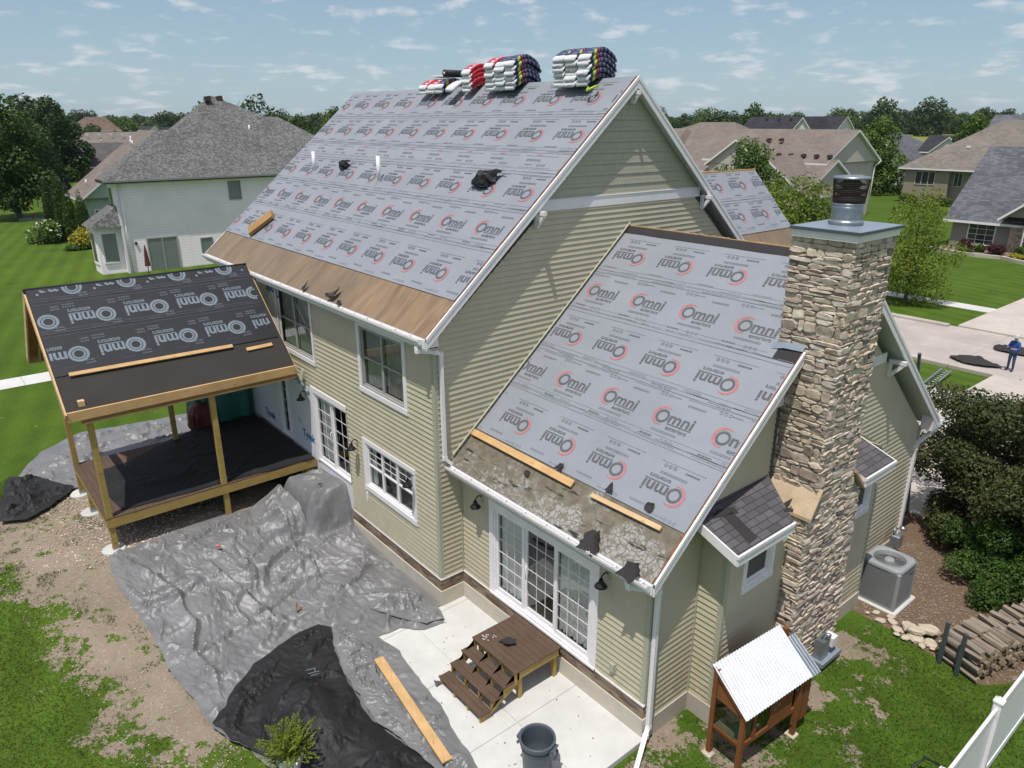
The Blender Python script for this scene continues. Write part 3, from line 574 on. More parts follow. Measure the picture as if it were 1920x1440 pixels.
# corner posts and trim
def corner(x, y, z0, z1, w=.095): mb = MB(); mb.bbox(x-w, x+.022, y-.022, y+w, z0, z1, M['post'], .006); mb.build('corner_post', house)
corner(0,0,.72,6.45); corner(5.675,.649,.72,3.5); corner(bx,2.0,.30,3.95)
for b_ in ((.002,.05,.599,.647,.73,3.4),(5.677,5.725,1.95,1.998,.30,4.1),(5.69,5.72,11.15,11.28,.3,3.5),(bx+.004,bx+.03,7.70,7.79,.3,3.95),(-4.30,-4.26,-.03,.0,1.5,3.8)): mb = MB(); mb.box(*b_, M['post']); mb.build('corner_strip', house)
# base: white drip strip, weathered band, foundation
mb = MB()
mb.box(-4.28,.035,-.035,.02,.70,.735,M['white']); mb.box(.0,.035,.02,.62,.70,.735,M['white']); mb.box(.035,1.08,.61,.66,.70,.735,M['white']); mb.box(4.46,5.71,.61,.66,.69,.735,M['white']); mb.box(1.1,4.44,.59,.66,.70,.745,M['white'])
mb.build('drip_strip', house)
mb = MB(); mb.box(-6.4,-.002,-.02,.06,.40,.70,M['band']); mb.box(-.06,.02,-.022,.66,.42,.70,M['band']); mb.box(.022,5.695,.628,.70,.40,.699,M['band']); mb.build('band_board', house)
mb = MB(); mb.box(-13.05,.05,-.05,.3,-.5,.40,M['found']); mb.box(-.3,.048,.02,.7,-.5,.402,M['found']); mb.box(.05,5.72,.60,.9,-.5,.40,M['found'])
mb.box(5.3,5.725,.61,11.25,-.5,.30,M['fstone']); mb.box(5.5,bx+.05,1.95,7.8,-.5,.298,M['fstone']); mb.build('foundation', house)
# ---------------- roofs
def slabroof(name, x0, x1, pts, t, mt, parent, msoff=None):
    # pts: [(y,z)...] surface from eave to ridge; slab extruded in x
    mb = MB()
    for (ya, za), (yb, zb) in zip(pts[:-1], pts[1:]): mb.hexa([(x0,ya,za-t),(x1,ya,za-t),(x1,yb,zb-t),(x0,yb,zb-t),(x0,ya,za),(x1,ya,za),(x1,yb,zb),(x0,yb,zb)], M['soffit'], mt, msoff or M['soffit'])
    return mb.build(name, parent)
ym, zm = 5.779, 11.92; ye = -.30
r1 = slabroof('main_roof', -13.36, .20, [(ye, zM(ye)), (ym, zm)], .19, M['sheathing'], house)
r2 = slabroof('rear_roof', -13.36, .20, [(2*ym-ye, zM(ye)), (ym, zm)], .19, M['felt'], house)
yr, zr = 5.955, 8.468; we = .30
r3 = slabroof('sunroom_roof', .02, 5.965, [(we, zW(we)), (yr, zr)], .19, M['crackle'], house)
r4 = slabroof('sunroom_rear_roof', .02, 5.965, [(2*yr-we, zW(we)), (yr, zr)], .19, M['felt'], house)
def rake(x, pts, parent, h=.24, th=.03):
    mb = MB(); (ya, za), (yb, zb) = pts; sgn = 1 if x > 0 else -1
    x0, x1 = (x, x+th) if sgn > 0 else (x-th, x)
    mb.hexa([(x0,ya,za-h),(x1,ya,za-h),(x1,yb,zb-h),(x0,yb,zb-h),(x0,ya,za+.005),(x1,ya,za+.005),(x1,yb,zb+.005),(x0,yb,zb+.005)], M['white'])
    mb.hexa([(x0,ya,za-.07),(x1+.012,ya,za-.07),(x1+.012,yb,zb-.07),(x0,yb,zb-.07),(x0,ya,za+.010),(x1+.012,ya,za+.010),(x1+.012,yb,zb+.010),(x0,yb,zb+.010)], M['white'])
    o = mb.build('rake_board', parent)
    mb = MB(); w0, w1 = (x-.055, x-.004) if sgn > 0 else (x+.004, x+.055); n = 60
    rr = random.Random(int(abs(x)*100)); 
    for i in range(n):   # ragged exposed wood edge
        t0, t1 = i/n, (i+1)/n; f = lambda t: (ya+(yb-ya)*t, za+(zb-za)*t); (p, q), (p2, q2) = f(t0), f(t1); k = rr.uniform(0, .03)
        mb.face([(w0+k,p,q+.014),(w1+.006,p,q+.014),(w1+.006,p2,q2+.014),(w0+k,p2,q2+.014)], M['rust'])
    mb.build('exposed_edge', parent); return o
M['rust'] = vary('rusty_wood_edge', (.20,.09,.05), .5, 9, .9)
for xs, rr_ in ((.20, 1), (-13.36, -1)):
    rake(xs, ((ye, zM(ye)), (ym, zm)), r1); rake(xs, ((2*ym-ye, zM(ye)), (ym, zm)), r2)
rake(5.965, ((we, zW(we)), (yr, zr)), r3); rake(5.965, ((2*yr-we, zW(we)), (yr, zr)), r4)
def gutter(name, x0, x1, y, z, parent, sgn=-1, w=.11):
    mb = MB(); prof = [(0,-.02),(0,-.13),(.06,-.13),(.085,-.09),(w,-.05),(w,0),(w-.012,0),(w-.012,-.045),(.075,-.08),(.055,-.118),(.012,-.118),(.012,-.02)]
    n = len(prof)
    for i in range(n):
        (a, b), (c, d) = prof[i], prof[(i+1) % n]; mb.face([(x0,y+sgn*a,z+b),(x1,y+sgn*a,z+b),(x1,y+sgn*c,z+d),(x0,y+sgn*c,z+d)], M['vinyl'])
    for xx in (x0, x1): mb.face([(xx,y+sgn*a,z+b) for a, b in ((0,-.02),(0,-.13),(.06,-.13),(.085,-.09),(w,-.05),(w,0),(w-.012,0))], M['vinyl'])
    x = x0+.3
    while x < x1: mb.box(x-.012, x+.012, min(y, y+sgn*w), max(y, y+sgn*w), z-.012, z+.006, M['vinyl']); x += .61
    return mb.build(name, parent)
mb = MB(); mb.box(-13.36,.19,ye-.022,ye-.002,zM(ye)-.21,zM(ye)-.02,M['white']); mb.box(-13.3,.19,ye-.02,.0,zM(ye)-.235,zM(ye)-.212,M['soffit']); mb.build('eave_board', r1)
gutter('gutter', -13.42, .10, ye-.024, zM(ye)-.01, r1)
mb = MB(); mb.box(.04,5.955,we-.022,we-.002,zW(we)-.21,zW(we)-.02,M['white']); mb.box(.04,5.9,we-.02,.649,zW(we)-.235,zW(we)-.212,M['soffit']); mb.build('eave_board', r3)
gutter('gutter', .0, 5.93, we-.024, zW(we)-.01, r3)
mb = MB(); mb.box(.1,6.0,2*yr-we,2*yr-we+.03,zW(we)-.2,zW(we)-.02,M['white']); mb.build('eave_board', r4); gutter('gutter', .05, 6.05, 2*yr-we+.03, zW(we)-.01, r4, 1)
# soffit returns (gable end boxes)
mb = MB(); mb.hexa([(.01,-.30,6.46),(.19,-.30,6.46),(.19,.02,6.50),(.01,.02,6.50),(.01,-.30,6.54),(.19,-.30,6.54),(.19,.02,6.80),(.01,.02,6.80)], M['white']); mb.build('eave_return', r1)
mb = MB(); mb.hexa([(5.70,.30,3.42),(5.95,.30,3.42),(5.95,.56,3.46),(5.70,.56,3.46),(5.70,.30,3.48),(5.95,.30,3.48),(5.95,.56,3.68),(5.70,.56,3.68)], M['white']); mb.build('eave_return', r3)
mb = MB(); mb.hexa([(5.70,11.2,3.44),(5.99,11.2,3.44),(5.99,11.62,3.44),(5.70,11.62,3.44),(5.70,11.2,3.82),(5.99,11.2,3.82),(5.99,11.62,3.5),(5.70,11.62,3.5)], M['white']); mb.build('eave_return', r4)
# wing flashing strip along gable wall (step flashing)
mb = MB(); n = 48
for i in range(n):
    y0 = .4+(yr-.4)*i/n; y1 = y0+(yr-.4)/n*1.15
    mb.hexa([(.018,y0,zW(y0)),(.03,y0,zW(y0)),(.03,y1,zW(y1)),(.018,y1,zW(y1)),(.018,y0,zW(y0)+.10),(.03,y0,zW(y0)+.10),(.03,y1,zW(y0)+.10),(.018,y1,zW(y0)+.10)], M['post'])
mb.beam((.05,.4,zW(.4)+.115),(.05,yr,zr+.115),.045,.02,M['post']); mb.build('step_flashing', r3)
# ---------------- printed underlayment
_tc = {}
def textmesh(body, size=1., bold=.0):
    k = (body, size, bold)
    if k in _tc: return _tc[k]
    cu = bpy.data.curves.new('t', 'FONT'); cu.body = body; cu.size = size; cu.offset = bold; cu.resolution_u = 3
    ob = bpy.data.objects.new('t', cu); COL.objects.link(ob); bpy.context.view_layer.update()
    me = ob.to_mesh(); vs = [(v.co.x, v.co.y) for v in me.vertices]; fs = [list(p.vertices) for p in me.polygons]; ob.to_mesh_clear(); bpy.data.objects.remove(ob); bpy.data.curves.remove(cu)
    _tc[k] = (vs, fs); return _tc[k]
def put(tpl, vf, x0, y0, width, mat_, h=None):
    vs, fs = vf; mnx = min(v[0] for v in vs); mxx = max(v[0] for v in vs); s = width/(mxx-mnx); sy = s if h is None else h
    tpl.append(([((v[0]-mnx)*s+x0, v[1]*sy+y0) for v in vs], fs, mat_))
def ring(cx, cy, r0, r1, mat_, n=28, a0=0, a1=360, ecc=(0,0), taper=False):
    vs = []; fs = []
    for k in range(n+1):
        t = k/n; a = R(a0+(a1-a0)*t); w = (math.sin(math.pi*min(1, t*1.15))**.5 if taper else 1)
        rr0 = r1-(r1-r0)*w if taper else r0; vs += [(cx+rr0*math.cos(a), cy+rr0*math.sin(a)), (cx+r1*math.cos(a)+ecc[0]*t, cy+r1*math.sin(a)+ecc[1]*t)]
    for k in range(n): fs.append([2*k, 2*k+1, 2*k+3, 2*k+2])
    return (vs, fs, mat_)
def bar(x0, x1, y0, y1, mat_): return ([(x0,y0),(x1,y0),(x1,y1),(x0,y1)], [[0,1,2,3]], mat_)
def small(tpl, x, y, w, h, m, rnd, lines=1):
    for l in range(lines):
        p = x
        while p < x+w:
            d = rnd.uniform(.02, .06); tpl.append(bar(p, min(p+d, x+w), y-l*h*1.7, y-l*h*1.7+h, m)); p += d+.012
def logo_grey():
    t = []; i1, i2, rd = M['ink'], M['ink2'], M['red']
    t.append(ring(-.265, .015, .10, .150, i1)); t.append(ring(-.275, .03, .158, .215, rd, 26, 50, 325, taper=True))
    put(t, textmesh('mni', 1, .02), -.10, -.075, .56, i1, .34); t.append(bar(-.08, .47, -.118, -.098, i1)); put(t, textmesh('exteriors', 1, .01), -.06, -.225, .48, i1, .13)
    rnd = random.Random(4); small(t, -.34, -.30, .60, .018, i2, rnd, 2); small(t, -.52, -.47, .30, .035, i1, rnd); small(t, .10, .40, .42, .016, i2, rnd, 2); 
    for k in range(3): t.append(ring(.02+k*.105, -.46, .024, .04, i2, 10)); t.append(bar(.005+k*.105, .035+k*.105, -.463, -.457, i2))
    small(t, -.34, .47, .22, .022, i2, rnd)
    for k in range(3): t.append(ring(-.58+k*.10, .48, .024, .038, i2, 10))
    small(t, -.62, -.535, 1.0, .012, i2, rnd); small(t, -.62, .56, .9, .012, i2, rnd); return t
def small_row():
    t = []; i2, rd = M['ink2'], M['red']; rnd = random.Random(14)
    small(t, -.60, .24, 1.1, .012, i2, rnd); small(t, -.5, .12, .5, .022, i2, rnd, 2); t.append(([(-.30,.30),(-.18,.27),(-.06,.30),(-.18,.32)], [[0,1,2,3]], rd)); small(t, -.45, -.05, .26, .03, i2, rnd)
    for k in range(3): t.append(ring(.02+k*.105, -.04, .024, .04, i2, 10))
    small(t, -.62, -.14, 1.15, .012, i2, rnd); return t
def logo_black():
    t = []; a, b = M['ink_light'], M['ink_dim']
    t.append(ring(-.30, .02, .105, .15, a)); t.append(ring(-.30, .02, .168, .235, a, 30, 0, 360))
    put(t, textmesh('mni', 1, .03), -.05, -.11, .58, a, .44); t.append(bar(-.04, .52, -.155, -.13, a)); put(t, textmesh('exteriors', 1, .015), .0, -.29, .52, a, .19)
    rnd = random.Random(9); small(t, -.62, -.36, .2, .05, b, rnd, 2); small(t, -.2, .36, .3, .012, b, rnd); small(t, .32, -.40, .28, .045, b, rnd, 2); small(t, -.6, .30, .22, .05, b, rnd, 2); return t
LG = logo_grey()
def sheet(name, parent, O, U, V, w, h, rows, tpl, m, seams=(), per=1.38, lift=.008, notch=None, ragged=0, seed=1, ink=None):
    # O origin at lower left, U along, V up the slope; rows: (v, first u, flipped)
    O, U, V = Vector(O), Vector(U).normalized(), Vector(V).normalized(); N = U.cross(V).normalized(); mb = MB(); nu, nv = max(2, int(w/.22)), max(2, int(h/.22))
    rl = []; sv = [0]+sorted(seams)+[h]
    def zb(u, v):
        b = (float(fbm(u*1.6+seed*9, v*1.6, seed))-.5)*.018; lap_ = sum(.006 for s_ in seams if v < s_); return lift+b+.009+0*lap_
    # courses overlap: each course is its own strip whose lower edge sits proud of the one below
    for k in range(len(sv)-1):
        v0, v1 = sv[k], sv[k+1]; nn = max(2, int((v1-v0)/.2)); rows_ = []
        for j in range(nn+1):
            v = v0+(v1-v0)*j/nn; r = []
            for i in range(nu+1):
                u = w*i/nu; dv = (float(vnoise(u*2.2, seed, 3))-.5)*.025 if (j == 0 and k > 0) else 0
                r.append(O+U*u+V*(v+dv)+N*(zb(u, v)+(.006 if j == 0 else 0)))
            rows_.append(r)
        vs_ = [p for r in rows_ for p in r]; fs_ = []
        for j in range(nn):
            for i in range(nu):
                if notch and notch(w*(i+.5)/nu, v0+(v1-v0)*(j+.5)/nn): continue
                a = j*(nu+1)+i; fs_.append((a, a+1, a+nu+2, a+nu+1))
        mb.raw(vs_, fs_, m, True)
    def pt(u, v, o): return O+U*u+V*v+N*(zb(u, v)+o)
    def add(vs, fs, mt):
        for f in fs:
            q = [vs[i] for i in f]
            if min(p[0] for p in q) < .01 or max(p[0] for p in q) > w-.01 or max(p[1] for p in q) > h-.01 or min(p[1] for p in q) < .01: continue
            if notch and any(notch(*p) for p in q): continue
            mb.face([pt(p[0], p[1], .006) for p in q], mt)
    for row in rows:
        v, u0, fl = row[:3]; tp = row[3] if len(row) > 3 else tpl; u = u0
        while u > -.6: u -= per
        while u < w+.6:
            for vs, fs, mt in tp:
                add([((u-x, v-y) if fl else (u+x, v+y)) for x, y in vs], fs, mt)
            u += per
    ik = ink or M['ink']
    for s_ in seams:
        for d in (.012, -.085, .10):
            u = 0
            while u < w: u2 = min(u+.22, w-.011); add([(u+.011, s_+d), (u2, s_+d), (u2, s_+d+.011), (u+.011, s_+d+.011)], [[0,1,2,3]], ik if d > 0 and d < .05 else (M['ink2'] if ik is M['ink'] else ik)); u += .22
    return mb.build(name, parent)
def slope_pt(x, s, f, e, k): y = e+s/k; return (x, y, f(y))
kM = math.hypot(1, sM); kW = math.hypot(1, sW)
O = slope_pt(-13.40, 1.12, zM, -.365, kM); h = 8.06-1.12
c0 = 13.40; rows = [(7.35-1.12, c0-.9, True), (6.08-1.12, c0-.46, True), (4.2-1.12, c0-.55, True), (3.07-1.12, c0-.57, False), (1.68-1.12, c0+.21-1.38, True), (5.12-1.12, c0-.7, False, small_row())]
rb = M['red']; 
sheet('underlayment', r1, O, (1,0,0), (0,1,sM), 13.40+.155, h, rows, LG, M['under'], (2.55-1.12, 3.72-1.12, 4.84-1.12, 5.55-1.12, 6.78-1.12))
O = slope_pt(.06, 1.10, zW, .237, kW); h = 7.32-1.10
def wn(u, v):
    x = u+.06; y = .237+(v+1.10)/kW
    return x > 5.42 and (y > 3.98+.04*math.sin(x*9))
rows = [(6.57-1.10, .7-.06, True), (5.41-1.10, .71-.06, False), (4.07-1.10, .60-.06, True), (2.98-1.10, .30-.06, False), (1.64-1.10, .96-.06, True)]
sheet('underlayment', r3, O, (1,0,0), (0,1,sW), 5.94-.06, h, rows, LG, M['under'], (2.48-1.10, 3.62-1.10, 4.85-1.10, 6.05-1.10), notch=wn, seed=2)
mb = MB(); y0, y1 = 5.78, yr; N_ = Vector((0,-sW,1)).normalized()*.03
mb.face([Vector((.02,y0,zW(y0)))+N_, Vector((5.5,y0,zW(y0)))+N_, Vector((5.5,y1,zr))+N_, Vector((.02,y1,zr))+N_], M['felt']); mb.face([Vector((5.3,3.95,zW(3.95)))+N_*.4, Vector((5.95,3.95,zW(3.95)))+N_*.4, Vector((5.95,4.2,zW(4.2)))+N_*.4, Vector((5.3,4.2,zW(4.2)))+N_*.4], M['felt'])
mb.build('ridge_felt', r3)
mb = MB(); rr = random.Random(3)
for i in range(70): x = .05+i*.0785; mb.box(x, x+.08, yr-.012+rr.uniform(-.01,.01), yr+.03+rr.uniform(-.015,.02), zr-.02, zr+.028+rr.uniform(0,.02), M['lumber'])
mb.build('raw_ridge_edge', r3)
mb = MB()   # curled flap and bent flashing at the chimney
mb.raw([(5.36,4.08,zW(4.08)+.03),(5.6,4.10,zW(4.10)+.07),(5.97,4.13,zW(4.13)+.05),(5.34,4.18,zW(4.18)+.05),(5.62,4.185,zW(4.185)+.10),(5.98,4.19,zW(4.19)+.10)], [(0,1,4,3),(1,2,5,4)], M['capmetal']); mb.build('flashing', r3)
# ---------------- brackets
def bracket(F, u, z, s=1.):
    mb = MB()
    F.box(mb, u-.045, u+.045, z-.42*s, z, .02, .09, M['white']); F.box(mb, u-.045, u+.045, z-.09, z, .09, .40*s, M['white'])
    a, b = F.p(u, z-.38*s, .08), F.p(u, z-.06, .36*s); mb.beam(a, b, .085, .07, M['white'], F.U); mb.build('gable_bracket', house)
bracket(FG, 2.82, 9.08, .9); bracket(FG, 8.80, 9.08, .9); bracket(FG, 5.78, 11.62, .7); bracket(FE, 8.62, 5.86, 1.)
# ---------------- bay roofs
def bayroof(y0, y1, left, right, ye=None):
    xe, xw, ze, zw = 6.70, 5.70, 4.06, 4.42; t = .03; mb = MB(); ye = ye or y1
    mb.hexa([(xw,y0,zw-.10),(xe,y0,ze-.10),(xe,ye,ze-.10),(xw,y1,zw-.10),(xw,y0,zw),(xe,y0,ze),(xe,ye,ze),(xw,y1,zw)], M['white'], M['sh_bay'], M['soffit'])
    o = mb.build('bay_roof', house); mb = MB()
    mb.box(xe+.002, xe+.03, y0-.02, ye, ze-.19, ze+.006, M['white']); mb.box(xe+.002, xe+.045, y0-.035, ye, ze-.045, ze+.014, M['white'])
    for yy, on in ((y0, left), (y1, right)):
        if on: s_ = -1 if yy == y0 else 1; a, b = (yy-.03, yy) if s_ < 0 else (yy, yy+.03); mb.hexa([(xw-.02,a,zw-.17),(xe,a,ze-.19),(xe,b,ze-.19),(xw-.02,b,zw-.17),(xw-.02,a,zw+.012),(xe,a,ze+.006),(xe,b,ze+.006),(xw-.02,b,zw+.012)], M['white'])
    mb.build('eave_board', o); return o
b1 = bayroof(1.56, 3.97, True, False, 3.30); b2 = bayroof(6.03, 7.34, False, True)
f_ = lambda x: 4.42-.36*(x-5.7)+.012
for q, m_ in (([(5.95,1.85),(6.08,2.45),(5.93,2.5),(5.85,2.1)], M['felt']), ([(6.0,2.1),(6.62,2.0),(6.6,2.28),(6.0,2.35)], M['felt']), ([(6.45,3.35),(6.55,3.5),(6.5,3.6),(6.4,3.5)], M['felt'])): mb = MB(); mb.face([(x,y,f_(x)) for x, y in q], m_); mb.build('felt_patch', b1)
# ---------------- chimney
ch = thing('chimney', None, None, parent=house)
rnd = random.Random(11)
def stones(mb, F, u0, u1, z0, z1, side=0):
    z = z0
    while z < z1-.02:
        h = min(rnd.choice((.055,.07,.09,.11,.13,.16,.21)), z1-z)
        if z1-z-h < .03: h = z1-z
        u = u0-rnd.uniform(0,.02)
        while u < u1-.02:
            w = rnd.uniform(.15, .50)*(1.15 if h < .1 else .75)
            if u1-u-w < .08: w = u1-u+.004
            sub = [(u, u+w, z, z+h)]
            if h > .12 and rnd.random() < .45 and w > .15: c = z+h*rnd.uniform(.35,.65); sub = [(u, u+w, z, c), (u, u+w*rnd.uniform(.9,1), c, z+h)]
            for a, b, c, d in sub:
                g = .003; pr = rnd.uniform(.015, .045); mb.ct = min(1, max(0, rnd.gauss(.52, .23))); j = lambda s_=.014: rnd.uniform(-s_, s_)
                if d-c < .03: g = .003
                jj = min(.014, (d-c)*.16); n = 8; cx, cz = (a+b)/2, (c+d)/2; hx, hz = (b-a)/2-g, (d-c)/2-g
                per = [(-1,-.6),(-.75,-1),(.75,-1),(1,-.6),(1,.55),(.7,1),(-.72,1),(-1,.5)]
                if rnd.random() < .3: per = [(-1,-.35),(-.6,-1),(.55,-1),(1,-.4),(1,.35),(.5,1),(-.5,1),(-1,.4)]
                P0 = [(cx+x*hx+j(jj), cz+y*hz+j(jj)) for x, y in per]; tx, tz = rnd.uniform(-.012,.012), rnd.uniform(-.01,.012)
                base = [F.p(x, y, -.02) for x, y in P0]; mid = [F.p(x, y, pr*.62+tx*(x-cx)/hx) for x, y in P0]; top = [F.p(cx+(x-cx)*.78+j(.004), cz+(y-cz)*.74, pr+tx*(x-cx)/hx+tz*(y-cz)/hz+j(.005)) for x, y in P0]
                for L0, L1, sm in ((base, mid, False), (mid, top, True)):
                    for k in range(n): mb.face([L0[k], L0[(k+1)%n], L1[(k+1)%n], L1[k]], M['stone'], False)
                mb.face(top, M['stone'], False)
            u += w
        z += h
mb = MB()
mb.box(5.0,6.60,4.02,5.98,-.4,3.78,M['mortar']); mb.box(5.46,6.58,4.22,5.58,3.7,9.02,M['mortar']); mb.face([(6.60,4.02,3.78),(6.60,5.98,3.78),(6.58,5.58,4.33),(6.58,4.22,4.33)], M['mortar'])
stones(mb, Fr((0,4.0,0), XU, (0,-1,0)), bx, 6.62, -.15, 3.80); stones(mb, Fr((6.61,0,0), YU, (1,0,0)), 3.98, 6.02, -.15, 3.80); stones(mb, Fr((6.61,0,0), YU, (1,0,0)), 4.2, 5.6, 3.80, 4.33)
stones(mb, Fr((0,4.21,0), XU, (0,-1,0)), 5.44, 6.62, 4.2, 9.03); stones(mb, Fr((6.60,0,0), YU, (1,0,0)), 4.18, 5.62, 4.33, 9.03); stones(mb, Fr((0,5.99,0), XU, (0,1,0)), bx, 6.62, -.15, 3.8); stones(mb, Fr((0,5.59,0), XU, (0,1,0)), 5.44, 6.62, 4.2, 9.03); stones(mb, Fr((5.45,0,0), YU, (-1,0,0)), 4.2, 5.6, 6.3, 9.03)
mb.build('stone_shaft', ch, tone=True)
for s_ in (0, 1):
    mb = MB(); yo, yi = (3.93, 4.24) if s_ == 0 else (6.07, 5.56)
    a = [(5.66,yo,3.80),(6.70,yo,3.80),(6.70,yi,4.33),(5.66,yi,4.33)]; b = [(x,y,z+.07) for x, y, z in a]
    mb.hexa(a+b if s_ == 0 else [a[i] for i in (3,2,1,0)]+[b[i] for i in (3,2,1,0)], M['limestone']); mb.build('sloped_ledge', ch)
mb = MB(); mb.box(5.46,6.66,4.13,5.67,9.02,9.12,M['white']); mb.box(5.44,6.68,4.11,5.69,9.12,9.145,M['white']); mb.build('cap_fascia', ch)
mb = MB(); mb.box(5.42,6.70,4.09,5.71,9.147,9.20,M['capedge'],M['capmetal']); mb.face([(5.44,4.11,9.202),(6.68,4.11,9.202),(6.68,5.69,9.202),(5.44,5.69,9.202)], M['capmetal']); cap = mb.build('cap_sheet', ch)
c_ = (5.98,4.98,9.2)
mb = MB(); mb.lathe([(.0,.0),(.30,.0),(.29,.035),(.30,.05),(.29,.07),(.265,.075),(.265,.10),(.262,.36),(.27,.365),(.27,.375),(.25,.38),(.0,.38)], c_, M['galv'], 40); 
for zz_ in (.14,.30): mb.lathe([(.262,zz_),(.27,zz_+.008),(.262,zz_+.016)], c_, M['galv'], 40)
mb.build('flue_collar', ch)
mb = MB()
for k in range(56):
    a = 2*math.pi*k/56; p = lambda r, z: (c_[0]+r*math.cos(a), c_[1]+r*math.sin(a), c_[2]+z); mb.tube([p(.262,.36), p(.30,.80)], .0035, M['brown_metal'], 4, False)
for k in range(14): zz_ = .38+k*.031; mb.lathe([(.263+k*.0027,zz_),(.267+k*.0027,zz_+.004),(.263+k*.0027,zz_+.008)], c_, M['brown_metal'], 40)
mb.lathe([(.20,.38),(.27,.40),(.27,.48),(.24,.50)], c_, M['brown_metal'], 40); mb.lathe([(.17,.52),(.265,.56),(.27,.60),(.18,.62)], c_, M['brown_metal'], 40); mb.lathe([(.16,.66),(.25,.70),(.16,.73)], c_, M['brown_metal'], 40); mb.lathe([(.14,.38),(.14,.80)], c_, M['brown_metal'], 30)
mb.build('spark_screen', ch)
mb = MB(); mb.lathe([(.305,.79),(.312,.80),(.305,.825),(.15,.845),(0,.852)], c_, M['galv'], 40); mb.build('cowl_lid', ch)
# electrical box & vent at the chimney foot
mb = MB(); mb.box(6.66,6.86,5.05,5.32,.12,.55,M['galv']); mb.box(6.68,6.9,5.38,5.58,.30,.52,M['vinyl']); mb.box(6.64,6.95,4.95,5.75,.0,.10,M['capmetal']); mb.tube([(6.76,5.2,.55),(6.80,5.2,.68),(6.90,5.2,.70)],.05,M['galv'],8); mb.build('gas_vent', house)
mb = MB(); mb.box(5.69,5.76,8.02,8.12,1.05,1.35,M['vinyl']); mb.tube([(5.80,7.98,-.1),(5.80,7.98,.9)],.022,M['vinyl'],8); mb.build('disconnect_box', house)
# cross gable beyond the ridge
mb = MB(); xr, zz_ = -3.06, 9.31; yA, yB = 8.6, 16.0; sl = 1.085; xe = -.15; ze = zz_-sl*(xe-xr); t = .18
mb.hexa([(xr,yA,zz_-t),(xe,yA,ze-t),(xe,yB,ze-t),(xr,yB,zz_-t),(xr,yA,zz_),(xe,yA,ze),(xe,yB,ze),(xr,yB,zz_)], M['white'], M['sheathing'], M['soffit'])
xl = 2*xr-xe; mb.hexa([(xl,yA,ze-t),(xr,yA,zz_-t),(xr,yB,zz_-t),(xl,yB,ze-t),(xl,yA,ze),(xr,yA,zz_),(xr,yB,zz_),(xl,yB,ze)], M['white'], M['felt'], M['soffit'])
mb.box(xl+.4,xe-.4,10,yB-.35,-.2,ze+.2,M['siding']); mb.face([(xl+.4,yB-.34,ze),(xe-.4,yB-.34,ze),(xr,yB-.34,zz_-.2)], M['siding'])
r5 = mb.build('front_gable_roof', house)
k5 = math.hypot(1, sl); w5 = yB-11.0; u5 = (-Vector((1,0,-sl))).normalized()
Lk = (zz_-7.45)/sl; o5 = Vector((xr+Lk, 11.0, 7.45)); hh = Lk*k5
sheet('underlayment', r5, o5, (0,1,0), tuple(u5), w5-.02, hh, [(hh-.62, w5-1.6, True), (hh-1.85, w5-1.35, True)], LG, M['under'], (hh-1.22,), seed=5)
mb = MB(); rr = random.Random(8)
for i in range(30): y = 12+i*.133; mb.box(xr-.03, xr+.04, y, y+.13, zz_-.02, zz_+.03+rr.uniform(0,.02), M['lumber'])
mb.build('raw_ridge_edge', r5)

# ---------------- downspouts, lamps, vents
def downspout(pts, parent=house, name='downspout'):
    mb = MB(); mb.rect_tube(pts, .085, .075, M['vinyl'])
    for p in pts[1:-1]: mb.box(p[0]-.046, p[0]+.046, p[1]-.046, p[1]+.046, p[2]-.046, p[2]+.046, M['vinyl'])
    return mb.build(name, parent)
downspout([(-.05,-.37,6.54),(-.03,-.36,6.44),(.07,.03,6.36),(.075,.14,6.30),(.075,.16,3.86),(.10,.34,3.66)])
downspout([(5.45,.22,3.50),(5.50,.24,3.40),(5.72,.56,3.30),(5.76,.72,3.22),(5.76,.74,.20),(5.80,.62,.08),(6.18,-.10,-.03),(6.55,-.95,-.05)])
downspout([(5.95,11.72,3.5),(5.92,11.62,3.38),(5.74,11.16,3.05),(5.735,11.10,2.9),(5.735,11.10,.10),(5.78,11.2,.0)])
def lamp(F, u, z):
    mb = MB(); F.box(mb, u-.06, u+.06, z-.08, z+.08, .0, .03, M['post']); o = mb.build('wall_lamp', house); mb = MB()
    a = [F.p(u, z+.03, .03), F.p(u, z+.08, .07), F.p(u, z+.09, .13), F.p(u, z+.05, .19), F.p(u, z-.01, .205)]; mb.tube(a, .014, M['black'], 8)
    mb.lathe([(.035,.05),(.045,.02),(.05,-.02),(.10,-.07),(.125,-.11),(.118,-.112),(.09,-.07),(.03,-.02)], tuple(F.p(u, z-.05, .205)), M['black'], 24); mb.build('lamp_shade', o)
for F, u, z in ((FP,-3.76,2.98),(FP,-.99,3.02),(FP,-6.78,3.48),(FW,.80,3.0),(FW,4.66,3.02)): lamp(F, u, z)
mb = MB(); FP.box(mb,-6.95,-6.72,3.92,4.20,.0,.05,M['post']); mb.hexa([FP.p(-6.92,3.95,.05),FP.p(-6.75,3.95,.05),FP.p(-6.75,3.95,.13),FP.p(-6.92,3.95,.13),FP.p(-6.92,4.17,.05),FP.p(-6.75,4.17,.05),FP.p(-6.75,4.17,.06),FP.p(-6.92,4.17,.06)],M['post']); mb.build('dryer_vent', house)
mb = MB(); FW.box(mb,4.83,4.99,.98,1.2,.0,.035,M['post']); FW.box(mb,4.855,4.965,1.0,1.18,.035,.075,M['post']); mb.build('outdoor_socket', house)
mb = MB(); FP.box(mb,-3.42,-3.34,1.40,1.66,.02,.05,M['vinyl']); mb.build('thermometer', house)
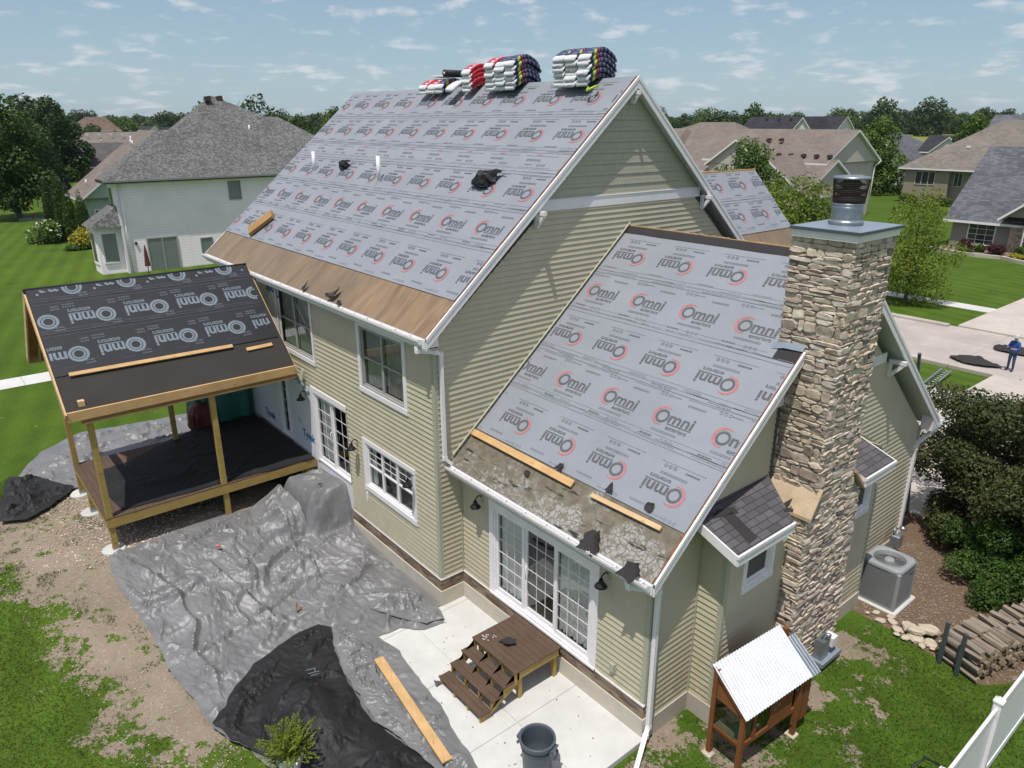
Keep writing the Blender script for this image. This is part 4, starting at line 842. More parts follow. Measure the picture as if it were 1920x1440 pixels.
# housewrap print
def wtext(body, u, z, w, h, flip=False, m=None):
    mb = MB(); vs, fs = textmesh(body, 1, .03); mx_ = max(v[0] for v in vs); s = w/mx_
    for f in fs:
        mb.face([FP.p(u+(w-vs[i][0]*s if flip else vs[i][0]*s), z+(h*(1-vs[i][1]) if flip else h*vs[i][1]), .009) for i in f], m or M['wrapblue'])
    mb.build('printed_word', hw)
wtext('Tyvek', -9.05, 5.95, .95, .42, True); wtext('Tyvek', -7.35, 1.95, .85, .36); wtext('Tyvek', -7.9, 3.55, .7, .3, True); wtext('Tyvek', -7.05, 3.45, .5, .25); wtext('Tyvek', -10.3, 1.75, .85, .36); wtext('Tyvek', -11.9, 3.0, .85, .36)
for u, z in ((-7.55,2.35),(-8.45,5.3)):
    mb = MB()
    for k in range(3): FP.box(mb, u+k*.06, u+k*.06+.03, z, z+.16-k*.03, .006, .009, M['wrappink'])
    mb.build('printed_mark', hw)
mb = MB(); mb.raw([FP.p(-8.05,4.65,.02),FP.p(-7.75,4.6,.02),FP.p(-7.62,4.45,.10),FP.p(-7.8,4.12,.03),FP.p(-8.08,4.25,.10)], [(0,1,2,3,4)], M['wrap'], False); mb.build('loose_flap', hw)
# ================= porch under construction
porch = thing('porch', 'half built timber porch with printed black felt roof beside the house', 'porch', (-8.5,-2.9,.55))
def PL(p): return (p[0]+8.5, p[1]+2.9, p[2]-.55)
class MP(MB):
    def build(s, name, parent=None, **k):
        s.v = [(x+8.5, y+2.9, z-.55) for x, y, z in s.v]; return MB.build(s, name, parent or porch, **k)
xr, zr_ = -9.31, 6.94; sp_ = .8419; xe, ze = -6.43, zr_-sp_*(9.31-6.43); y0, y1 = -6.05, -.42; t = .04
zP = lambda x: zr_-sp_*abs(x-xr)
mb = MP(); mb.hexa([(xr,y0,zr_-t),(xe,y0,ze-t),(xe,y1,ze-t),(xr,y1,zr_-t),(xr,y0,zr_),(xe,y0,ze),(xe,y1,ze),(xr,y1,zr_)], M['osb'], M['starter'], M['osb'])
xl = 2*xr-xe; mb.hexa([(xl,y0,ze-t),(xr,y0,zr_-t),(xr,y1,zr_-t),(xl,y1,ze-t),(xl,y0,ze),(xr,y0,zr_),(xr,y1,zr_),(xl,y1,ze)], M['osb'], M['starter'], M['osb'])
pr = mb.build('roof')
mb = MP(); kP = math.hypot(1, sp_)
mb.v = []
shp = sheet('underlayment', pr, (xr+(9.31-6.43)-1.02/kP+8.5, y0+2.9+.02, zP(xr+(9.31-6.43)-1.02/kP)-.55), (0,1,0), (-1,0,sp_), (y1-y0)-.1, 3.78-1.02, [(3.70-1.02, 6.05-1.46+.02, True), (2.69-1.02, 6.05-.90, True), (1.60-1.02, 6.05-.50, True)], logo_black(), M['under_black'], (2.28-1.02, 3.3-1.02), per=1.30, seed=7, ink=M['ink_dim'])
mb = MP(); mb.tube([(xr,y0-.02,zr_+.01),(xr,y1,zr_+.01)], .03, M['under_black'], 8); mb.hexa([(xr-.1,y0-.03,zr_-.30),(xr+.12,y0-.03,zr_-.30),(xr+.12,y0-.01,zr_-.30),(xr-.1,y0-.01,zr_-.30),(xr-.1,y0-.04,zr_),(xr+.12,y0-.04,zr_),(xr+.12,y0+.0,zr_),(xr-.1,y0+.0,zr_)], M['under_black']); mb.build('ridge_roll', pr)
mb = MP()
mb.hexa([(xe,y0,ze-.24),(xe+.04,y0,ze-.24),(xe+.04,y1+.0,ze-.24),(xe,y1,ze-.24),(xe,y0,ze),(xe+.04,y0,ze-.01),(xe+.04,y1,ze-.01),(xe,y1,ze)], M['lumber']); mb.build('eave_fascia', pr)
mb = MP(); mb.box(xl-.04,xl,y0,y1,ze-.24,ze-.01,M['lumber']); mb.build('eave_fascia', pr)
for s_ in (1, -1):
    mb = MP(); a = Vector((xr, y0-.02, zr_-.12)); b = Vector((xe if s_ > 0 else xl, y0-.02, ze-.12)); mb.beam(a, b, .04, .22, M['lumber_pale']); mb.build('rake_rafter', pr)
for k in range(13):
    y = y0+.25+k*.45
    for s_ in (1, -1):
        mb = MP(); mb.beam((xr+.02*s_, y, zr_-.19), ((xe if s_ > 0 else xl)-.03*s_, y, ze-.19), .04, .2, M['lumber_pale']); mb.build('rafter', pr)
mb = MP(); mb.box(-6.72,-6.50,-5.75,y1+.02,4.16,4.44,M['osb']); mb.box(-6.74,-6.48,-5.77,y1+.02,4.12,4.16,M['lumber']); mb.build('beam')
mb = MP(); mb.box(-10.65,-10.45,-5.75,y1,4.5,4.85,M['lumber']); mb.build('beam')
mb = MP(); mb.box(-10.65,-6.50,-5.76,-5.62,4.45,4.7,M['lumber_pale']); mb.build('tie_beam')
H = 1.50
for px, py, b, tz in ((-6.60,-5.60,.52,4.15),(-6.60,-2.72,.45,4.15),(-10.52,-5.64,.60,5.75),(-10.52,-2.86,.60,4.5),(-9.1,-5.62,.60,1.3),(-6.62,-.3,.4,1.3)):
    mb = MP(); mb.bbox(px-.07, px+.07, py-.07, py+.07, b, tz, M['treated'], .005); o = mb.build('post')
    mb = MP(); mb.box(px-.078, px+.078, py-.078, py+.078, b-.02, b+.12, M['galv']); mb.build('post_bracket', o)
for px, py in ((-6.60,-5.60),(-10.52,-5.64),(-9.1,-5.62)):
    mb = MP(); mb.lathe([(.0,.06),(.26,.06),(.28,.04),(.29,-.15)], (px-.05,py-.04,.54), M['concrete'], 28, False); mb.build('footing')
mb = MP(); mb.box(-6.56,-6.50,-5.70,-.03,H-.26,H-.015,M['treated']); mb.box(-10.6,-6.56,-5.70,-5.65,H-.24,H-.02,M['treated']); mb.box(-10.64,-10.58,-5.7,-.03,H-.24,H-.02,M['treated']); mb.box(-6.62,-6.56,-5.6,-.05,H-.24,H-.03,M['treated']); mb.build('rim_joist')
mb = MP(); k = 0
while -5.72+k*.145 < -.1: mb.box(-10.62,-6.50,-5.72+k*.145,-5.72+k*.145+.139,H-.012,H+.014,M['deck']); k += 1
mb.build('decking')
# ground cloth on the deck
def drape(name, poly, zf, m, label=None, cat=None, cell=.06, amp=.03, wl=.45, seed=1, parent=None, ridge=1., off=None, group=None, damp=None, aniso=1., smooth=False, folds=()):
    # triangulated cloth: exact outline, wrinkled height field
    poly = [Vector(p) for p in poly]; out = []; n = len(poly); rr = random.Random(seed)
    for i in range(n):
        a, b = poly[i], poly[(i+1) % n]; L = (b-a).length; k = max(1, int(L/cell)); nrm = Vector((-(b-a).y, (b-a).x)).normalized() if L > 0 else Vector((0,0))
        for j in range(k):
            p = a.lerp(b, j/k); w = (float(fbm(p.x*1.7, p.y*1.7, seed+5))-.5)*.16+(float(vnoise(p.x*6, p.y*6, seed+6))-.5)*.03; out.append(p+nrm*w)
    xs = [p.x for p in poly]; ys = [p.y for p in poly]; X, Y = np.meshgrid(np.arange(min(xs)-.1, max(xs)+.1, cell), np.arange(min(ys)-.1, max(ys)+.1, cell*.87)); X = X+(np.arange(X.shape[0])[:,None] % 2)*cell/2
    op = [(p.x, p.y) for p in out]; d = pdist(X.ravel(), Y.ravel(), op); keep = d > cell*.45; ip = [Vector((float(a), float(b))) for a, b in zip(X.ravel()[keep], Y.ravel()[keep])]
    pts = out+ip; ed = [(i, (i+1) % len(out)) for i in range(len(out))]
    v2, _, f2, *_r = delaunay_2d_cdt(pts, ed, [], 1, 1e-5); x = np.array([v.x for v in v2]); y = np.array([v.y for v in v2])
    wx = x+(fbm(x*.8, y*.8, seed+1)-.5)*.7; wy = y+(fbm(x*.8, y*.8, seed+2)-.5)*.7
    # crumpled plastic: sharp straight folds in many directions, each fading in and out
    w = 0*x; rq = np.random.default_rng(seed*13+1)
    for k in range(30):
        big_ = k < 9; lam = wl*(2.6*rq.uniform(.8,1.3) if big_ else (.34 if k < 22 else .2)*rq.uniform(.8,1.3)); th = rq.normal(.35+1.57*(k % 2), .45) if big_ else rq.normal(1.9, .38)
        ph = (wx*math.cos(th)+wy*math.sin(th))/lam+rq.uniform(0, 9)+(.5 if big_ else .8)*fbm(wx*.9/wl+k, wy*.9/wl, seed+k); tri = np.abs((ph % 1)-.5)*2; c0_ = .86 if big_ else .35; fold = np.maximum(0, tri-c0_)/(1-c0_)
        f1 = (.8 if big_ else 1.7)/wl; msk = sstep(.48, .75, vnoise(x*f1+k*7.3, y*f1, seed+40+k)); w = w+fold*msk*((1.7*ridge) if big_ else (.14 if k < 22 else .09))
    WN = (fbm(x*1.1, y*1.1, seed+70)-.5)*.7
    w = w+WN
    for fi, pl_ in enumerate(folds):     # long hand-placed tension folds: a sharp crest with a shallow trough beside it
        best = np.full(x.shape, 9.); sid = np.zeros(x.shape); tt = np.zeros(x.shape); nseg = len(pl_)-1; xw = x+(fbm(x*2, y*2, seed+90)-.5)*.22; yw = y+(fbm(x*2, y*2, seed+91)-.5)*.22
        for si in range(nseg):
            (x1, y1), (x2, y2) = pl_[si], pl_[si+1]; dx, dy = x2-x1, y2-y1; LL = dx*dx+dy*dy; t_ = np.clip(((xw-x1)*dx+(yw-y1)*dy)/LL, 0, 1); ex, ey = xw-x1-t_*dx, yw-y1-t_*dy; dd_ = np.hypot(ex, ey); sg = np.sign(dx*ey-dy*ex); k_ = dd_ < best; best = np.where(k_, dd_, best); sid = np.where(k_, sg, sid); tt = np.where(k_, (si+t_)/nseg, tt)
        env = np.sin(math.pi*np.clip(tt*.92+.04, 0, 1))**.5; sgn = best*sid; w = w+env*(2.6*np.exp(-np.where(sgn > 0, sgn/.05, -sgn/.16))-1.3*np.exp(-((sgn-.13)/.07)**2))
    w = w*amp
    if damp is not None: w = w*damp(x, y)
    z = zf(x, y)+np.maximum(w*sstep(-.02, .25, pdist(x, y, op)), -.004)+.016
    me = bpy.data.meshes.new(name); me.from_pydata(np.stack([x, y, z], 1).tolist(), [], [list(f) for f in f2]); me.materials.append(m); me.polygons.foreach_set('use_smooth', [smooth]*len(me.polygons)); me.update()
    nr = np.array([p.normal.z for p in me.polygons][:50]); 
    if nr.mean() < 0: me.flip_normals()
    o = link(name, me, parent)
    if label: tag(o, label, cat, group)
    return o
drape('ground_cloth', [(-10.45,-5.45),(-9.9,-4.2),(-10.3,-3.0),(-11.0,-1.9),(-11.0,-.12),(-6.55,-.08),(-6.52,-1.5),(-6.56,-2.9),(-6.7,-4.4),(-6.62,-5.25),(-7.9,-5.4),(-8.8,-4.75),(-9.6,-5.35)][::-1] if 0 else [(-9.65,-5.25),(-8.2,-5.45),(-6.72,-5.30),(-6.62,-4.0),(-6.60,-2.9),(-6.52,-1.5),(-6.50,-.1),(-11.0,-.12),(-11.0,-2.2),(-10.35,-3.4),(-9.75,-4.4)], lambda x, y: np.full(x.shape, H+.02), M['netting'], 'black ground cloth spread over the porch deck boards', 'ground cloth', .09, .016, .7, 21)
# ---------------- timber battens lying on the roofs
def board(name, a, b, w, th, N, m, label, cat='board', group=None, bend=0):
    a, b = Vector(a), Vector(b); c = (a+b)/2; d = (b-a).normalized(); N = Vector(N).normalized(); s = N.cross(d).normalized(); mb = MB(); L = (b-a).length/2; k = 6
    P = lambda t, u, v: d*t*L+s*u*w/2+N*(v*th+bend*(1-t*t))
    for i in range(k):
        t0, t1 = -1+2*i/k, -1+2*(i+1)/k
        mb.hexa([P(t0,-1,0),P(t1,-1,0),P(t1,1,0),P(t0,1,0),P(t0,-1,1),P(t1,-1,1),P(t1,1,1),P(t0,1,1)], m)
    return tag(mb.build(name, None, tuple(c)), label, cat, group)
nW = (0,-sW,1); on = lambda f, x, y, n, o: Vector((x, y, f(y)))+Vector(n).normalized()*o
board('roof_plank', on(zW,-.0+.09,.985,nW,.045), on(zW,3.36,.97,nW,.045), .15, .04, nW, M['lumber'], 'long new plank along the foot of the grey sunroom underlayment', 'plank', None, .01)
board('roof_plank', on(zW,3.88,.955,nW,.045), on(zW,5.54,.98,nW,.045), .09, .04, nW, M['lumber_pale'], 'short pale plank on the sunroom roof near the white corner', 'plank')
nP = (sp_,0,1)
def onP(y, s, o): x = xe-s/kP; return Vector((x, y, zP(x)))+Vector(nP).normalized()*o
board('batten', onP(-5.74,1.0,.035), onP(-1.82,.97,.035), .10, .04, nP, M['lumber'], 'long new batten nailed across the black porch roof', 'batten')
board('batten', onP(-1.50,.78,.015), onP(-.77,.80,.015), .10, .04, nP, M['lumber'], 'short batten piece on the porch roof next to the house', 'batten')
nM = (0,-sM,1)
board('wood_block', on(zM,-11.35,.62,nM,.06), on(zM,-10.9,1.26,nM,.06), .52, .10, nM, M['osb'], 'rough orange wood block lying on the main roof near its eave', 'wood block')
board('plank', (.84,-2.22,.14), (3.95,-2.60,.12), .20, .04, (0,.02,1), M['lumber'], 'long pale plank lying across the silver ground tarp', 'plank')
# ---------------- vent pipes, covered roof vents
for i, (x, y, hh_) in enumerate(((-10.99,2.81,.62),(-6.61,2.71,.72))):
    mb = MB(); mb.tube([(0,0,-.05),(0,0,hh_)], .055, M['vinyl'], 16); mb.lathe([(.14,-.10),(.07,.02),(.06,.05)], (0,0,0), M['under'], 16)
    tag(mb.build('vent_pipe', None, (x, y, zM(y)+.01)), ('white plastic vent pipe on the far left of the main roof', 'white plastic vent pipe near the middle of the main roof')[i], 'vent pipe')
def covered(x, y, s, seed, label, f=zM, nn=nM, cat='roof vent', name='covered_vent'):
    # square vent hood half hidden under a torn piece of black underlayment
    rr = random.Random(seed); t = thing(name, label, cat, tuple(Vector((x, y, f(y)))+Vector(nn).normalized()*.02)); t.rotation_euler = (math.atan(-nn[1]), 0, rr.uniform(-.3,.3)); k = s/.30
    mb = MB(); mb.hexa([(-.16*k,-.15*k,0),(.16*k,-.15*k,0),(.16*k,.15*k,0),(-.16*k,.15*k,0),(-.13*k,-.17*k,.13*k),(.13*k,-.17*k,.13*k),(.11*k,.08*k,.16*k),(-.11*k,.08*k,.16*k)], M['black']); mb.build('vent_hood', t)
    mb = MB(); g = 9; vs = []
    for i in range(g):
        for j in range(g):
            u, v = (i/(g-1)-.5)*2, (j/(g-1)-.5)*2; r_ = max(abs(u), abs(v)); px = (u*.30+rr.uniform(-.02,.02)+.10*v*v*(1 if u > 0 else -.4))*k; py = (v*.20+.08*u*u+rr.uniform(-.02,.02))*k; vs.append((px, py, (.20*(1-r_**1.5)+.07*abs(math.sin(5*u+2*v))+.02*rr.random()+.07*max(0, u)*(v > 0))*k+.01))
    mb.raw(vs, [(i*g+j, (i+1)*g+j, (i+1)*g+j+1, i*g+j+1) for i in range(g-1) for j in range(g-1) if not (i > 5 and j < 2) and not (i < 2 and j > 6)], M['under_black'], False); mb.build('torn_cover', t); return t
covered(-9.25,3.05,.25,3,'small black wrapped vent between the two white pipes'); covered(-1.95,3.0,.36,5,'large crumpled black vent cover near the right rake')
def rag(name, pts, m, label, cat='felt scrap', th=.012, group=None, curl=.04):
    # torn scrap: rough outline, curled height, about 1 cm thick
    c = sum((Vector(p) for p in pts), Vector())/len(pts); rr = random.Random(len(label)*7+3); q0 = [(Vector(p)-c)*.70 for p in pts]; n0 = len(q0); q = []
    nn = (q0[1]-q0[0]).cross(q0[2]-q0[0]).normalized(); nn = nn if nn.z > 0 else -nn; ax = Vector((rr.uniform(-1,1), rr.uniform(-1,1), 0)).normalized(); R0 = max(v.length for v in q0)
    for i in range(n0):
        a, b = q0[i], q0[(i+1) % n0]
        for t in (0, .33, .67): q.append(a.lerp(b, t)*rr.uniform(.86, 1.12))
    n = len(q); rings = []
    for k in (1., .66, .33): rings.append([v*k+nn*(th+curl*((v*k).dot(ax)/R0)**2*1.6+curl*.5*rr.random()*k) for v in q])
    mb = MB(); bot = [v-nn*0 for v in rings[0]]; low = [v-nn*th for v in rings[0]]
    for A_, B_ in zip(rings[:-1], rings[1:]):
        for i in range(n): mb.face([A_[i], A_[(i+1)%n], B_[(i+1)%n], B_[i]], m)
    mb.face(rings[-1], m)
    for i in range(n): mb.face([low[i], low[(i+1)%n], rings[0][(i+1)%n], rings[0][i]], m)
    mb.face([v-nn*th*.9 for v in rings[0]][::-1], m)
    return tag(mb.build(name, None, tuple(c), weld=True), label, cat, group)
oW = lambda x, y, o=.02: on(zW, x, y, nW, o)
rag('felt_scrap', [oW(4.28,.12,.02),oW(4.75,.10,.02),oW(4.80,.40),oW(4.55,.62,.05),oW(4.30,.60,.05),oW(4.2,.35)], M['felt'], 'black felt scrap hanging over the sunroom gutter, left of the pair', curl=.12)
rag('felt_scrap', [oW(5.28,.10,.02),oW(5.62,.08,.02),oW(5.80,.30),oW(5.66,.52,.05),oW(5.30,.42,.04)], M['felt'], 'black felt scrap at the sunroom gutter corner, right of the pair', curl=.12)
rag('felt_scrap', [oW(2.72,1.03,.04),oW(2.95,1.08,.04),oW(2.90,1.22,.06),oW(2.78,1.18,.05)], M['felt'], 'small black felt scrap behind the long sunroom plank', curl=.06)
rag('felt_scrap', [oW(4.05,1.08,.04),oW(4.32,1.10,.04),oW(4.20,1.22,.06),oW(4.12,1.30,.05)], M['felt'], 'small pointed felt scrap behind the short plank', curl=.06)
rag('felt_scrap', [oW(4.95,1.10,.03),oW(5.22,1.10,.03),oW(5.2,1.28,.05),oW(5.0,1.26,.05)], M['felt'], 'round black felt scrap behind the right end of the short plank', curl=.05)
rag('felt_scrap', [oW(2.05,.75),oW(2.3,.72),oW(2.25,.85),oW(2.1,.86)], M['felt'], 'torn felt bit on the white crackled roof strip', curl=.04)
oM = lambda x, y, o=.02: on(zM, x, y, nM, o)
rag('felt_scrap', [oM(-4.35,-.30,.03),oM(-3.95,-.32,.03),oM(-3.8,-.05,.05),oM(-3.95,.12,.12),oM(-4.1,-.1,.05)], M['brown_metal'], 'curled brown felt strip over the middle of the main gutter', curl=.12)
rag('felt_scrap', [oM(-5.75,-.30,.03),oM(-5.5,-.32,.03),oM(-5.5,-.02,.14)], M['felt'], 'upright black felt triangle on the main gutter', curl=.08)
rag('felt_scrap', [oM(-3.72,-.33,.03),oM(-3.5,-.33,.03),oM(-3.5,-.2,.06),oM(-3.68,-.2,.06)], M['felt'], 'small dark felt lump in the main gutter beside the brown strip', curl=.05)
# ---------------- shingle bundles on the ridge
def bundle_mesh(wrap, w=.40, L=1.0, th=.115, white=.45, seed=0, stripe=None):
    rr = random.Random(seed); mb = MB(); n = 22; prof = []
    for k in range(16):
        a = 2*math.pi*k/16; ca, sa = math.cos(a), math.sin(a); prof.append((math.copysign(abs(ca)**.22, ca)*w/2, math.copysign(abs(sa)**.30, sa)*th/2))
    vs = []; fs = []; yb = 0
    for i in range(n+1):
        t = i/n; y = -L/2+L*t; e = min(t, 1-t)*n; sc = (.86, .98, 1.)[int(e)] if e < 3 else 1.; szz = (.70, .96, 1.)[int(e)] if e < 3 else 1.
        zc = -sM*(math.sqrt(y*y+.10)-math.sqrt(.10)); 
        for x, z in prof: vs.append((x*sc+(rr.uniform(-.008,.008) if e < 4 else rr.uniform(-.003,.003)), y, zc+z*szz+(rr.uniform(-.007,.007) if e < 4 else 0)))
    me_f = []
    for i in range(n):
        for k in range(16):
            a = (i*16+k, i*16+(k+1) % 16, (i+1)*16+(k+1) % 16, (i+1)*16+k); t = (i+.5)/n; up = prof[k][1] > 0
            m = M['whitewrap'] if t < (.10 if k < 8 else .05) or t > .96 else wrap
            if wrap is M['navy'] and (.20 < t < .27) and k in (14,15,0,1,2): m = M['lime']
            if wrap is M['navy'] and .30 < t < .36 and k in (0,1,15): m = M['redwrap']
            if wrap is M['navy'] and t > .36 and (i % 3 == 0) and k in (15,0): m = M['ink_light']
            if .13 < t < .5 and up and k in (2,3,5,6) and (i+k) % 3 == 0: m = M['whitewrap'] if wrap is not M['navy'] else M['ink_light']
            me_f.append((a, m))
    for a, m in me_f: mb.raw([vs[j] for j in a], [(0,1,2,3)], m, True)
    mb.raw(vs[:16], [tuple(range(16))[::-1]], M['whitewrap']); mb.raw(vs[-16:], [tuple(range(16))], M['whitewrap'])
    o = mb.build('b', weld=True); me = o.data; bpy.data.objects.remove(o); return me
BM = [bundle_mesh(M['navy'], seed=i) for i in range(3)]; BR = [bundle_mesh(M['redwrap'], seed=9+i) for i in range(2)]; BW = bundle_mesh(M['whitewrap'], seed=20)
ORD = ('bottom', 'second', 'third', 'fourth', 'fifth', 'sixth', 'top'); br = random.Random(5)
def stack(x0, cols, layers, meshes, colw, who, colour, group, yc=5.70):
    for c in range(cols):
        for l in range(layers):
            nm = ORD[l] if l < layers-1 else 'top'; cn = {1: 'only', 2: ('left','right')[c] if c < 2 else '', 3: ('left','middle','right')[c] if c < 3 else ''}[cols]
            me = meshes(c, l); o = link('shingle_bundle', me, None, (x0+colw*(c+.5)+br.uniform(-.02,.02), yc+br.uniform(-.035,.035), zm+.02+.06+l*.113+br.uniform(-.006,.006)), br.uniform(-.02,.02))
            tag(o, f'{colour(c,l)} shingle bundle, {nm} layer'+(f', {cn} column' if cols > 1 else '')+f', {who}', 'shingle bundle', group)
stack(-2.13, 3, 6, lambda c, l: BM[(c+l) % 3], .425, 'rightmost ridge stack', lambda c, l: 'navy and white', 'shingle bundles on the ridge')
stack(-4.93, 3, 6, lambda c, l: BR[l % 2] if (l == 5 and c == 0) else BM[(c+2*l) % 3], .44, 'second ridge stack from the right', lambda c, l: 'red and white' if (l == 5 and c == 0) else 'navy and white', 'shingle bundles on the ridge')
stack(-6.02, 1, 5, lambda c, l: BR[l % 2], .46, 'narrow red ridge stack', lambda c, l: 'red', 'shingle bundles on the ridge')
stack(-8.30, 3, 2, lambda c, l: BR[(c+l) % 2] if c < 2 else BM[l % 3], .44, 'low leftmost ridge stack', lambda c, l: 'red and white' if c < 2 else 'navy and white', 'shingle bundles on the ridge')
tag(link('shingle_bundle', BW, None, (-6.35, 5.52, zm+.10)), 'single white wrapped bundle between the low stack and red stack', 'shingle bundle', 'shingle bundles on the ridge')
mb = MB(); mb.tube([(0,-.5,0),(0,.5,0)], .10, M['under_black'], 20); mb.tube([(0,-.505,0),(0,-.50,0)], .04, M['vinyl'], 12); o = mb.build('felt_roll', None, (-6.95,5.8,zm+.37)); tag(o, 'black felt roll lying on the low leftmost bundle stack', 'roll')
mb = MB(); mb.bbox(-.45,.3,-.3,.3,0,.05,M['whitewrap'],.01); tag(mb.build('membrane_sheet', None, (-7.55,5.85,zm+.30)), 'pale folded sheet on top of the low leftmost stack', 'folded sheet')
mb = MB(); mb.tube([(-.1,-.1,.02),(.0,-.25,-.05),(.1,-.1,.03),(.02,.1,.06)], .03, M['leaf_yellow'] if 0 else M['lime'], 8); tag(mb.build('safety_rope', None, (-.68,5.25,zm-.25)), 'yellow coiled rope beside the rightmost bundle stack', 'rope')
# ================= patio objects
st = thing('wooden_steps', 'brown decked wooden landing with three steps below the patio door', 'steps', (2.85, 0, 0))
def part(mb, name, parent, off): mb.v = [(x-off[0], y-off[1], z-off[2]) for x, y, z in mb.v]; return mb.build(name, parent)
off = (2.85, 0, 0)
X0, X1 = 2.12, 3.55
mb = MB(); 
for k in range(9): mb.bbox(X0, X1, -.68+k*.137, -.68+k*.137+.132, .70, .726, M['deck'], .004)
part(mb, 'landing_top', st, off)
mb = MB(); mb.box(X0+.03,X1-.02,-.60,-.56,.52,.70,M['treated']); mb.box(X1-.06,X1-.02,-.60,.55,.52,.70,M['treated']); mb.box(X0+.03,X0+.07,-.60,.55,.52,.70,M['treated']); mb.box(X0+.03,X1-.02,.51,.55,.52,.699,M['treated']); part(mb, 'landing_frame', st, off)
for x, y in ((X0+.08,.45),(X1-.10,.45),(X1-.10,-.50),(X0+.08,-.50)): mb = MB(); mb.bbox(x-.045,x+.045,y-.045,y+.045,0,.52,M['treated'],.004); part(mb, 'leg', st, off)
for k in range(3):
    z = .545-k*.178; y = -.68-.29*(k+1); mb = MB(); mb.bbox(X0, X1, y, y+.138, z-.026, z, M['deck'], .004); mb.bbox(X0, X1, y+.143, y+.281, z-.026, z, M['deck'], .004); part(mb, 'tread', st, off)
for x in (X0+.03, X0+.50, X0+.95, X1-.07):
    mb = MB(); pr_ = [(-.60,.70),(-.60,.52),(-.62,.34)]; 
    P = [(-.60,.70),(-.68,.70),(-.68,.519),(-.96,.519),(-.96,.341),(-1.25,.341),(-1.25,.163),(-1.53,.163),(-1.53,.0),(-1.42,.0),(-.60,.40)]
    a = [(x,y,z) for y, z in P]; b = [(x+.04,y,z) for y, z in P]
    bm = bmesh.new(); va = [bm.verts.new(p) for p in a]; vb = [bm.verts.new(p) for p in b]; bm.faces.new(va); bm.faces.new(vb[::-1])
    for i in range(len(P)): bm.faces.new([va[i], va[(i+1) % len(P)], vb[(i+1) % len(P)], vb[i]])
    bmesh.ops.triangulate(bm, faces=[f for f in bm.faces if len(f.verts) > 4]); bmesh.ops.recalc_face_normals(bm, faces=bm.faces); bm.verts.index_update(); mb.raw([tuple(v.co) for v in bm.verts], [[v.index for v in f.verts] for f in bm.faces], M['treated'], False); bm.free(); part(mb, 'stringer', st, off)
rag('felt_scrap', [(2.55,-.42,.735),(2.88,-.38,.735),(3.0,-.12,.735),(2.85,-.02,.76),(2.62,-.1,.735)], M['felt'], 'crumpled black felt scrap lying on the wooden landing', curl=.09)
rag('felt_scrap', [(2.0,-1.62,.005),(2.22,-1.70,.005),(2.20,-1.50,.01),(2.08,-1.48,.01)], M['can'], 'dark blue rag on the patio left of the bottom step', 'rag', curl=.04)
can = thing('trash_can', 'slate blue plastic trash can standing open on the patio', 'trash can', (5.0,-1.38,0))
mb = MB(); mb.lathe([(0,0),(.245,0),(.255,.03),(.275,.40),(.29,.66),(.30,.70)], (0,0,0), M['can'], 40); mb.lathe([(.285,.69),(.27,.40),(.245,.04),(0,.04)], (0,0,0), M['can'], 40); mb.build('body', can)
mb = MB(); mb.lathe([(.29,.655),(.325,.66),(.33,.70),(.325,.735),(.305,.745),(.292,.735),(.285,.69)], (0,0,0), M['can'], 44); mb.lathe([(.283,.54),(.296,.548),(.30,.56),(.288,.57)], (0,0,0), M['can'], 44); mb.build('rim', can)
for a in (R(20), R(200)):
    mb = MB(); c, s_ = math.cos(a), math.sin(a); P = lambda r, t, z: (r*c-t*s_, r*s_+t*c, z); mb.tube([P(.29,-.09,.58), P(.355,-.085,.53), P(.37,-.06,.47), P(.37,.06,.47), P(.355,.085,.53), P(.29,.09,.58)], .022, M['can'], 8); mb.hexa([P(.28,-.1,.56),P(.36,-.1,.62),P(.36,.1,.62),P(.28,.1,.56),P(.28,-.1,.66),P(.375,-.1,.665),P(.375,.1,.665),P(.28,.1,.66)], M['can']); mb.build('handle', can)
# small splinters and crumbs on the patio and landing
br = random.Random(31)
mb = MB()
for k in range(70):
    x, y = br.uniform(.9, 5.7), br.uniform(-2.4, .5)
    if 2.0 < x < 3.7 and y > -1.6: continue
    s = br.uniform(.006, .02); a = br.uniform(0, 3); mb.raw([(x+s*math.cos(a+q), y+s*1.0*math.sin(a+q), .002+(.008 if q == 0 else 0)) for q in (0, 1.5, 3.1, 4.6)], [(0,1,2,3)], br.choice([M['felt'], M['bark'], M['band']]), False)
for k in range(14): x, y = 2.2+br.uniform(0,.25), -.45+br.uniform(-.15,.2); mb.box(x, x+.03, y, y+.015, .727, .735, M['whitewrap'])
tag(mb.build('roofing_crumbs'), 'dark and white roofing crumbs scattered over the pale patio', 'debris', kind='stuff')
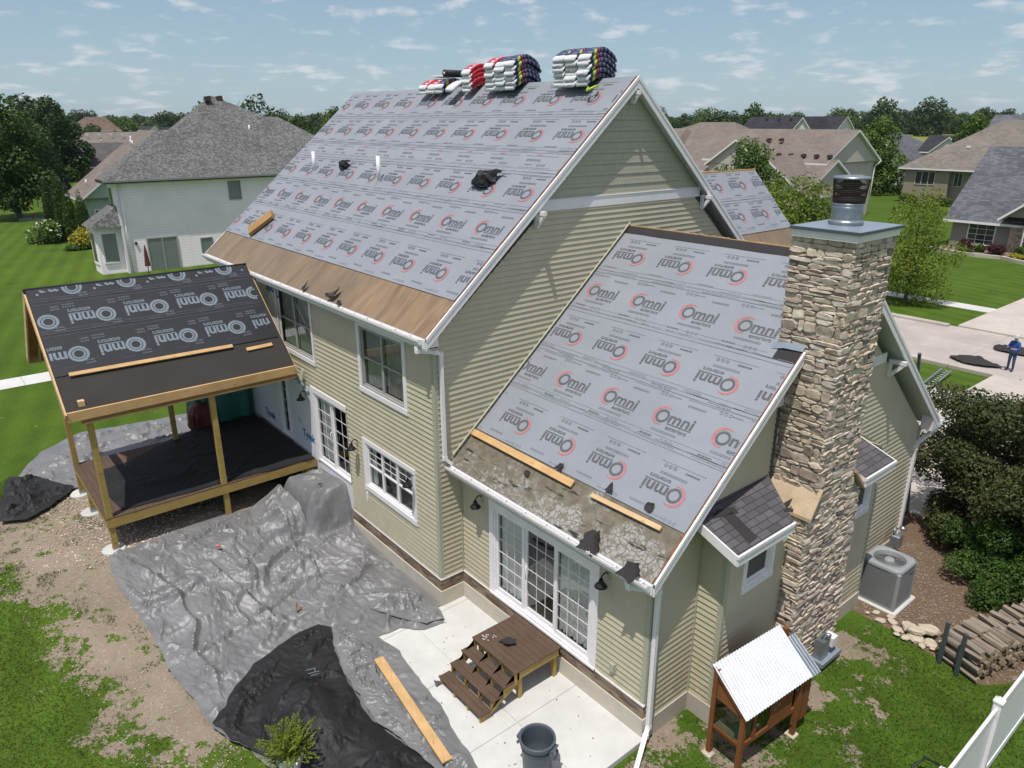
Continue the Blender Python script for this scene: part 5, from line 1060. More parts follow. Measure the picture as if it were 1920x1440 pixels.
# hutch
hu = thing('hutch', 'stained wood animal hutch on legs with shining corrugated roof', 'hutch', (7.0,1.35,-.12), R(-4.5))
hm = M['hutchwood']; W_, L_ = .64, 2.0
for x, y, t in ((0,0,1.93),(W_,0,1.38),(W_,1.62,1.36),(0,L_-.05,1.93)):
    mb = MB(); mb.bbox(x-.33-.045,x-.33+.045,y-.045+.02,y+.045+.02,0,t,hm,.004); mb.build('leg', hu)
def hb(name, *boxes, m=hm, par=hu):
    mb = MB()
    for b in boxes: mb.box(*b, b_ if 0 else m)
    return mb.build(name, par)
xa, xb = -.33, W_-.33
hb('floor', (xa,xb,0,L_,.62,.66)); hb('back_panel', (xa-.02,xa+.0,0.05,L_,.66,1.85))
mb = MB(); mb.hexa([(xa+.04,.0,.62),(xb-.04,.0,.62),(xb-.04,.03,.62),(xa+.04,.03,.62),(xa+.04,.0,.72),(xb-.04,.0,.72),(xb-.04,.03,.72),(xa+.04,.03,.72)], hm); mb.build('end_rail', hu); mb = MB(); mb.hexa([(xa+.04,.0,1.34),(xb-.04,.0,1.28),(xb-.04,.03,1.28),(xa+.04,.03,1.34),(xa+.04,.0,1.86),(xb-.04,.0,1.36),(xb-.04,.03,1.36),(xa+.04,.03,1.86)], hm); mb.build('end_panel', hu)
mb = MB(); mb.face([(xa+.04,.015,.72),(xb-.04,.015,.72),(xb-.04,.015,1.30),(xa+.04,.015,1.36)], M['screen']); mb.build('mesh_window', hu)
mb = MB(); mb.box(xb-.02,xb+.015,.05,L_,.62,.72,hm); mb.box(xb-.02,xb+.015,.05,L_,1.26,1.36,hm)
for y0, y1 in ((.30,.40),(.78,.92)): mb.box(xb-.02,xb+.016,y0,y1,.72,1.26,hm)
mb.box(xb-.02,xb+.014,.92,1.45,.72,1.26,hm); mb.build('front_frame', hu)
mb = MB(); mb.box(xb-.022,xb+.018,1.56,L_,.30,1.36,hm); mb.box(xb+.019,xb+.022,1.775,1.782,.30,1.36,M['darkgap']); mb.build('side_panel', hu)
mb = MB(); mb.box(xa,xb,L_-.03,L_,.30,1.36,hm); mb.face([(xa,L_-.004,1.36),(xb,L_-.004,1.36),(xa,L_-.004,1.88)], hm); mb.build('end_panel', hu)
for y0, y1 in ((.07,.28),(.42,.76)): mb = MB(); mb.face([(xb-.005,y0,.74),(xb-.005,y1,.74),(xb-.005,y1,1.25),(xb-.005,y0,1.25)], M['screen']); mb.build('mesh_window', hu)
mb = MB(); mb.box(xb-.2,xb-.06,.1,.26,.68,.95,M['wrapblue']); mb.box(xb-.2,xb-.05,.09,.25,.95,1.15,M['green']); mb.build('water_bottle', hu)
mb = MB(); mb.face([(xa+.02,.05,.67),(xb-.02,.05,.67),(xb-.02,.7,.69),(xa+.02,.7,.72)], M['rock']); mb.build('straw_bedding', hu)
for y, z in ((.86,1.05),(.95,1.10),(1.50,1.15),(.38,.95)): mb = MB(); mb.box(xb+.016,xb+.035,y,y+.07,z,z+.035,M['galv']); mb.build('latch', hu)
def corrug(name, x0, z0, x1, z1, y0, y1, par, m=M['corr'], pitch=.078, amp=.011):
    mb = MB(); n = int((y1-y0)/pitch*8); vs = []; 
    for i in range(n+1):
        y = y0+(y1-y0)*i/n; d = amp*math.sin(2*math.pi*(y-y0)/pitch)
        for x, z in ((x0,z0),(x1,z1)): vs.append((x, y, z+d))
    mb.raw(vs, [(2*i, 2*i+1, 2*i+3, 2*i+2) for i in range(n)], m); return mb.build(name, par)
corrug('corrugated_roof', xa-.07, 2.00, xb+.10, 1.36, -.05, 1.86, hu); corrug('corrugated_roof', xa+.10, 1.80, xb+.10, 1.335, 1.80, 2.12, hu, M['galv'])
mb = MB(); mb.beam((xa-.05,-.02,1.945),(xb+.08,-.02,1.325),.03,.07,hm); mb.build('roof_rail', hu)
mb = MB(); mb.bbox(7.33,7.53,2.87,3.07,-.14,-.08,M['rock'],.01); tag(mb.build('paver'), 'flat tan paver under the front right foot of the hutch', 'paver'); mb = MB(); mb.bbox(6.58,6.78,1.28,1.46,-.14,-.07,M['rock'],.02); tag(mb.build('paver'), 'small pale stone under the rear left foot of the hutch', 'paver')
# air conditioner
ac = thing('air_conditioner', 'grey outdoor air conditioner with round top fan beside the wall', 'air conditioner', (6.53,8.62,-.1))
A, Hc = .47, 1.12
mb = MB(); mb.bbox(-.55,.55,-.55,.6,-.06,.03,M['concrete'],.02); mb.build('pad', ac)
mb = MB()
for sx, sy in ((1,0),(-1,0),(0,1),(0,-1)):
    for k in range(26):
        z = .10+k*.037
        if sx: x0, x1 = (A-.012, A) if sx > 0 else (-A, -A+.012); mb.hexa([(x0,-A+.08,z),(x1,-A+.08,z),(x1,A-.08,z),(x0,A-.08,z),(x0,-A+.08,z+.018),(x1-.004*sx,-A+.08,z+.024),(x1-.004*sx,A-.08,z+.024),(x0,A-.08,z+.018)], M['acgrey'])
        else: y0, y1 = (A-.012, A) if sy > 0 else (-A, -A+.012); mb.hexa([(-A+.08,y0,z),(A-.08,y0,z),(A-.08,y1,z),(-A+.08,y1,z),(-A+.08,y0,z+.018),(A-.08,y0,z+.024),(A-.08,y1,z+.024),(-A+.08,y1,z+.018)], M['acgrey'])
mb.box(-A+.03,A-.03,-A+.03,A-.03,.05,1.0,M['darkgap']); mb.build('louvres', ac)
mb = MB()
for sx in (1,-1):
    for sy in (1,-1):
        x0, x1 = sorted((sx*(A-.10), sx*(A+.006))); y0, y1 = sorted((sy*(A-.10), sy*(A+.006))); mb.bbox(x0,x1,y0,y1,.03,Hc-.07,M['aclight'],.03)
mb.box(-A,A,-A,A,.03,.09,M['aclight']); mb.build('corner_posts', ac)
mb = MB(); n = 48; vs = []; fs = []; rings = 5
def sq(a, r):
    c, s_ = math.cos(a), math.sin(a); k = r/(abs(c)**6+abs(s_)**6)**(1/6); return c*k, s_*k
for j, (kind, r, z) in enumerate((('s',A+.01,Hc-.10),('s',A+.015,Hc-.03),('s',A-.03,Hc),('c',.37,Hc),('c',.355,Hc-.03),('c',.34,Hc-.16))):
    for i in range(n): a = 2*math.pi*i/n; x, y = sq(a, r) if kind == 's' else (r*math.cos(a), r*math.sin(a)); vs.append((x, y, z))
for j in range(5):
    for i in range(n): fs.append((j*n+i, j*n+(i+1)%n, (j+1)*n+(i+1)%n, (j+1)*n+i))
mb.raw(vs, fs, M['aclight'], True); mb.build('top_cover', ac)
mb = MB(); mb.lathe([(0,-.0),(.10,-.0),(.12,-.03),(.12,-.06)], (0,0,Hc-.02), M['aclight'], 24); mb.lathe([(.36,-.14),(.1,-.16),(0,-.16)], (0,0,Hc), M['acgrey'], 24)
for k in range(12):
    r = .14+k*.019; mb.lathe([(r,-.022),(r+.003,-.018),(r+.006,-.022)], (0,0,Hc), M['acgrey'], 36)
for k in range(4): a = k*math.pi/2+.5; mb.tube([(.1*math.cos(a),.1*math.sin(a),Hc-.025),(.37*math.cos(a),.37*math.sin(a),Hc-.012)], .006, M['acgrey'], 5)
mb.build('fan_grille', ac)
mb = MB(); mb.box(A+.004,A+.010,.10,.28,.86,.93,M['ink_light']); mb.build('badge', ac)
gm = thing('gas_meter', 'grey gas meter with pipes at the wall behind the air conditioner', 'gas meter', (5.95,10.45,-.1))
mb = MB(); mb.bbox(-.12,.12,-.14,.14,.45,.78,M['galv'],.03); mb.build('meter_body', gm)
mb = MB(); mb.tube([(-.05,.1,0),(-.05,.1,.9),(-.05,-.1,.95),(-.05,-.1,.78)],.025,M['galv'],8); mb.tube([(.05,-.25,.3),(.05,-.05,.4),(.05,0,.5)],.03,M['galv'],8); mb.lathe([(0,0),(.09,.0),(.09,.05),(0,.08)],(.02,.25,.85),M['galv'],16); mb.build('pipe', gm)
# rocks, woodpile
rr = random.Random(77)
def rock(cx, cy, z, s, flat, i, label):
    bm = bmesh.new(); bmesh.ops.create_icosphere(bm, subdivisions=2, radius=1); a = rr.uniform(0, 3)
    for v in bm.verts:
        k = 1+rr.uniform(-.14,.14); x, y = v.co.x*s*k, v.co.y*s*.7*k; v.co = Vector((x*math.cos(a)-y*math.sin(a), x*math.sin(a)+y*math.cos(a), max(-.5, min(.55, v.co.z))*s*flat*2))
    me = bpy.data.meshes.new('rock'); bm.to_mesh(me); bm.free(); me.materials.append(M['rock']); tag(link('rock', me, None, (cx, cy, z)), label, 'rock', 'pale rocks heaped on the mulch')
spots = [(7.75,7.62,.22),(8.05,7.66,.18),(7.55,7.85,.25),(7.85,7.95,.24),(7.35,7.60,.14),(7.15,7.78,.13),(8.22,7.88,.11),(7.60,7.45,.12),(7.95,7.45,.10),(8.15,7.55,.08),(7.42,7.42,.08),(7.70,7.72,.20)]
for i, (x, y, s) in enumerate(spots): rock(x, y, -.06+(.12 if i in (3,11) else 0), s, .22, i, ('broad flat pale rock in the heap below the air conditioner' if s > .2 else 'small broken pale rock at the edge of the rock heap'))
for i, (x, y, s) in enumerate(((6.95,7.62,.12),(6.75,7.85,.10),(7.05,7.95,.11),(6.62,7.68,.06))): rock(x, y, -.07, s, .3, i, 'loose grey paving stone between the wall and the rock heap')
wp = [(8.50,7.35,1.0),(8.62,8.15,1.0),(8.80,8.95,1.1),(9.0,9.75,1.15)]; logc = 0
LM = []
for k in range(5):
    mb = MB(); r_ = random.Random(k+50); L = .44; n = 6; ang = [0, 1.1, 2.0, 3.2, 4.2, 5.3]; rad = [r_.uniform(.045,.08) for _ in ang]; a = [(-L/2, rad[i]*math.cos(ang[i]), rad[i]*math.sin(ang[i])) for i in range(n)]; b = [(L/2, rad[i]*math.cos(ang[i]), rad[i]*math.sin(ang[i])) for i in range(n)]
    for i in range(n): mb.face([a[i], a[(i+1)%n], b[(i+1)%n], b[i]], M['log'])
    mb.face(a[::-1], M['logend']); mb.face(b, M['logend']); o = mb.build('log'); LM.append(o.data); bpy.data.objects.remove(o)
d = Vector((.30,1,0)).normalized(); nrow = Vector((d.y,-d.x,0)); rzl = math.atan2(nrow.y, nrow.x); p0 = Vector((8.72,7.30,-.1))
for j in range(23):
    for l in range(6):
        for e in range(2):
            if (l == 5 and rr.random() < .45) or logc >= 270: continue
            p = p0+d*(j*.135+(l % 2)*.06)+nrow*((e-.5)*.45+rr.uniform(-.05,.05))+Vector((0,0,.07+l*.125+rr.uniform(-.01,.01))); o = link('firewood_log', LM[rr.randrange(5)], None, p, rzl+rr.uniform(-.12,.12)); o.rotation_euler.x = rr.uniform(0, 6.28); o.rotation_euler.y = rr.uniform(-.06,.06); logc += 1
            tag(o, 'split grey brown log in the long firewood stack by the mulch bed' if l < 5 else 'split log lying loose on top of the long firewood stack', 'log', 'firewood logs stacked by the mulch bed' if l < 5 else 'loose top logs of the firewood stack')
for k, (a, b) in enumerate(((-.28, 0),(.12, -.02))):
    mb = MB(); mb.bbox(-.04,.04,-.03,.03,0,1.05,M['capedge'],.004); p = p0-d*.16+nrow*a; tag(mb.build('stake', None, p, rzl), ('left', 'right')[k]+' dark stake holding the near end of the firewood stack', 'stake')
# fence
fe = thing('vinyl_fence', 'white vinyl privacy fence crossing the lower right corner', 'fence', (10.12,5,-.12))
for i, y in enumerate((-2.6,-.2,2.2,4.45,6.9,9.3)):
    if y < 1: continue
    mb = MB(); mb.bbox(-.065,.065,y-5-.065,y-5+.065,0,1.86,M['vinyl'],.006); p = mb.build('post', fe); mb = MB(); mb.bbox(-.08,.08,y-5-.08,y-5+.08,1.86,1.90,M['vinyl'],.01); mb.hexa([(-.065,y-5-.065,1.90),(.065,y-5-.065,1.90),(.065,y-5+.065,1.90),(-.065,y-5+.065,1.90),(-.015,y-5-.015,1.955),(.015,y-5-.015,1.955),(.015,y-5+.015,1.955),(-.015,y-5+.015,1.955)], M['vinyl']); mb.build('post_cap', p)
    if y < 9:
        y1 = (2.2,4.45,6.9,9.3)[(2.2,4.45,6.9,9.3).index(y)+1]; mb = MB(); mb.bbox(-.025,.025,y-5+.06,y1-5-.06,1.62,1.76,M['vinyl'],.006); mb.build('rail', fe); mb = MB(); mb.bbox(-.025,.025,y-5+.06,y1-5-.06,.08,.24,M['vinyl'],.006); mb.build('rail', fe)
        mb = MB(); k = y-5+.065
        while k < y1-5-.2: mb.bbox(-.011,.011,k,k+.15,.24,1.62,M['vinyl'],.004); k += .152
        mb.build('panel', fe)
mb = MB(); mb.tube([(9.35,3.55,-.1),(9.30,3.75,.1),(9.40,4.0,.22),(9.60,4.1,.16),(9.72,4.0,-.02),(9.75,3.8,-.11)], .022, M['black'], 8); tag(mb.build('garden_hose'), 'black hose looping out of the grass near the fence', 'hose')
# ================= tarps 
def box_s(x, y, x0, x1, y0, y1, s): return sstep(x0-s, x0+s*.2, x)*(1-sstep(x1-s*.2, x1+s, x))*sstep(y0-s, y0+s*.2, y)*(1-sstep(y1-s*.2, y1+s, y))
def base_t(x, y):
    t = terr(x, y); t = np.maximum(t, sstep(-2.3, -1.8, x)*(y > -3.5)*0-9*(x < -1.9)); t = np.maximum(t, terr(x, y)); wk = sstep(-7.2,-7.0,x)*(1-sstep(-5.3,-4.9,x))*sstep(-5.5,-5.2,y)*(1-sstep(-2.1,-1.7,y)); return t*(1-wk)+np.maximum(t, .505)*wk
def z_big(x, y):
    t = base_t(x, y); m = box_s(x, y, -6.30, -4.65, -1.05, .3, .42); m2 = sstep(-6.9, -6.4, x)*(1-sstep(-5.0, -4.4, x)); ramp = 1.26-np.clip(-1.05-y, 0, 9)*.60
    t = t+m*np.maximum(0, 1.30+.06*np.sin(x*2.3+y)-t); t = np.maximum(t, np.where(y > -1.3, t, t*(1-m2)+m2*np.maximum(t, ramp))); t += .10*np.exp(-((x+2.2)**2+(y+1.2)**2)/1.4)+.16*np.exp(-((x+4.9)**2+(y+3.0)**2)/.35)+.10*np.exp(-((x+3.2)**2+(y+3.9)**2)/.5); return t
big = [(-6.75,-5.80),(-6.45,-5.30),(-6.60,-4.4),(-6.72,-3.13),(-6.50,-2.3),(-6.35,-1.4),(-6.36,.0),(-4.30,.02),(-2.46,.02),(-.02,-.06),(.02,-.28),(.66,-.30),(.52,-.86),(.10,-1.25),(.05,-1.80),(.75,-1.62),(1.58,-1.78),(2.65,-1.85),(3.6,-2.05),(4.40,-2.20),(4.9,-3.1),(3.6,-4.6),(2.1,-5.0),(.28,-5.54),(-1.68,-5.70),(-3.39,-5.75),(-5.5,-5.95)]
blk = [(-.87,-2.44),(-1.15,-2.66),(-1.12,-3.2),(-.80,-4.29),(-.44,-4.87),(.04,-5.2),(.28,-5.54),(.92,-5.40),(1.78,-5.0),(3.01,-4.9),(4.5,-3.6),(4.30,-2.98),(3.93,-2.75),(2.24,-3.16),(.89,-3.02),(-.14,-2.77)]
hem = [(-.85,-2.40),(-.2,-2.72),(.89,-2.98),(2.24,-3.10),(3.2,-2.95),(4.0,-2.80),(4.35,-2.78),(3.4,-2.70),(2.3,-2.60),(1.2,-2.45),(.4,-2.2),(-.3,-2.1),(-.75,-2.15)]
FOLDS = [[(-5.9,-5.5),(-4.15,-4.88),(-2.9,-4.85),(-2.02,-5.16),(-.5,-5.1)],[(-2.02,-5.16),(-2.11,-3.89),(-1.96,-2.78)],[(-4.23,-4.67),(-3.9,-3.43),(-3.42,-1.9),(-2.6,-.6)],[(-5.29,-3.03),(-5.13,-2.2),(-4.7,-1.5)],[(-3.4,-2.3),(-3.9,-.8),(-2.4,-.15)],[(-.8,-2.54),(-1.71,-1.81),(-2.52,-.6),(-3.3,-.2)],[(-.9,-4.95),(-1.94,-4.5),(-3.2,-4.3),(-4.15,-4.0)],[(-1.2,-4.2),(-1.5,-3.3),(-1.5,-2.19)],[(-5.01,-3.0),(-5.9,-2.5),(-6.4,-2.3)],[(-4.29,-5.44),(-5.3,-4.7),(-5.65,-3.4)],[(-2.9,-5.4),(-3.1,-3.2),(-2.7,-1.4)],[(-4.7,-3.9),(-3.0,-3.55),(-1.5,-3.1)],[(-1.4,-1.5),(-.9,-.7),(-.4,-.3)],[(-4.3,-1.7),(-4.0,-2.6),(-3.3,-3.1)]]
drape('silver_tarp', big, z_big, M['silver'], 'huge wrinkled silver tarp covering the ground from the deck to the patio', 'tarp', .040, .050, .66, 3, folds=FOLDS,  damp=lambda x, y: 1-.9*sstep(-.12, .05, np.maximum(pdist(x, y, blk), pdist(x, y, hem))))
def z_blk(x, y): return base_t(x, y)+.05+.50*np.exp(-(((x-1.35)/1.05)**2+((y+4.1)/.55)**2)**1.6)+.30*np.exp(-(((x-2.9)/.9)**2+((y+3.7)/.5)**2)**1.5)
drape('black_tarp', blk[::-1], z_blk, M['blacktarp'], 'black tarp humped over patio furniture, on the silver tarp', 'tarp', .05, .045, .6, 9, ridge=1.3)
# frilled silver hem along the black tarp
drape('silver_tarp', hem, lambda x, y: base_t(x, y)+.10, M['silver'], 'bunched narrow silver tarp fold between the black tarp and plank', 'tarp', .03, .075, .30, 15, ridge=.8)
fold = [(-1.1,-.12),(.0,-.16),(.55,-.32),(.45,-.75),(-.1,-1.05),(-1.0,-1.5),(-1.5,-1.3),(-1.2,-.7)]
drape('silver_tarp', fold, lambda x, y: base_t(x, y)+.07, M['silver'], 'doubled silver tarp corner gathered at the house corner by the patio', 'tarp', .04, .08, .42, 19, ridge=.8)
mb = MB()
for a, b in (((.32,-3.62),(.38,-3.45)),((.38,-3.45),(.50,-3.50)),((.44,-3.62),(.52,-3.42)),((.53,-3.60),(.58,-3.46))): mb.beam((a[0],a[1],.27),(b[0],b[1],.28),.014,.006,M['ink_light'])
tag(mb.build('wire_staples'), 'thin white wire bits lying on the black tarp', 'wire')
for i, pts in enumerate(([(-2.30,-2.75),(-2.05,-2.62),(-1.85,-2.72),(-1.72,-2.95),(-2.0,-2.86)], [(-3.9,-3.25),(-3.75,-3.15),(-3.7,-3.3)])): rag('felt_scrap', [(x, y, float(z_big(np.array(x), np.array(y)))+.06) for x, y in pts], M['band'] if not i else M['felt'], ('curved brown scrap on the middle of the silver tarp', 'tiny dark scrap on the silver tarp nearer the deck')[i], curl=.05)
rag('drink_can_scrap', [(-5.0,-3.62,.62),(-4.86,-3.60,.62),(-4.84,-3.50,.64),(-4.98,-3.48,.64)], M['redwrap'], 'small red wrapper on the silver tarp', 'wrapper', curl=.03)
rag('felt_scrap', [(-5.05,-.72,1.42),(-4.92,-.66,1.42),(-4.95,-.55,1.42),(-5.06,-.60,1.42)], M['felt'], 'round black scrap on top of the covered landing', curl=.02)
ls = [(-11.2,-6.6),(-12.76,-7.05),(-14.6,-6.08),(-15.6,-4.8),(-15.1,-2.28),(-15.0,-.5),(-12.2,-.6),(-12.0,-2.95),(-11.2,-5.24),(-10.9,-5.95)]
drape('silver_tarp', ls, lambda x, y: terr(x, y)+.02+.25*np.exp(-((x+13.4)**2/1.2+(y+3.5)**2/6)), M['silver'], 'light silver tarp spread on the lawn behind the porch', 'tarp', .09, .055, .7, 33)
lb = [(-9.93,-7.75),(-11.0,-7.62),(-12.0,-7.42),(-12.95,-7.2),(-12.45,-6.55),(-11.6,-6.1),(-11.0,-5.75),(-10.65,-5.95),(-10.3,-6.35),(-9.95,-6.7),(-9.67,-7.18)]
drape('black_tarp', lb, lambda x, y: terr(x, y)+.06+.04, M['blacktarp'], 'black tarp end lying on the lawn left of the porch', 'tarp', .06, .05, .6, 35, folds=[[(-10.3,-7.3),(-11.2,-6.3)],[(-11.2,-7.3),(-11.8,-6.5)],[(-10.1,-6.9),(-12.3,-7.0)]])
# covered furniture at the back of the porch
def cover(name, loc, sx, sy, sz, m, label, seed):
    bm = bmesh.new(); bmesh.ops.create_icosphere(bm, subdivisions=5, radius=1)
    for v in bm.verts:
        c = v.co.copy(); q = Vector([math.copysign(abs(t)**.55, t) for t in c]); az_ = math.atan2(c.y, c.x); k = 1+.10*math.sin(az_*11+seed)*(1-max(0, c.z))+.25*(float(fbm(c.x*2.2+c.z*2+5, c.y*2.2-c.z, seed))-.5); v.co = Vector((q.x*sx*k, q.y*sy*k, (q.z*.5+.5)*sz*(1+.2*(float(fbm(c.x*1.5, c.y*1.5, seed+2))-.5))))
    me = bpy.data.meshes.new(name); bm.to_mesh(me); bm.free(); me.materials.append(m); me.polygons.foreach_set('use_smooth', [True]*len(me.polygons)); return tag(link(name, me, None, loc), label, 'tarp')
cover('green_tarp', (-12.1,-.9,.6), .9, .95, 2.7, M['green'], 'shiny green tarp wrapped round stored goods behind the porch', 3); cover('maroon_tarp', (-11.35,-1.75,1.2), .38, .42, 1.0, M['maroon'], 'maroon tarp bundle in front of the green tarp', 6)
# gravel and small stones under the porch
def scatter(name, n, fn, size, m, label, cat, seed, flat=.6):
    r = np.random.default_rng(seed); pts = []; 
    while len(pts) < n:
        x, y, s = fn(r)
        if x is not None: pts.append((x, y, s))
    base = np.array([(1,0,0),(.2,.9,0),(-.8,.5,0),(-.6,-.7,0),(.4,-.9,0),(.1,0,.8)]); f0 = [(0,1,5),(1,2,5),(2,3,5),(3,4,5),(4,0,5)]; V = []; Fc = []
    for x, y, s in pts:
        a = r.uniform(0, 6.28); c, sn = math.cos(a), math.sin(a); sc = s*r.uniform(.6,1.3,3); b = base*sc; b[:,2] *= flat; k = len(V); z = T(x, y)
        for p in b: V.append((x+p[0]*c-p[1]*sn, y+p[0]*sn+p[1]*c, z+p[2]+.01))
        Fc += [(k+i, k+j, k+l) for i, j, l in f0]
    mb = MB(); mb.raw(V, Fc, m, False); mb.tone = list(np.repeat(r.random(len(pts)), 5)); return tag(mb.build(name, tone=True), label, cat, kind='stuff')
scatter('gravel', 4200, lambda r: (lambda x, y: (x, y, r.uniform(.012,.035)) if (x > -6.9 or y < -5.3 or r.random() < .45) else (None, 0, 0))(r.uniform(-10.9,-6.1), r.normal(-4.6,1.1)), 0, M['stone'], 'river gravel spread under and beside the porch deck', 'gravel', 5)
scatter('pebbles', 2600, lambda r: (lambda x, y: (x, y, r.uniform(.005,.018)) if float(pdist(np.array([x]), np.array([y]), dirt_poly)[0]) > -.3 else (None, 0, 0))(r.uniform(-10.5,1.5), r.uniform(-8.3,-5.2)), 0, M['rock'], 'small pale pebbles in the bare soil beside the tarp', 'pebbles', 6)
scatter('mulch_chips', 5000, lambda r: (lambda x, y: (x, y, r.uniform(.008,.03)) if float(pdist(np.array([x]), np.array([y]), mulch_poly)[0]) > 0 else (None, 0, 0))(r.uniform(5.8,10),r.uniform(7.2,12)), 0, M['log'], 'bark mulch chips in the bed behind the air conditioner', 'mulch', 7, .25)
# ================= leaves
def leafmesh(name, C, size, m, tone, seed=0, up=.35, asp=.55, Nrm=None):
    r = np.random.default_rng(seed); n = len(C); d = r.normal(size=(n,3)); d /= np.linalg.norm(d, axis=1)[:,None]; nr = r.normal(size=(n,3)); nr[:,2] += up*3
    if Nrm is not None: nr += Nrm*1.2
    nr /= np.linalg.norm(nr, axis=1)[:,None]; s = np.cross(d, nr); s /= np.maximum(np.linalg.norm(s, axis=1), 1e-5)[:,None]; d = np.cross(nr, s); sz = (size*r.uniform(.6,1.35,n))[:,None]
    V = np.stack([C-d*sz, C+s*sz*asp, C+d*sz, C-s*sz*asp], 1).reshape(-1,3)
    me = bpy.data.meshes.new(name); me.vertices.add(4*n); me.vertices.foreach_set('co', V.ravel().astype(np.float32)); me.loops.add(4*n); me.loops.foreach_set('vertex_index', np.arange(4*n, dtype=np.int32)); me.polygons.add(n); me.polygons.foreach_set('loop_start', np.arange(0,4*n,4,dtype=np.int32)); me.polygons.foreach_set('loop_total', np.full(n,4,dtype=np.int32)); me.materials.append(m)
    at = me.attributes.new('tone', 'FLOAT', 'FACE'); at.data.foreach_set('value', np.clip(tone, 0, 1).astype(np.float32)); me.update(); me.validate(); return me
def crown(n, lobes, seed, shell=.45, tone_amp=.3):
    # points in the outer shell of a cloud of overlapping lobes: (x,y,z,rx,ry,rz)
    r = np.random.default_rng(seed); L = np.array(lobes); vol = L[:,3]*L[:,4]*L[:,5]; pk = r.choice(len(L), n, p=vol/vol.sum()); d = r.normal(size=(n,3)); d /= np.linalg.norm(d, axis=1)[:,None]; k = (1-shell*r.random(n)**1.5)
    bump = .75+.5*fbm(d[:,0]*2.4+pk*3.1, d[:,1]*2.4+d[:,2]*1.9, seed, 3); C = L[pk,:3]+d*L[pk,3:]*(k*bump)[:,None]; lt = r.random(len(L)); return C, .5+.22*(lt[pk]-.5)*2*tone_amp/.3+r.normal(size=n)*.16, d
def lobes_for(h, w, seed, n=16, low=.25, spread=.75, tall=1.):
    r = random.Random(seed); o = []
    for i in range(n):
        t = (i+.5)/n; z = low+(1-low)*t; prof = math.sin(math.pi*min(1, (.18+.80*t)))**.7; a = i*2.4+r.uniform(-.4,.4); rad = w/2*prof*spread*r.uniform(.55,1.); s = w*r.uniform(.17,.27)*(1.1-.45*t); o.append((rad*math.cos(a), rad*math.sin(a), z*h-s*.5, s, s, s*.85*tall))
    o.append((0,0,h*(low+.35*(1-low)), w*.25, w*.25, h*.2)); return o
def limbs(h, w, lob, m=None, r0=.025, trunk_top=.75, forks=7):
    mb = MB(); r = random.Random(5); R0 = h*r0
    mb.tube([(0,0,-.3),(0,0,0),(.01*h,0,.15*h),(-.01*h,.01*h,.35*h),(.01*h,0,h*trunk_top)], [R0*1.6,R0*1.15,R0*.9,R0*.7,R0*.15], m or M['bark'], 10)
    for l in lob[:forks*2:1][:forks+3]: b = h*r.uniform(.16,.34); e = Vector(l[:3]); mb.tube([(0,0,b), tuple(Vector((0,0,b)).lerp(e,.5)+Vector((0,0,-.04*h))), tuple(e)], [R0*.5,R0*.3,R0*.08], m or M['bark'], 6, False)
    return mb
def tree(name, label, cat, loc, h, w, m, n, leaf, seed, low=.25, lobn=16, group=None, trunk=True, rz=0, spread=.75, up=.35, r0=.022):
    lob = lobes_for(h, w, seed, lobn, low, spread); C, tn, d = crown(n, lob, seed); C[:,2] = np.maximum(C[:,2], .1)
    t = thing(name, label, cat, loc, rz, group)
    if trunk: limbs(h, w, lob, r0=r0).build('trunk', t)
    link('crown', leafmesh('crown', C, leaf, m, tn, seed, up, Nrm=d), t); return t
# the shrubs right of the house
def mass(name, label, cat, loc, lob, m, n, leaf, seed, up=.2, stems=(), shell=.5, group=None):
    C, tn, d = crown(n, lob, seed, shell); C[:,2] = np.maximum(C[:,2], .03); t = thing(name, label, cat, loc, 0, group); link('foliage', leafmesh('foliage', C, leaf, m, tn, seed, up, Nrm=d), t)
    if stems:
        mb = MB()
        for a, b in stems: a, b = Vector(a), Vector(b); mb.tube([a, a.lerp(b,.5)+Vector((.1,.05,0)), b], [.05,.035,.012], M['bark'], 6)
        mb.build('stem', t)
    return t
r = random.Random(2); lob = []
for i in range(74): a = r.uniform(0, 6.28); q = r.random()**.5; x, y = 3.7*q*math.cos(a), 3.3*q*math.sin(a); top = 5.25-1.7*q*q+r.uniform(-.5,.25); lob.append((x, y, r.uniform(1.2, top-.3), r.uniform(.45,.85), r.uniform(.45,.85), r.uniform(.4,.7)))
mass('crabapple_tree', 'big maroon tinged crabapple spreading right of the downspout', 'tree', (8.5,14.5,-.12), lob, M['leaf_plum'], 90000, .052, 8, .3, [((0,0,0),(a,b,c)) for a, b, c in ((-1,-.6,2.8),(.9,-.4,3.1),(-.2,.9,3.4),(1.6,.8,2.6),(-1.5,.5,2.5))], .6)
r = random.Random(4); lob = []
for i in range(26): a = r.uniform(0, 6.28); q = r.random()**.5; lob.append((1.9*q*math.cos(a), 1.15*q*math.sin(a), r.uniform(.35, 1.5-.5*q), r.uniform(.35,.6), r.uniform(.35,.55), r.uniform(.3,.5)))
mass('yew_bush', 'low dense dark green yew between the crabapple and the mulch', 'bush', (8.45,11.35,-.12), lob, M['leaf_yew'], 42000, .036, 12, .3, (), .5)
r = random.Random(14); lob = [(r.uniform(-1.1,1.8), r.uniform(-.9,1.0), r.uniform(.3,2.9), .5, .5, .45) for i in range(34)]
mass('crabapple_shoots', 'leafy maroon shoots crowding the downspout beside the crabapple', 'bush', (7.0,12.9,-.12), lob, M['leaf_plum'], 36000, .046, 13, .3, (), .5)
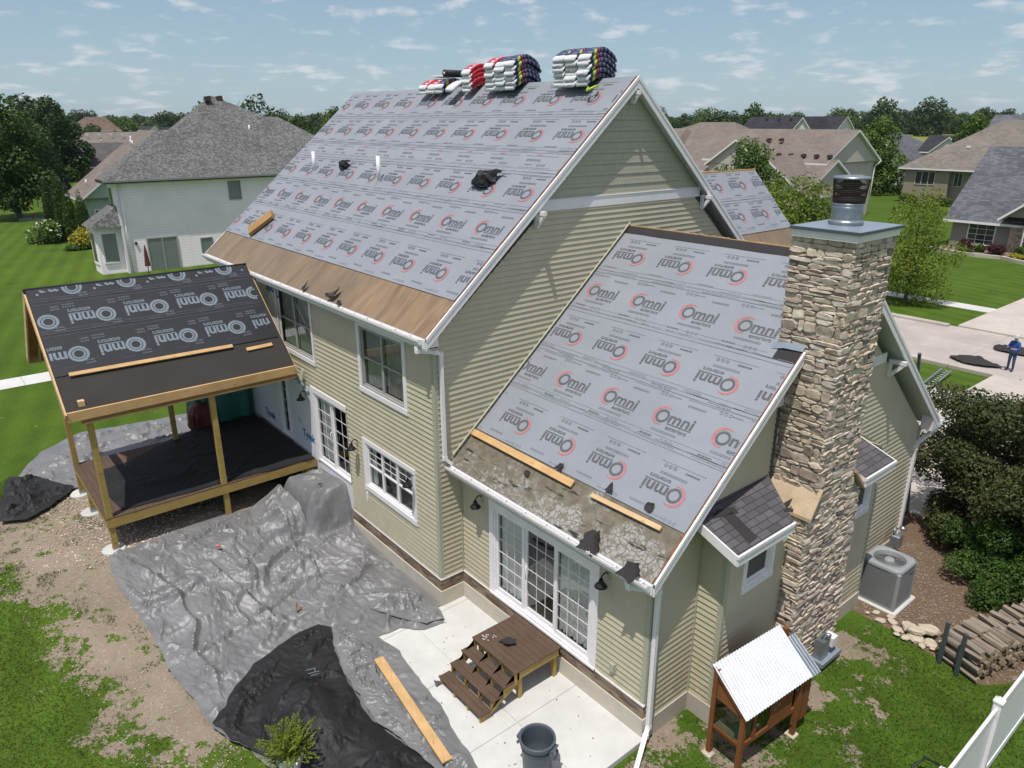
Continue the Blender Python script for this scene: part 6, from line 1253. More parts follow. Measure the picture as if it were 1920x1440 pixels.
# fern-like potted plant at the bottom edge
pf = thing('potted_fern', 'yellow green fern in a white planter at the bottom edge', 'potted plant', (2.32,-4.80,.0))
mb = MB(); mb.lathe([(0,0),(.19,0),(.24,.40),(.27,.42),(.27,.45),(.235,.45),(.22,.40),(0,.40)], (0,0,0), M['vinyl'], 4, False); mb.build('planter', pf)
r = random.Random(6); C = []; 
for k in range(80):
    a = r.uniform(0, 6.28); L = r.uniform(.40,.80); el = r.uniform(.5,1.35)
    for j in range(28):
        t = j/27; rad = L*t*math.cos(el)*1.1; z = .42+L*t*math.sin(el)-.25*t*t*L*(1.6-el); 
        for sd_ in (-1,1): w = .055*math.sin(math.pi*(t*.9+.08)); C.append((rad*math.cos(a)-sd_*w*math.sin(a), rad*math.sin(a)+sd_*w*math.cos(a), z))
C = np.array(C); link('fronds', leafmesh('fronds', C, .03, M['leaf_lime'], np.random.default_rng(1).normal(.6,.2,len(C)), 3, .5, .4), pf)
# grass tufts at soil edges and on the near lawns
def tufts(n, seed):
    r = np.random.default_rng(seed); X = np.concatenate([r.uniform(-11,3,n), r.uniform(5.7,11.5,n), r.uniform(-13,-6,n//2)]); Y = np.concatenate([r.uniform(-9.5,-5.3,n), r.uniform(-3,9,n), r.uniform(-9.6,-6.5,n//2)])
    dp = pdist(X, Y, dirt_poly); k = ~inside(X, Y, big) & ~inside(X, Y, blk) & (pdist(X, Y, mulch_poly) < -.1) & ~((X < 5.85) & (Y > -3.35) & (X > -2)) & ~((X < 6.75) & (Y > 1.9)) & ~inside(X, Y, lb)
    dens = np.clip(1-sstep(-.9,.6,dp), .0, 1); dens = np.where(vnoise(X*2.2, Y*2.2, 4) > .68, np.maximum(dens, .6), dens)
    for px, py, rr_, kk in ((7.05,4.2,.7,1),(6.9,6.3,.85,1),(6.05,1.2,.6,1),(6.9,1.9,.8,.8)): dens = dens*(1-kk*np.exp(-((X-px)**2+(Y-py)**2)/rr_**2))
    k &= r.random(len(X)) < dens; X, Y = X[k], Y[k]; C = np.stack([X, Y, terr(X, Y)+.025], 1); me = leafmesh('grass', C, .032, M['leaf_grass'], r.normal(.5,.25,len(X))+.5*(fbm(X*1.2, Y*1.2, 6)-.5), seed, 0., .18); return tag(link('grass', me), 'short green grass growing round the bare soil patches', 'grass', kind='stuff')
M['leaf_grass'] = leafmat('grass_blades', (.030,.060,.010), (.046,.085,.013), (.080,.118,.024), .7, .3)
tufts(42000, 3)
# ================= neighbours
def hfar(x, y):
    z = T(x, y); r_ = math.hypot(x, y); z += float(sstep(330, 700, r_)*1.5*fbm(x/300, y/300, 5)); 
    if y > 0: z += float(sstep(250, 520, x*-.35+y*.94))*4
    return z
class NH:
    def __init__(s, name, label, loc, wall, roof, cat='house'):
        s.o = loc; s.t = thing(name, label, cat, loc); s.wall, s.roofm = wall, roof
    def P(s, mb, name, par=None): mb.v = [(x-s.o[0], y-s.o[1], z-s.o[2]) for x, y, z in mb.v]; return mb.build(name, par or s.t)
    def walls(s, x0, x1, y0, y1, z0, z1, m=None): mb = MB(); mb.box(x0, x1, y0, y1, z0, z1, m or s.wall); return s.P(mb, 'wall')
    def gable(s, x0, x1, y0, y1, ze, zr, ax, m=None, wm=None, ov=.35, rr=None):
        # ridge along ax; fascia trims in white
        mb = MB(); m = m or s.roofm; t = .22
        if ax == 'x':
            c = (y0+y1)/2; q = lambda a, b: None
            for ya, yb in ((y0, c), (y1, c)): p = [(x0,ya,ze-t),(x1,ya,ze-t),(x1,yb,zr-t),(x0,yb,zr-t)]; p = p if ya < yb else [p[1],p[0],p[3],p[2]]; mb.hexa(p+[(a,b,d+t) for a, b, d in p], M['white'], m, M['soffit'])
        else:
            c = (x0+x1)/2
            for xa, xb in ((x0, c), (x1, c)): p = [(xa,y1,ze-t),(xa,y0,ze-t),(xb,y0,zr-t),(xb,y1,zr-t)]; p = p if xa < xb else [p[1],p[0],p[3],p[2]]; mb.hexa(p+[(a,b,d+t) for a, b, d in p], M['white'], m, M['soffit'])
        o = s.P(mb, 'roof'); mb = MB(); w = wm or s.wall
        sl = (zr-ze)/((y1-y0)/2 if ax == 'x' else (x1-x0)/2); k = ov*sl
        if ax == 'x':
            for x in (x0+ov, x1-ov): mb = MB(); mb.face([(x,y0+ov,ze+k-t),(x,y1-ov,ze+k-t),(x,c,zr-t-.02)], w); s.P(mb, 'gable_wall')
        else:
            for y in (y0+ov, y1-ov): mb = MB(); mb.face([(x0+ov,y,ze+k-t),(x1-ov,y,ze+k-t),(c,y,zr-t-.02)], w); s.P(mb, 'gable_wall')
        return o
    def hip(s, x0, x1, y0, y1, ze, zr, rx0, rx1, ry0, ry1, m=None):
        mb = MB(); m = m or s.roofm; A = [(x0,y0,ze),(x1,y0,ze),(x1,y1,ze),(x0,y1,ze)]; t = .2
        R0 = (rx0,ry0,zr); R1 = (rx1,ry1,zr)
        if abs(rx1-rx0) >= abs(ry1-ry0): fs = ([A[0],A[1],R1,R0],[A[2],A[3],R0,R1],[A[1],A[2],R1],[A[3],A[0],R0])
        else: fs = ([A[0],A[1],R0],[A[1],A[2],R1,R0],[A[2],A[3],R1],[A[3],A[0],R0,R1])
        for f in fs: mb.face([p for i, p in enumerate(f) if p not in f[:i]], m)
        for i in range(4): a, b = A[i], A[(i+1)%4]; mb.face([(a[0],a[1],ze-t),(b[0],b[1],ze-t),b,a], M['white'])
        mb.face([(a[0],a[1],ze-t) for a in A[::-1]], M['soffit']); return s.P(mb, 'roof')
    def win(s, ax, c, u0, u1, z0, z1, n=1, sgn=1, tr=M['white'], gl=None, name='window', grid=0):
        # window on plane ax=c ('x' plane facing sgn)
        gl = gl or M['farglass']; mb = MB(); b = .09; o = None
        def bx_(mb, a0, a1, z0, z1, d0, d1, m):
            lo, hi = sorted((c+sgn*d0, c+sgn*d1)); mb.box(*((lo,hi,a0,a1) if ax == 'x' else (a0,a1,lo,hi)), z0, z1, m)
        bx_(mb,u0,u1,z1-b,z1,.0,.07,tr); bx_(mb,u0,u1,z0,z0+b,.0,.08,tr); bx_(mb,u0,u0+b,z0+b,z1-b,.0,.065,tr); bx_(mb,u1-b,u1,z0+b,z1-b,.0,.065,tr)
        for k in range(1, n): u = u0+(u1-u0)*k/n; bx_(mb,u-.05,u+.05,z0+b,z1-b,.0,.06,tr)
        if grid:
            for k in range(1, grid): u = u0+(u1-u0)*k/grid; bx_(mb,u-.015,u+.015,z0+b,z1-b,.03,.045,tr)
            for k in range(1, grid+1): z = z0+(z1-z0)*k/(grid+1); bx_(mb,u0+b,u1-b,z-.015,z+.015,.03,.044,tr)
        o = s.P(mb, name); m2 = MB(); bx_(m2,u0+b,u1-b,z0+b,z1-b,.005,.03,gl); m2.v = [(x-s.o[0], y-s.o[1], z-s.o[2]) for x, y, z in m2.v]; m2.build('pane', o); return o
    def vent(s, x, y, z, kind='box'):
        mb = MB()
        if kind == 'pipe': mb.tube([(x,y,z-.1),(x,y,z+.5)], .07, M['vinyl'], 8)
        elif kind == 'white': mb.box(x-.22,x+.22,y-.2,y+.2,z-.1,z+.2,M['vinyl'])
        else: mb.hexa([(x-.25,y-.25,z-.15),(x+.25,y-.25,z-.15),(x+.25,y+.25,z-.15),(x-.25,y+.25,z-.15),(x-.22,y-.22,z+.16),(x+.22,y-.22,z+.16),(x+.18,y+.2,z+.22),(x-.18,y+.2,z+.22)], M['brown_metal'])
        s.P(mb, {'pipe':'vent_pipe','white':'roof_vent','box':'roof_vent'}[kind])
# white house on the left
h = NH('white_house', 'tall white sided house with mottled grey hip roof behind the porch', (-50,12,.4), M['lap_white'], M['sh_white'])
h.walls(-48.2,-46,4.0,8.6,.2,7.0); h.walls(-59.5,-46.01,8.5,24.2,.2,7.0)
pr_ = [(3.3,7.1),(8.3,10.35),(9.6,10.36),(13.8,12.95),(17.4,11.35),(18.4,11.34),(25,7.1)]; mb = MB(); fx = lambda z: -45.45-(z-7.1)/.8; BX = [-48.2, fx(10.35)-.15, -51.2, -52.9, -54.7, -54.7, -60.1]
mb.face([(fx(z),y,z) for y, z in pr_], M['sh_white']); mb.face([(b_,y,z) for b_, (y, z) in zip(BX, pr_)][::-1], M['sh_white'])
for i_, ((ya, za), (yb, zb_)) in enumerate(zip(pr_[:-1], pr_[1:])): mb.face([(fx(za),ya,za),(fx(zb_),yb,zb_),(BX[i_+1],yb,zb_),(BX[i_],ya,za)][::-1], M['sh_white'])
mb.box(-48.2,-45.45,3.3,8.0,6.88,7.08,M['brown_metal'],None,M['soffit']); mb.box(-60.1,-45.451,8.0,25,6.88,7.081,M['brown_metal'],None,M['soffit']); h.P(mb, 'roof')
mb = MB(); mb.box(-45.44,-45.32,3.2,25,6.97,7.10,M['acgrey']); h.P(mb, 'gutter')
h.win('x',-46,11.9,12.85,5.3,6.68,tr=M['acgrey'],gl=M['blind']); h.win('x',-46,5.5,7.65,.45,2.95,2,tr=M['sash'],gl=M['blind'],name='sliding_door'); h.win('x',-46,9.3,10.2,1.5,2.62,tr=M['acgrey'],gl=M['blind']); h.win('y',4.0,-47.9,-46.7,4.6,6.6,1,-1,M['white'])
mb = MB(); mb.box(-46.01,-45.93,3.96,4.12,.2,6.9,M['white']); mb.tube([(-45.85,4.3,6.8),(-45.9,4.25,.4)],.06,M['white'],6); h.P(mb,'downspout')
h.walls(-48.6,-46.6,2.4,4.0,.2,3.9); mb = MB(); mb.hexa([(-49,2.0,3.9),(-46.2,2.0,3.9),(-45.9,4.0,3.9),(-49,4.0,3.9),(-48.3,3.9,5.3),(-46.9,3.9,5.3),(-46.5,3.99,5.3),(-48.3,3.99,5.3)],M['sh_white']); h.P(mb,'bay_roof'); h.win('x',-46.6,2.65,3.75,1.3,3.5,tr=M['white'],gl=M['blind']); h.win('y',2.4,-48.4,-47.0,1.2,3.5,1,-1)
h.vent(-49.5,15.4,9.9+.3,'pipe'); h.vent(-52.5,14.3,12.75); h.vent(-52.0,13.2,12.7)
mb = MB(); mb.box(-45.99,-45.9,4.7,4.85,2.55,2.75,M['black']); h.P(mb,'wall_lamp')
def patio_umbrella():
    t = thing('folded_umbrella', 'folded dark red umbrella leaning beside the white house', 'umbrella', (-44.2,4.9,.45)); mb = MB(); mb.tube([(0,0,0),(0,0,2.2)],.03,M['bark'],6); mb.build('pole', t); mb = MB(); mb.lathe([(.02,2.3),(.10,1.9),(.16,1.2),(.20,.8),(.02,.75)],(0,0,0),M['maroon'],9,False); mb.build('canopy', t)
patio_umbrella()
# green gabled house with brown roof
h = NH('green_house', 'pale green sided house with long brown gable roof', (-77,14,.4), M['lap_green'], M['sh_brown'])
h.walls(-80,-73.6,7.2,22,.2,3.9); h.gable(-81,-72.8,6.3,23.2,3.6,10.1,'x',wm=M['lap_green']); h.win('x',-73.6,7.5,8.5,.9,2.5,1,1,grid=3); h.vent(-75,7.5,4.9,'pipe'); h.vent(-75.5,12.6,8.6,'pipe'); h.vent(-77,12.8,8.7,'pipe'); h.vent(-78.5,13.2,9.0,'pipe')
# taupe roof house
h = NH('taupe_house', 'low taupe roofed house with tan walls left of the white house', (-195,34,.4), M['lap_tan'], M['sh_taupe'])
h.walls(-206,-191,24.8,50,.2,4.8); h.hip(-207,-190,23.8,51,4.7,8.6,-198,-198,31.5,45); h.walls(-205,-193,20.5,25,.2,4.4,M['lap_slate']); h.hip(-206,-192,19.5,29,4.5,7.0,-199,-199,22.5,27)
for k in range(4): h.vent(-195,31+k*2.6,8.0,'white')
h.vent(-193.5,33.5,6.5,'pipe'); h.win('x',-191,24.95,28.2,1.0,4.3,1,1,M['lap_beige'],M['lap_beige'],'garage_door')
h = NH('grey_roof_house', 'dark grey roofed house just beyond the green house', (-155,27,.4), M['lap_tan'], M['sh_dgrey'])
h.walls(-160,-151,21,34,.2,3.0); h.gable(-162.5,-149.5,20,35,2.9,7.1,'y',wm=M['lap_beige']); h.vent(-154.5,27,5.6); h.vent(-154.5,29.5,5.6)
h = NH('blue_house', 'two storey blue house with a russet hip roof in the distance', (-288,50,.4), M['lap_blue'], M['sh_rust'])
h.walls(-296,-281,44.5,57,.2,8.1); h.hip(-297,-279.6,43.5,58,8.1,12.6,-288,-288,49,55); 
for k in range(3): h.vent(-285.6,50.5+k*1.8,11.2)
h.win('x',-281,46,47,6.2,7.6); h.win('x',-281,54.6,55.8,6.2,7.6)
h = NH('white_gable_house', 'tiny white gabled house with dark roof near the left horizon', (-330,78,.4), M['lap_cream'], M['sh_dark'])
h.walls(-340,-322,75.5,84,.2,5.4,M['white']); h.gable(-342,-321.5,75,84.6,5.6,9.3,'x',wm=M['white']); h.gable(-338,-330,80,96,5.6,9.0,'y')
h = NH('far_grey_house', 'far grey roofed house right of the tiny white gable', (-345,102,.4), M['lap_beige'], M['sh_taupe'])
h.walls(-352,-338,98,108,.2,6); h.hip(-353,-337,97,109,6,9.2,-345,-345,101,105)
h = NH('far_brown_house', 'far brown roof showing between the taupe roof and white house', (-240,60,.4), M['lap_tan'], M['sh_rust'])
h.walls(-248,-234,50,66,.2,5); h.hip(-249,-233,49,67,5,8.4,-241,-241,56,61)
# big brown roofed house across the street
h = NH('brown_roof_house', 'large brown roofed house with beige gables across the street', (-38,78,-.1), M['lap_beige'], M['sh_brown'])
h.walls(-47,-31.6,74,86.2,-.1,6.7); h.gable(-48,-31,73.6,86.9,6.5,10.1,'x'); h.walls(-44,-30.6,69,83,-.1,3.0); 
mb = MB(); mb.hexa([(-46,67.9,2.9),(-30.2,67.9,2.9),(-30.2,74.7,6.7),(-46,74.7,6.7),(-46,67.9,3.12),(-30.2,67.9,3.12),(-30.2,74.7,6.95),(-46,74.7,6.95)],M['white'],M['sh_brown'],M['soffit']); mb.hexa([(-46,74.7,6.7),(-30.2,74.7,6.7),(-30.2,79.5,4.2),(-46,79.5,4.2),(-46,74.7,6.95),(-30.2,74.7,6.95),(-30.2,79.5,4.4),(-46,84,2.6)],M['white'],M['sh_brown'],M['soffit']); h.P(mb,'roof'); mb = MB(); mb.face([(-30.6,69,3),(-30.6,79,4.3),(-30.6,74.7,6.7)],M['lap_beige']); h.P(mb,'gable_wall')
h.gable(-40.4,-29.4,67.2,75,3.3,7.35,'y',ov=.4); h.walls(-40,-29.8,67.6,72,-.1,3.3); h.gable(-45.8,-37.2,71.2,80,6.0,9.0,'y',ov=.4); h.walls(-45.4,-37.6,71.6,76,-.1,6.1)
for k in range(3): h.vent(-42.5+k*1.7,77.2,8.85)
for k in range(5): h.vent(-37.6+k*1.6,74.5+.0,7.25)
mb = MB(); mb.tube([(-31.0,86.6,6.4),(-31.3,85.9,5.8),(-31.3,85.9,0)],.07,M['white'],6); h.P(mb,'downspout')
h = NH('brown_hip_house', 'wide brown hip roofed house left of the beige gabled one', (-64,97,-.1), M['lap_beige'], M['sh_brown'])
h.walls(-81,-50,86,109,-.1,4.2); h.hip(-84,-49,84.5,110,4.2,10.9,-66,-59.5,97,97); h.hip(-90,-62,82,104,4.0,9.95,-82,-66,93.2,93.2); h.vent(-68,87.5,7.6,'pipe')
h = NH('black_roof_house', 'cream house with a black shingle roof and six vents beyond', (-80,152,0), M['lap_cream'], M['sh_dark'])
h.walls(-92,-70,145,160,0,6.2); h.gable(-93,-69.5,143.5,161,6,12.1,'x'); h.gable(-77.8,-70,142,152,7.2,11.9,'y',ov=.4); h.walls(-77.4,-70.4,142.5,150,0,7.3)
for k in range(5): h.vent(-88+k*3.0,151,11.7)
h = NH('olive_house', 'low tan house with taupe hip roof and three window panes', (-26,114,0), M['lap_tan'], M['sh_taupe'])
h.walls(-36,-14,106.6,123,-.1,4.7); h.walls(-36,-30,105.8,110,-.1,4.68); h.hip(-36.8,-13,105.2,124,4.75,11.2,-27.5,-20,114.6,114.6); h.win('y',105.8,-34.5,-31.8,2.5,4.35,3,-1,M['lap_beige']); h.win('y',106.6,-29.6,-28.5,2.4,4.3,2,-1,M['lap_beige']); h.vent(-29.5,109.2,7.6,'white'); h.vent(-30.5,111,8.1)
h = NH('slate_roof_house', 'grey brown house with blue slate roof and stone corner', (-8,74,-.1), M['lap_greybrown'], M['sh_slate'])
h.walls(-15.0,2,68.5,83.5,-.2,2.5); h.gable(-15.7,3,67.9,84,2.35,8.7,'x',ov=.5); h.win('y',68.5,-13.6,-11.3,.2,2.15,1,-1,grid=3)
mb = MB(); stones(mb, Fr((0,68.2,0),XU,(0,-1,0)), -10.1, -8.9, -.1, 2.6); mb.box(-10.1,-8.9,68.21,68.6,-.2,2.6,M['mortar']); mb.v = [(x+8, y-74, z+.1) for x, y, z in mb.v]; mb.build('stone_pier', h.t, tone=True)
h.gable(-10.8,-2.6,66.6,74,2.9,6.2,'y',ov=.5); h.win('y',67.4,-8.8,-6.6,-.1,2.3,1,-1,grid=3); h.walls(-8.9,-3,67.4,69,-.2,2.9)
h = NH('dark_roof_house', 'house with a dark slate roof at the right edge', (-28,140,0), M['lap_beige'], M['sh_slate'])
h.walls(-36.5,-20,133,147,0,6.5); h.gable(-37.3,-19,131,149,6.3,12.1,'x',ov=.5)
h = NH('small_slate_house', 'small bluish house with dark hip roof below the field', (-67,172,0), M['lap_slate'], M['sh_slate'])
h.walls(-74,-61.6,166.5,180,0,5.0); h.hip(-75,-60.8,165.5,181,5,8.6,-68.5,-67,173,173); h.win('y',166.5,-66,-65,3,4.6,2,-1); h.win('y',166.5,-64,-62.6,3,4.6,2,-1)
h = NH('small_dark_house', 'small cream house with a black roof beside the round tree', (-54,172,0), M['lap_cream'], M['sh_dark'])
h.walls(-60,-50,168.5,178,0,4.9); h.gable(-60.7,-49,167.5,179,4.8,8.2,'x',ov=.4); h.gable(-57.4,-50,165.5,172,4.8,8.0,'y',ov=.4)
h = NH('white_gable_shed', 'white gable end peeking out behind the tall round tree', (-50,132,0), M['lap_cream'], M['sh_slate'])
h.walls(-54.5,-46.9,130.2,138,0,4.2); h.gable(-55,-46.4,129.6,139,4.2,7.7,'y',ov=.4)
# ================= trees
tree('shade_tree', 'big dark leafy tree at the left edge of the lawn', 'tree', (-89,2.6,.4), 13.2, 9.6, M['leaf_dark'], 17000, .19, 3, .27, 20, spread=.8)
tree('shade_tree', 'tall dark tree behind the left lawn, pointed crown', 'tree', (-150,17,.4), 14.8, 11, M['leaf_dark'], 12000, .30, 5, .14, 18)
tree('shade_tree', 'lighter green tree between the two dark trees at left', 'tree', (-128,8.2,.4), 11, 9, M['leaf_mid'], 11000, .26, 6, .12, 16)
tree('spruce', 'dark blue green spruce below the taupe roof', 'tree', (-122,11.6,.4), 8.2, 6, M['leaf_spruce'], 1, .2, 7, group=None)
def conifer(t, h, w, n, leaf, seed, m, droop=.25):
    r = np.random.default_rng(seed); z = h*(1-r.random(n)**.62*.98); lay = np.floor(z/h*16); rad = w/2*(1-z/h)**.9*(.72+.28*np.abs(np.sin(z/h*16*math.pi)))*(.35+.65*r.random(n)**.35); a = r.uniform(0, 6.283, n); rad *= .8+.3*vnoise(a*2.2, lay, seed)
    C = np.stack([rad*np.cos(a), rad*np.sin(a), z-rad*droop], 1); C[:,2] = np.maximum(C[:,2], .08); return leafmesh('crown', C, leaf, m, r.normal(.5,.2,n), seed, .1, .4)
for o in list(bpy.data.objects):
    if o.get('label') == 'dark blue green spruce below the taupe roof':
        for c in list(o.children):
            if c.name.startswith('crown'): c.data = conifer(None, 8.2, 6.2, 9000, .2, 3, M['leaf_spruce'])
for i, (x, y, hh_, w) in enumerate(((-68.5,2.9,5.9,1.2),(-66.5,3.5,6.3,1.4),(-63.6,3.7,5.3,1.3),(-61.6,4.3,4.9,1.4))):
    t = thing('arborvitae', ('leftmost slim arborvitae beside the green house','tallest arborvitae, second from the left of the row','third arborvitae of the row, behind the cream hydrangea','rightmost arborvitae next to the yellow shrub')[i], 'tree', (x,y,.4), group='arborvitae row by the green house')
    lob = [(0,0,hh_*(.1+.8*k/8),w*.46*math.sin(math.pi*(.25+.68*k/8))**.8,w*.46*math.sin(math.pi*(.25+.68*k/8))**.8,hh_*.13) for k in range(9)]; C, tn, d = crown(7500, lob, 30+i, .22); C[:,2] = np.maximum(C[:,2], .05); link('foliage', leafmesh('foliage', C, .075, M['leaf_arb'], tn, 30+i, 0, .4, Nrm=d), t)
def bush(name, label, loc, r_, h_, m, n, leaf, seed, cat='shrub', group=None, blooms=None):
    rr = random.Random(seed); lob = [(rr.uniform(-.5,.5)*r_, rr.uniform(-.5,.5)*r_, h_*rr.uniform(.3,.65), r_*rr.uniform(.4,.6), r_*rr.uniform(.4,.6), h_*.36) for _ in range(8)]
    t = mass(name, label, cat, loc, lob, m, n, leaf, seed, .3, (), .4, group)
    if blooms: C, tn, d = crown(blooms[0], lob, seed+1, .02); C += d*.03; link('flowers', leafmesh('flowers', C, blooms[2], blooms[1], tn, seed, .6, .9), t)
    return t
bush('hydrangea', 'cream flowering hydrangea at the left of the arborvitae', (-66.2,1.9,.4), 2.0, 2.3, M['leaf_mid'], 4500, .12, 41, blooms=(420, M['petal'], .13))
bush('golden_shrub', 'golden yellow shrub between arborvitae and white house', (-60.6,4.7,.4), 1.9, 2.4, M['leaf_yellow'], 5500, .12, 42)
bush('low_shrub', 'low green shrub under the golden one', (-60.4,3.2,.4), 1.4, .7, M['leaf_mid'], 2500, .10, 43)
for i, (x, y, h_, w, m) in enumerate(((-106.5,30.5,13.4,9,'leaf_mid'),(-99.3,35.8,14.4,11,'leaf_dark'),(-92.6,38.8,11.9,9,'leaf_dark'),(-130.6,63.7,13.6,10,'leaf_mid'),(-125.9,50,12.5,14,'leaf_far'))):
    tree('shade_tree', ('green treetop just left of the white house roof peak','round dark tree right of the white house roof peak','dark lower tree between white house and our roof','treetop peeking over the main roof rake at left','wide tree behind the dark ones near our roof')[i], 'tree', (x,y,.3), h_, w, M[m], 7000, .28, 50+i, .12, 14)
tree('young_tree', 'young airy green tree on the verge right of the chimney', 'tree', (-7.2,41.3,-.1), 7.3, 5.0, M['leaf_lime'], 10500, .085, 61, .22, 22, spread=.9, r0=.016)
tree('street_tree', 'bright yellow green tree just behind the chimney cowl', 'tree', (-18.2,45.4,-.1), 7.2, 10.4, M['leaf_lime'], 24000, .13, 62, .2, 20, spread=.85)
tree('street_tree', 'taller green street tree above the right gable roof', 'tree', (-22.8,46.0,-.1), 9.8, 6.4, M['leaf_mid'], 16000, .13, 63, .22, 18)
tree('round_tree', 'tall round dark tree right of the beige gable house', 'tree', (-45,115.5,0), 11.8, 9.5, M['leaf_mid'], 12000, .24, 64, .06, 20)
tree('round_tree', 'dense round tree above the taupe hip roof', 'tree', (-36.6,131,0), 12.2, 8.6, M['leaf_mid'], 10000, .26, 65, .15, 18)
t = mass('clipped_hedge', 'long clipped dark hedge between two lawns', 'hedge', (-50,132,0), [(x*-.13, x-9, 1.0, 1.2, 1.6, 1.1) for x in range(0, 22, 2)], M['leaf_dark'], 9000, .18, 70, .2)
for i, (x, y, r_, h_, m, bl, lab) in enumerate(((-12.9,66.6,.75,1.1,'leaf_red',None,'burgundy shrub under the left window of the slate house'),(-10.2,66.0,1.0,1.1,'leaf_red',None,'wide burgundy shrub before the stone pier'),(-11.6,66.3,.5,.9,'leaf_mid',(60,M['petal'],.07),'small green shrub with white flowers between burgundy ones'),(-8.2,66.1,.7,1.0,'leaf_mid',None,'round green shrub right of the stone pier'),(-8.0,64.6,.7,.5,'leaf_yellow',None,'yellow flowering clump at the bed edge'),(-12.3,64.9,.7,.5,'leaf_mid',None,'low green mound in front of the burgundy shrub'),(-6.6,65.2,.7,.8,'leaf_yew',None,'dark small shrub near the right picture edge'),(-34.4,104.6,1.5,1.6,'leaf_mid',None,'grassy clump at the corner of the tan house'),(-29.6,104.6,1.3,1.2,'leaf_mid',None,'round bush under the paired windows of the tan house'))): bush('bed_shrub', lab, (x,y,-.1), r_, h_, M[m], 1800, .08 if y < 80 else .12, 80+i, blooms=bl)
mb = MB(); pr2 = [(-15.5,64.6),(-13,63.6),(-11,63.4),(-9,63.7),(-7.2,62.6),(-5,61.2)]
for a, b in zip(pr2[:-1], pr2[1:]): mb.beam((a[0],a[1],.0),(b[0],b[1],.0),.25,.35,M['fstone'])
tag(mb.build('bed_edging'), 'curved stone edging of the planting bed at right', 'edging'); 
mb = MB(); mb.face([(-15.5,64.6,-.08),(-13,63.6,-.08),(-11,63.4,-.08),(-9,63.7,-.08),(-7.2,62.6,-.08),(-5,61.2,-.08),(-5,68,-.08),(-15,68.4,-.08)], M['band']); tag(mb.build('planting_bed'), kind='structure')
for i, (x, y) in enumerate(((-12.2,63.9),(-9.6,64.0),(-8.9,64.1))): rock(x, y, 0, .3, .4, i, ('pinkish boulder left in the planting bed','pinkish boulder in the middle of the planting bed','pinkish boulder right in the planting bed')[i]); 
# far tree line: copies of four trees
protos = []
for k in range(4):
    hh_, w = 13, (11, 13, 10, 15)[k]; lob = lobes_for(hh_, w, 200+k, 14, .12, .8); C, tn, d = crown(3600, lob, 200+k, .4); protos.append((leafmesh('crown', C, .42, M[('leaf_far','leaf_dark','leaf_far','leaf_mid')[k]], tn, 200+k, .35, .7, Nrm=d), limbs(hh_, w, lob).build('trunk')))
pd = [(a, b.data) for a, b in protos]
for a, b in protos: bpy.data.objects.remove(b)
r = random.Random(9); cnt = 0; C0 = (12.412, -8.083); yaw0 = R(140.453)
kinds = ('rounded green tree in the far tree line', 'broad dark tree in the far tree line', 'narrow dull green tree in the far tree line', 'wide fresh green tree in the far tree line')
def far_tree(u, D, H_, k, sc=1., label=None, group='far tree line'):
    a = yaw0-math.atan((u-960)/1453.)  # direction over the ground
    x, y = C0[0]+D*math.cos(a), C0[1]+D*math.sin(a); t = thing('far_tree', label or kinds[k], 'tree', (x, y, hfar(x, y)-.2), r.uniform(0, 6.28), group); s = H_/13
    t.scale = (s*sc, s*sc, s); a_ = link('crown', pd[k][0], t); b_ = link('trunk', pd[k][1], t); return t
for u in range(-20, 1960, 15):
    left = u < 700; D = r.uniform(330, 520) if not left else r.uniform(360, 620)
    if u > 1580: D = r.uniform(500, 560)
    Hh = r.uniform(9.5, 15.5)*(D/420)**.45*(.92 if u > 1580 else 1); far_tree(u+r.uniform(-8,8), D, Hh, r.randrange(4), r.uniform(1.0,1.35))
for u in range(0, 1600, 26):
    if u > 1230 and u < 1420 or u < 640: far_tree(u+r.uniform(-9,9), r.uniform(240, 300), r.uniform(7.5, 11.5), r.randrange(4), 1.1)
for (u, D, H_, k, sc, lab) in ((1410,280,17.2,1,.72,'tallest tree of the far line, left of the black roof'),(1345,262,14.6,0,1.1,'tall leaning tree top above the brown ridge'),(1500,335,14.2,2,1.3,'spreading tree behind the black roof vents'),(1655,470,20,1,1.0,'large round far tree above the beige gable'),(1740,480,20,1,1.1,'large dark pair of far trees above the field'),(1850,290,15.6,2,.6,'thin tall tree behind the round tree at right'),(141,600,18.5,1,.75,'left dome shaped tree on the left horizon'),(158,602,18.6,1,.75,'middle dome shaped tree on the left horizon'),(173,606,17.8,1,.9,'right dome shaped tree on the left horizon'),(60,262,18,0,1.3,'big distant tree between the dark trees at left'),(95,300,16.5,1,1.2,'distant dark tree behind the pointed crown')): far_tree(u, D, H_, k, sc, lab, None)
def woods(n, seed):
    rr = np.random.default_rng(seed); u = rr.uniform(-150, 2100, n); D = rr.uniform(700, 1500, n); a = yaw0-np.arctan((u-960)/1453.); x = C0[0]+D*np.cos(a); y = C0[1]+D*np.sin(a); z = rr.random(n)**.7*(7+6*vnoise(u/40, D/400, 3))
    z0 = sstep(330,700,D)*1.5*.5+sstep(250,520,x*-.35+y*.94)*(y > 0)*4; C = np.stack([x, y, z0+z], 1); return tag(link('woodland', leafmesh('woodland', C, 3.2, M['leaf_far'], rr.normal(.4,.15,n), seed, .3, .8)), 'continuous distant woodland along the horizon', 'woodland', kind='stuff')
woods(26000, 4)
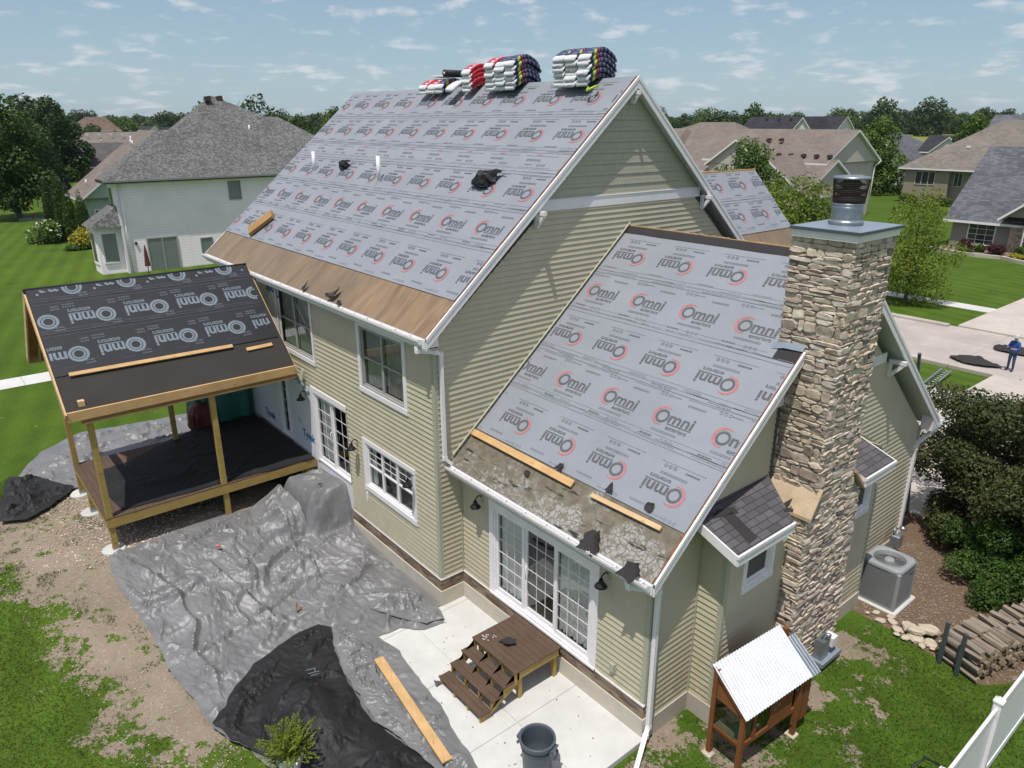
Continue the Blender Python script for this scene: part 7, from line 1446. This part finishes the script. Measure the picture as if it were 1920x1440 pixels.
# swing set and sandbox far on the left lawn
sw = thing('swing_set', 'small wooden swing set in the shade of the big left tree', 'swing set', (-100,4.6,.4)); mb = MB()
for y in (-1.5,1.5):
    for x in (-1,1): mb.beam((x,y,0),(0,y,2.3),.1,.1,M['bark'])
mb.beam((0,-1.6,2.3),(0,1.6,2.3),.1,.1,M['bark']); mb.build('frame', sw); mb = MB()
for y in (-.5,.5): mb.box(-.1,.1,y-.25,y+.25,.5,.54,M['redwrap']); mb.tube([(0,y-.2,.5),(0,y-.2,2.3)],.015,M['bark'],4); mb.tube([(0,y+.2,.5),(0,y+.2,2.3)],.015,M['bark'],4)
mb.build('swing', sw)
mb = MB(); 
for a in ((-1.6,1.6,-.9,-.75),(-1.6,1.6,.75,.9),(-1.6,-1.45,-.75,.75),(1.45,1.6,-.75,.75)): mb.box(a[0],a[1],a[2],a[3],0,.28,M['galv'])
mb.box(-1.45,1.45,-.75,.75,0,.1,M['rock']); mb.box(-.3,0,-.2,.1,.1,.4,M['redwrap']); mb.box(.3,.6,.0,.25,.1,.35,M['wrapblue']); tag(mb.build('sandbox', None, (-87,3.9,.4), R(80)), 'sandbox with coloured toys on the left lawn', 'sandbox')
bf = thing('bird_feeder', 'reddish bird feeder post beside the hydrangea', 'bird feeder', (-74,3.4,.4)); mb = MB(); mb.tube([(0,0,0),(0,0,1.6)],.05,M['bark'],6); mb.build('post', bf); mb = MB(); mb.bbox(-.25,.25,-.2,.2,1.5,1.85,M['maroon'],.03); mb.hexa([(-.35,-.3,1.85),(.35,-.3,1.85),(.35,.3,1.85),(-.35,.3,1.85),(-.02,-.3,2.1),(.02,-.3,2.1),(.02,.3,2.1),(-.02,.3,2.1)],M['maroon']); mb.build('feeder_box', bf)
# ================= person on the driveway
def skin_body(name, joints, edges, radii, parent, mats, pick):
    me = bpy.data.meshes.new(name); me.from_pydata(joints, edges, []); o = bpy.data.objects.new(name, me); COL.objects.link(o)
    md_ = o.modifiers.new('s', 'SKIN'); md_.use_smooth_shade = True
    for i, rr_ in enumerate(radii): me.skin_vertices[0].data[i].radius = rr_ if isinstance(rr_, tuple) else (rr_, rr_)
    me.skin_vertices[0].data[0].use_root = True; sb = o.modifiers.new('u', 'SUBSURF'); sb.levels = 2; sb.render_levels = 2
    bpy.context.view_layer.update(); ev = o.evaluated_get(bpy.context.evaluated_depsgraph_get()); nm = bpy.data.meshes.new_from_object(ev); bpy.data.objects.remove(o)
    nm.materials.clear(); [nm.materials.append(m) for m in mats]
    for p in nm.polygons: p.material_index = pick(p.center); p.use_smooth = True
    return link(name, nm, parent)
pe = thing('person', 'person in blue shirt and pale cap standing on the driveway', 'person', (2.15,31.0,-.2), R(-20))
J = [(0,0,.95),(0,0,1.12),(0,.01,1.38),(0,.0,1.50),(0,-.02,1.60),(0,-.03,1.70), (.18,.01,1.40),(.27,-.06,1.14),(.12,-.30,1.14),(.06,-.36,1.17), (-.18,.01,1.40),(-.27,-.06,1.14),(-.12,-.30,1.14),(-.06,-.36,1.17), (.10,0,.88),(.12,-.01,.48),(.13,.02,.08),(.14,-.14,.04), (-.10,0,.88),(-.12,.01,.48),(-.14,.04,.08),(-.15,-.12,.04)]
Ed = [(0,1),(1,2),(2,3),(3,4),(4,5),(2,6),(6,7),(7,8),(8,9),(2,10),(10,11),(11,12),(12,13),(0,14),(14,15),(15,16),(16,17),(0,18),(18,19),(19,20),(20,21)]
Rr = [(.17,.12),(.16,.12),(.17,.11),.055,.085,.085,.075,.05,.035,.035,.075,.05,.035,.035,.095,.065,.045,.04,.095,.065,.045,.04]
def pk(c): return 0 if c.z > 1.49 or (c.y < -.17 and c.z > 1.0) else (1 if c.z > .93 else (2 if c.z > .10 else 3))
skin_body('body', J, Ed, Rr, pe, [M['skin'], M['bluecloth'], M['jeans'], M['felt']], pk)
mb = MB(); mb.lathe([(.105,0),(.11,.03),(.10,.09),(.05,.125),(0,.13)],(0,-.02,1.66),M['cap'],20); mb.lathe([(.10,.0),(.19,-.015),(.10,.012)],(0,-.03,1.67),M['cap'],16,True,R(200),R(340)); mb.build('cap', pe)
mb = MB(); mb.bbox(-.08,.08,-.42,-.33,1.15,1.19,M['black'],.01); tag(mb.build('controller', None, None), 'small black controller held by the person', 'controller'); o = bpy.data.objects[-1] if 0 else [x for x in bpy.data.objects if x.name.startswith('controller')][0]; o.location = pe.location; o.rotation_euler = pe.rotation_euler
for i, (x, y, w, d_) in enumerate(((.6,31.0,1.1,.55),(1.4,34.6,1.3,.6))):  # two low dark mounds with wrinkled surfaces by the street
    pts = [(x+w*math.cos(a)*(1+.15*math.sin(3*a+i)), y+d_*math.sin(a)) for a in [k*2*math.pi/14 for k in range(14)]]
    drape('black_tarp', pts, lambda X_, Y_, x=x, y=y, w=w, d_=d_: -.19+.30*np.exp(-(((X_-x)/w)**2+((Y_-y)/d_)**2)*1.5), M['felt'], ('low dark mound at the near kerb left of the person','low dark mound on the road behind the person')[i], 'tarp', .12, .06, .6, 60+i)
def ladder(label, a, b, w=.42, side=(1,0,0)):
    a, b, s = Vector(a), Vector(b), Vector(side).normalized()*w/2; t = thing('ladder', label, 'ladder', tuple(a)); q = b-a
    for sg in (-1, 1): mb = MB(); mb.beam(s*sg, q+s*sg, .03, .08, M['galv'], s); mb.tube([q+s*sg*1., q+s*sg+q.normalized()*.05], .05, M['can'], 8); mb.build('rail', t)
    n = int(q.length/.3)
    for k in range(1, n): mb = MB(); p = q*(k/n); mb.tube([p-s, p+s], .016, M['galv'], 6); mb.build('rung', t)
ladder('aluminium ladder rising past the far sunroom eave', (4.9,13.3,-.12), (4.9,11.86,5.15)); ladder('aluminium ladder lying on the front lawn behind the crabapple', (.9,24.0,.02), (.5,28.0,.10))
# car-free street: nothing else
if not any(m for m in ()): pass

# ================= air: thin summer haze over the plain
mb = MB(); mb.box(-6600,6600,-6600,6600,-6,42,M['black'])
hzm = bpy.data.materials.new('haze'); hzm.use_nodes = True; T_ = hzm.node_tree; T_.nodes.clear(); ho = T_.nodes.new('ShaderNodeOutputMaterial'); pv = T_.nodes.new('ShaderNodeVolumePrincipled'); pv.inputs['Color'].default_value = (.80,.90,1,1); pv.inputs['Density'].default_value = .00007; pv.inputs['Anisotropy'].default_value = .2; T_.links.new(pv.outputs[0], ho.inputs['Volume'])
hz_ = mb.build('haze', uv=False, weld=True); hz_.data.materials.clear(); hz_.data.materials.append(hzm); tag(hz_, kind='stuff', label='thin pale summer haze over the plain')
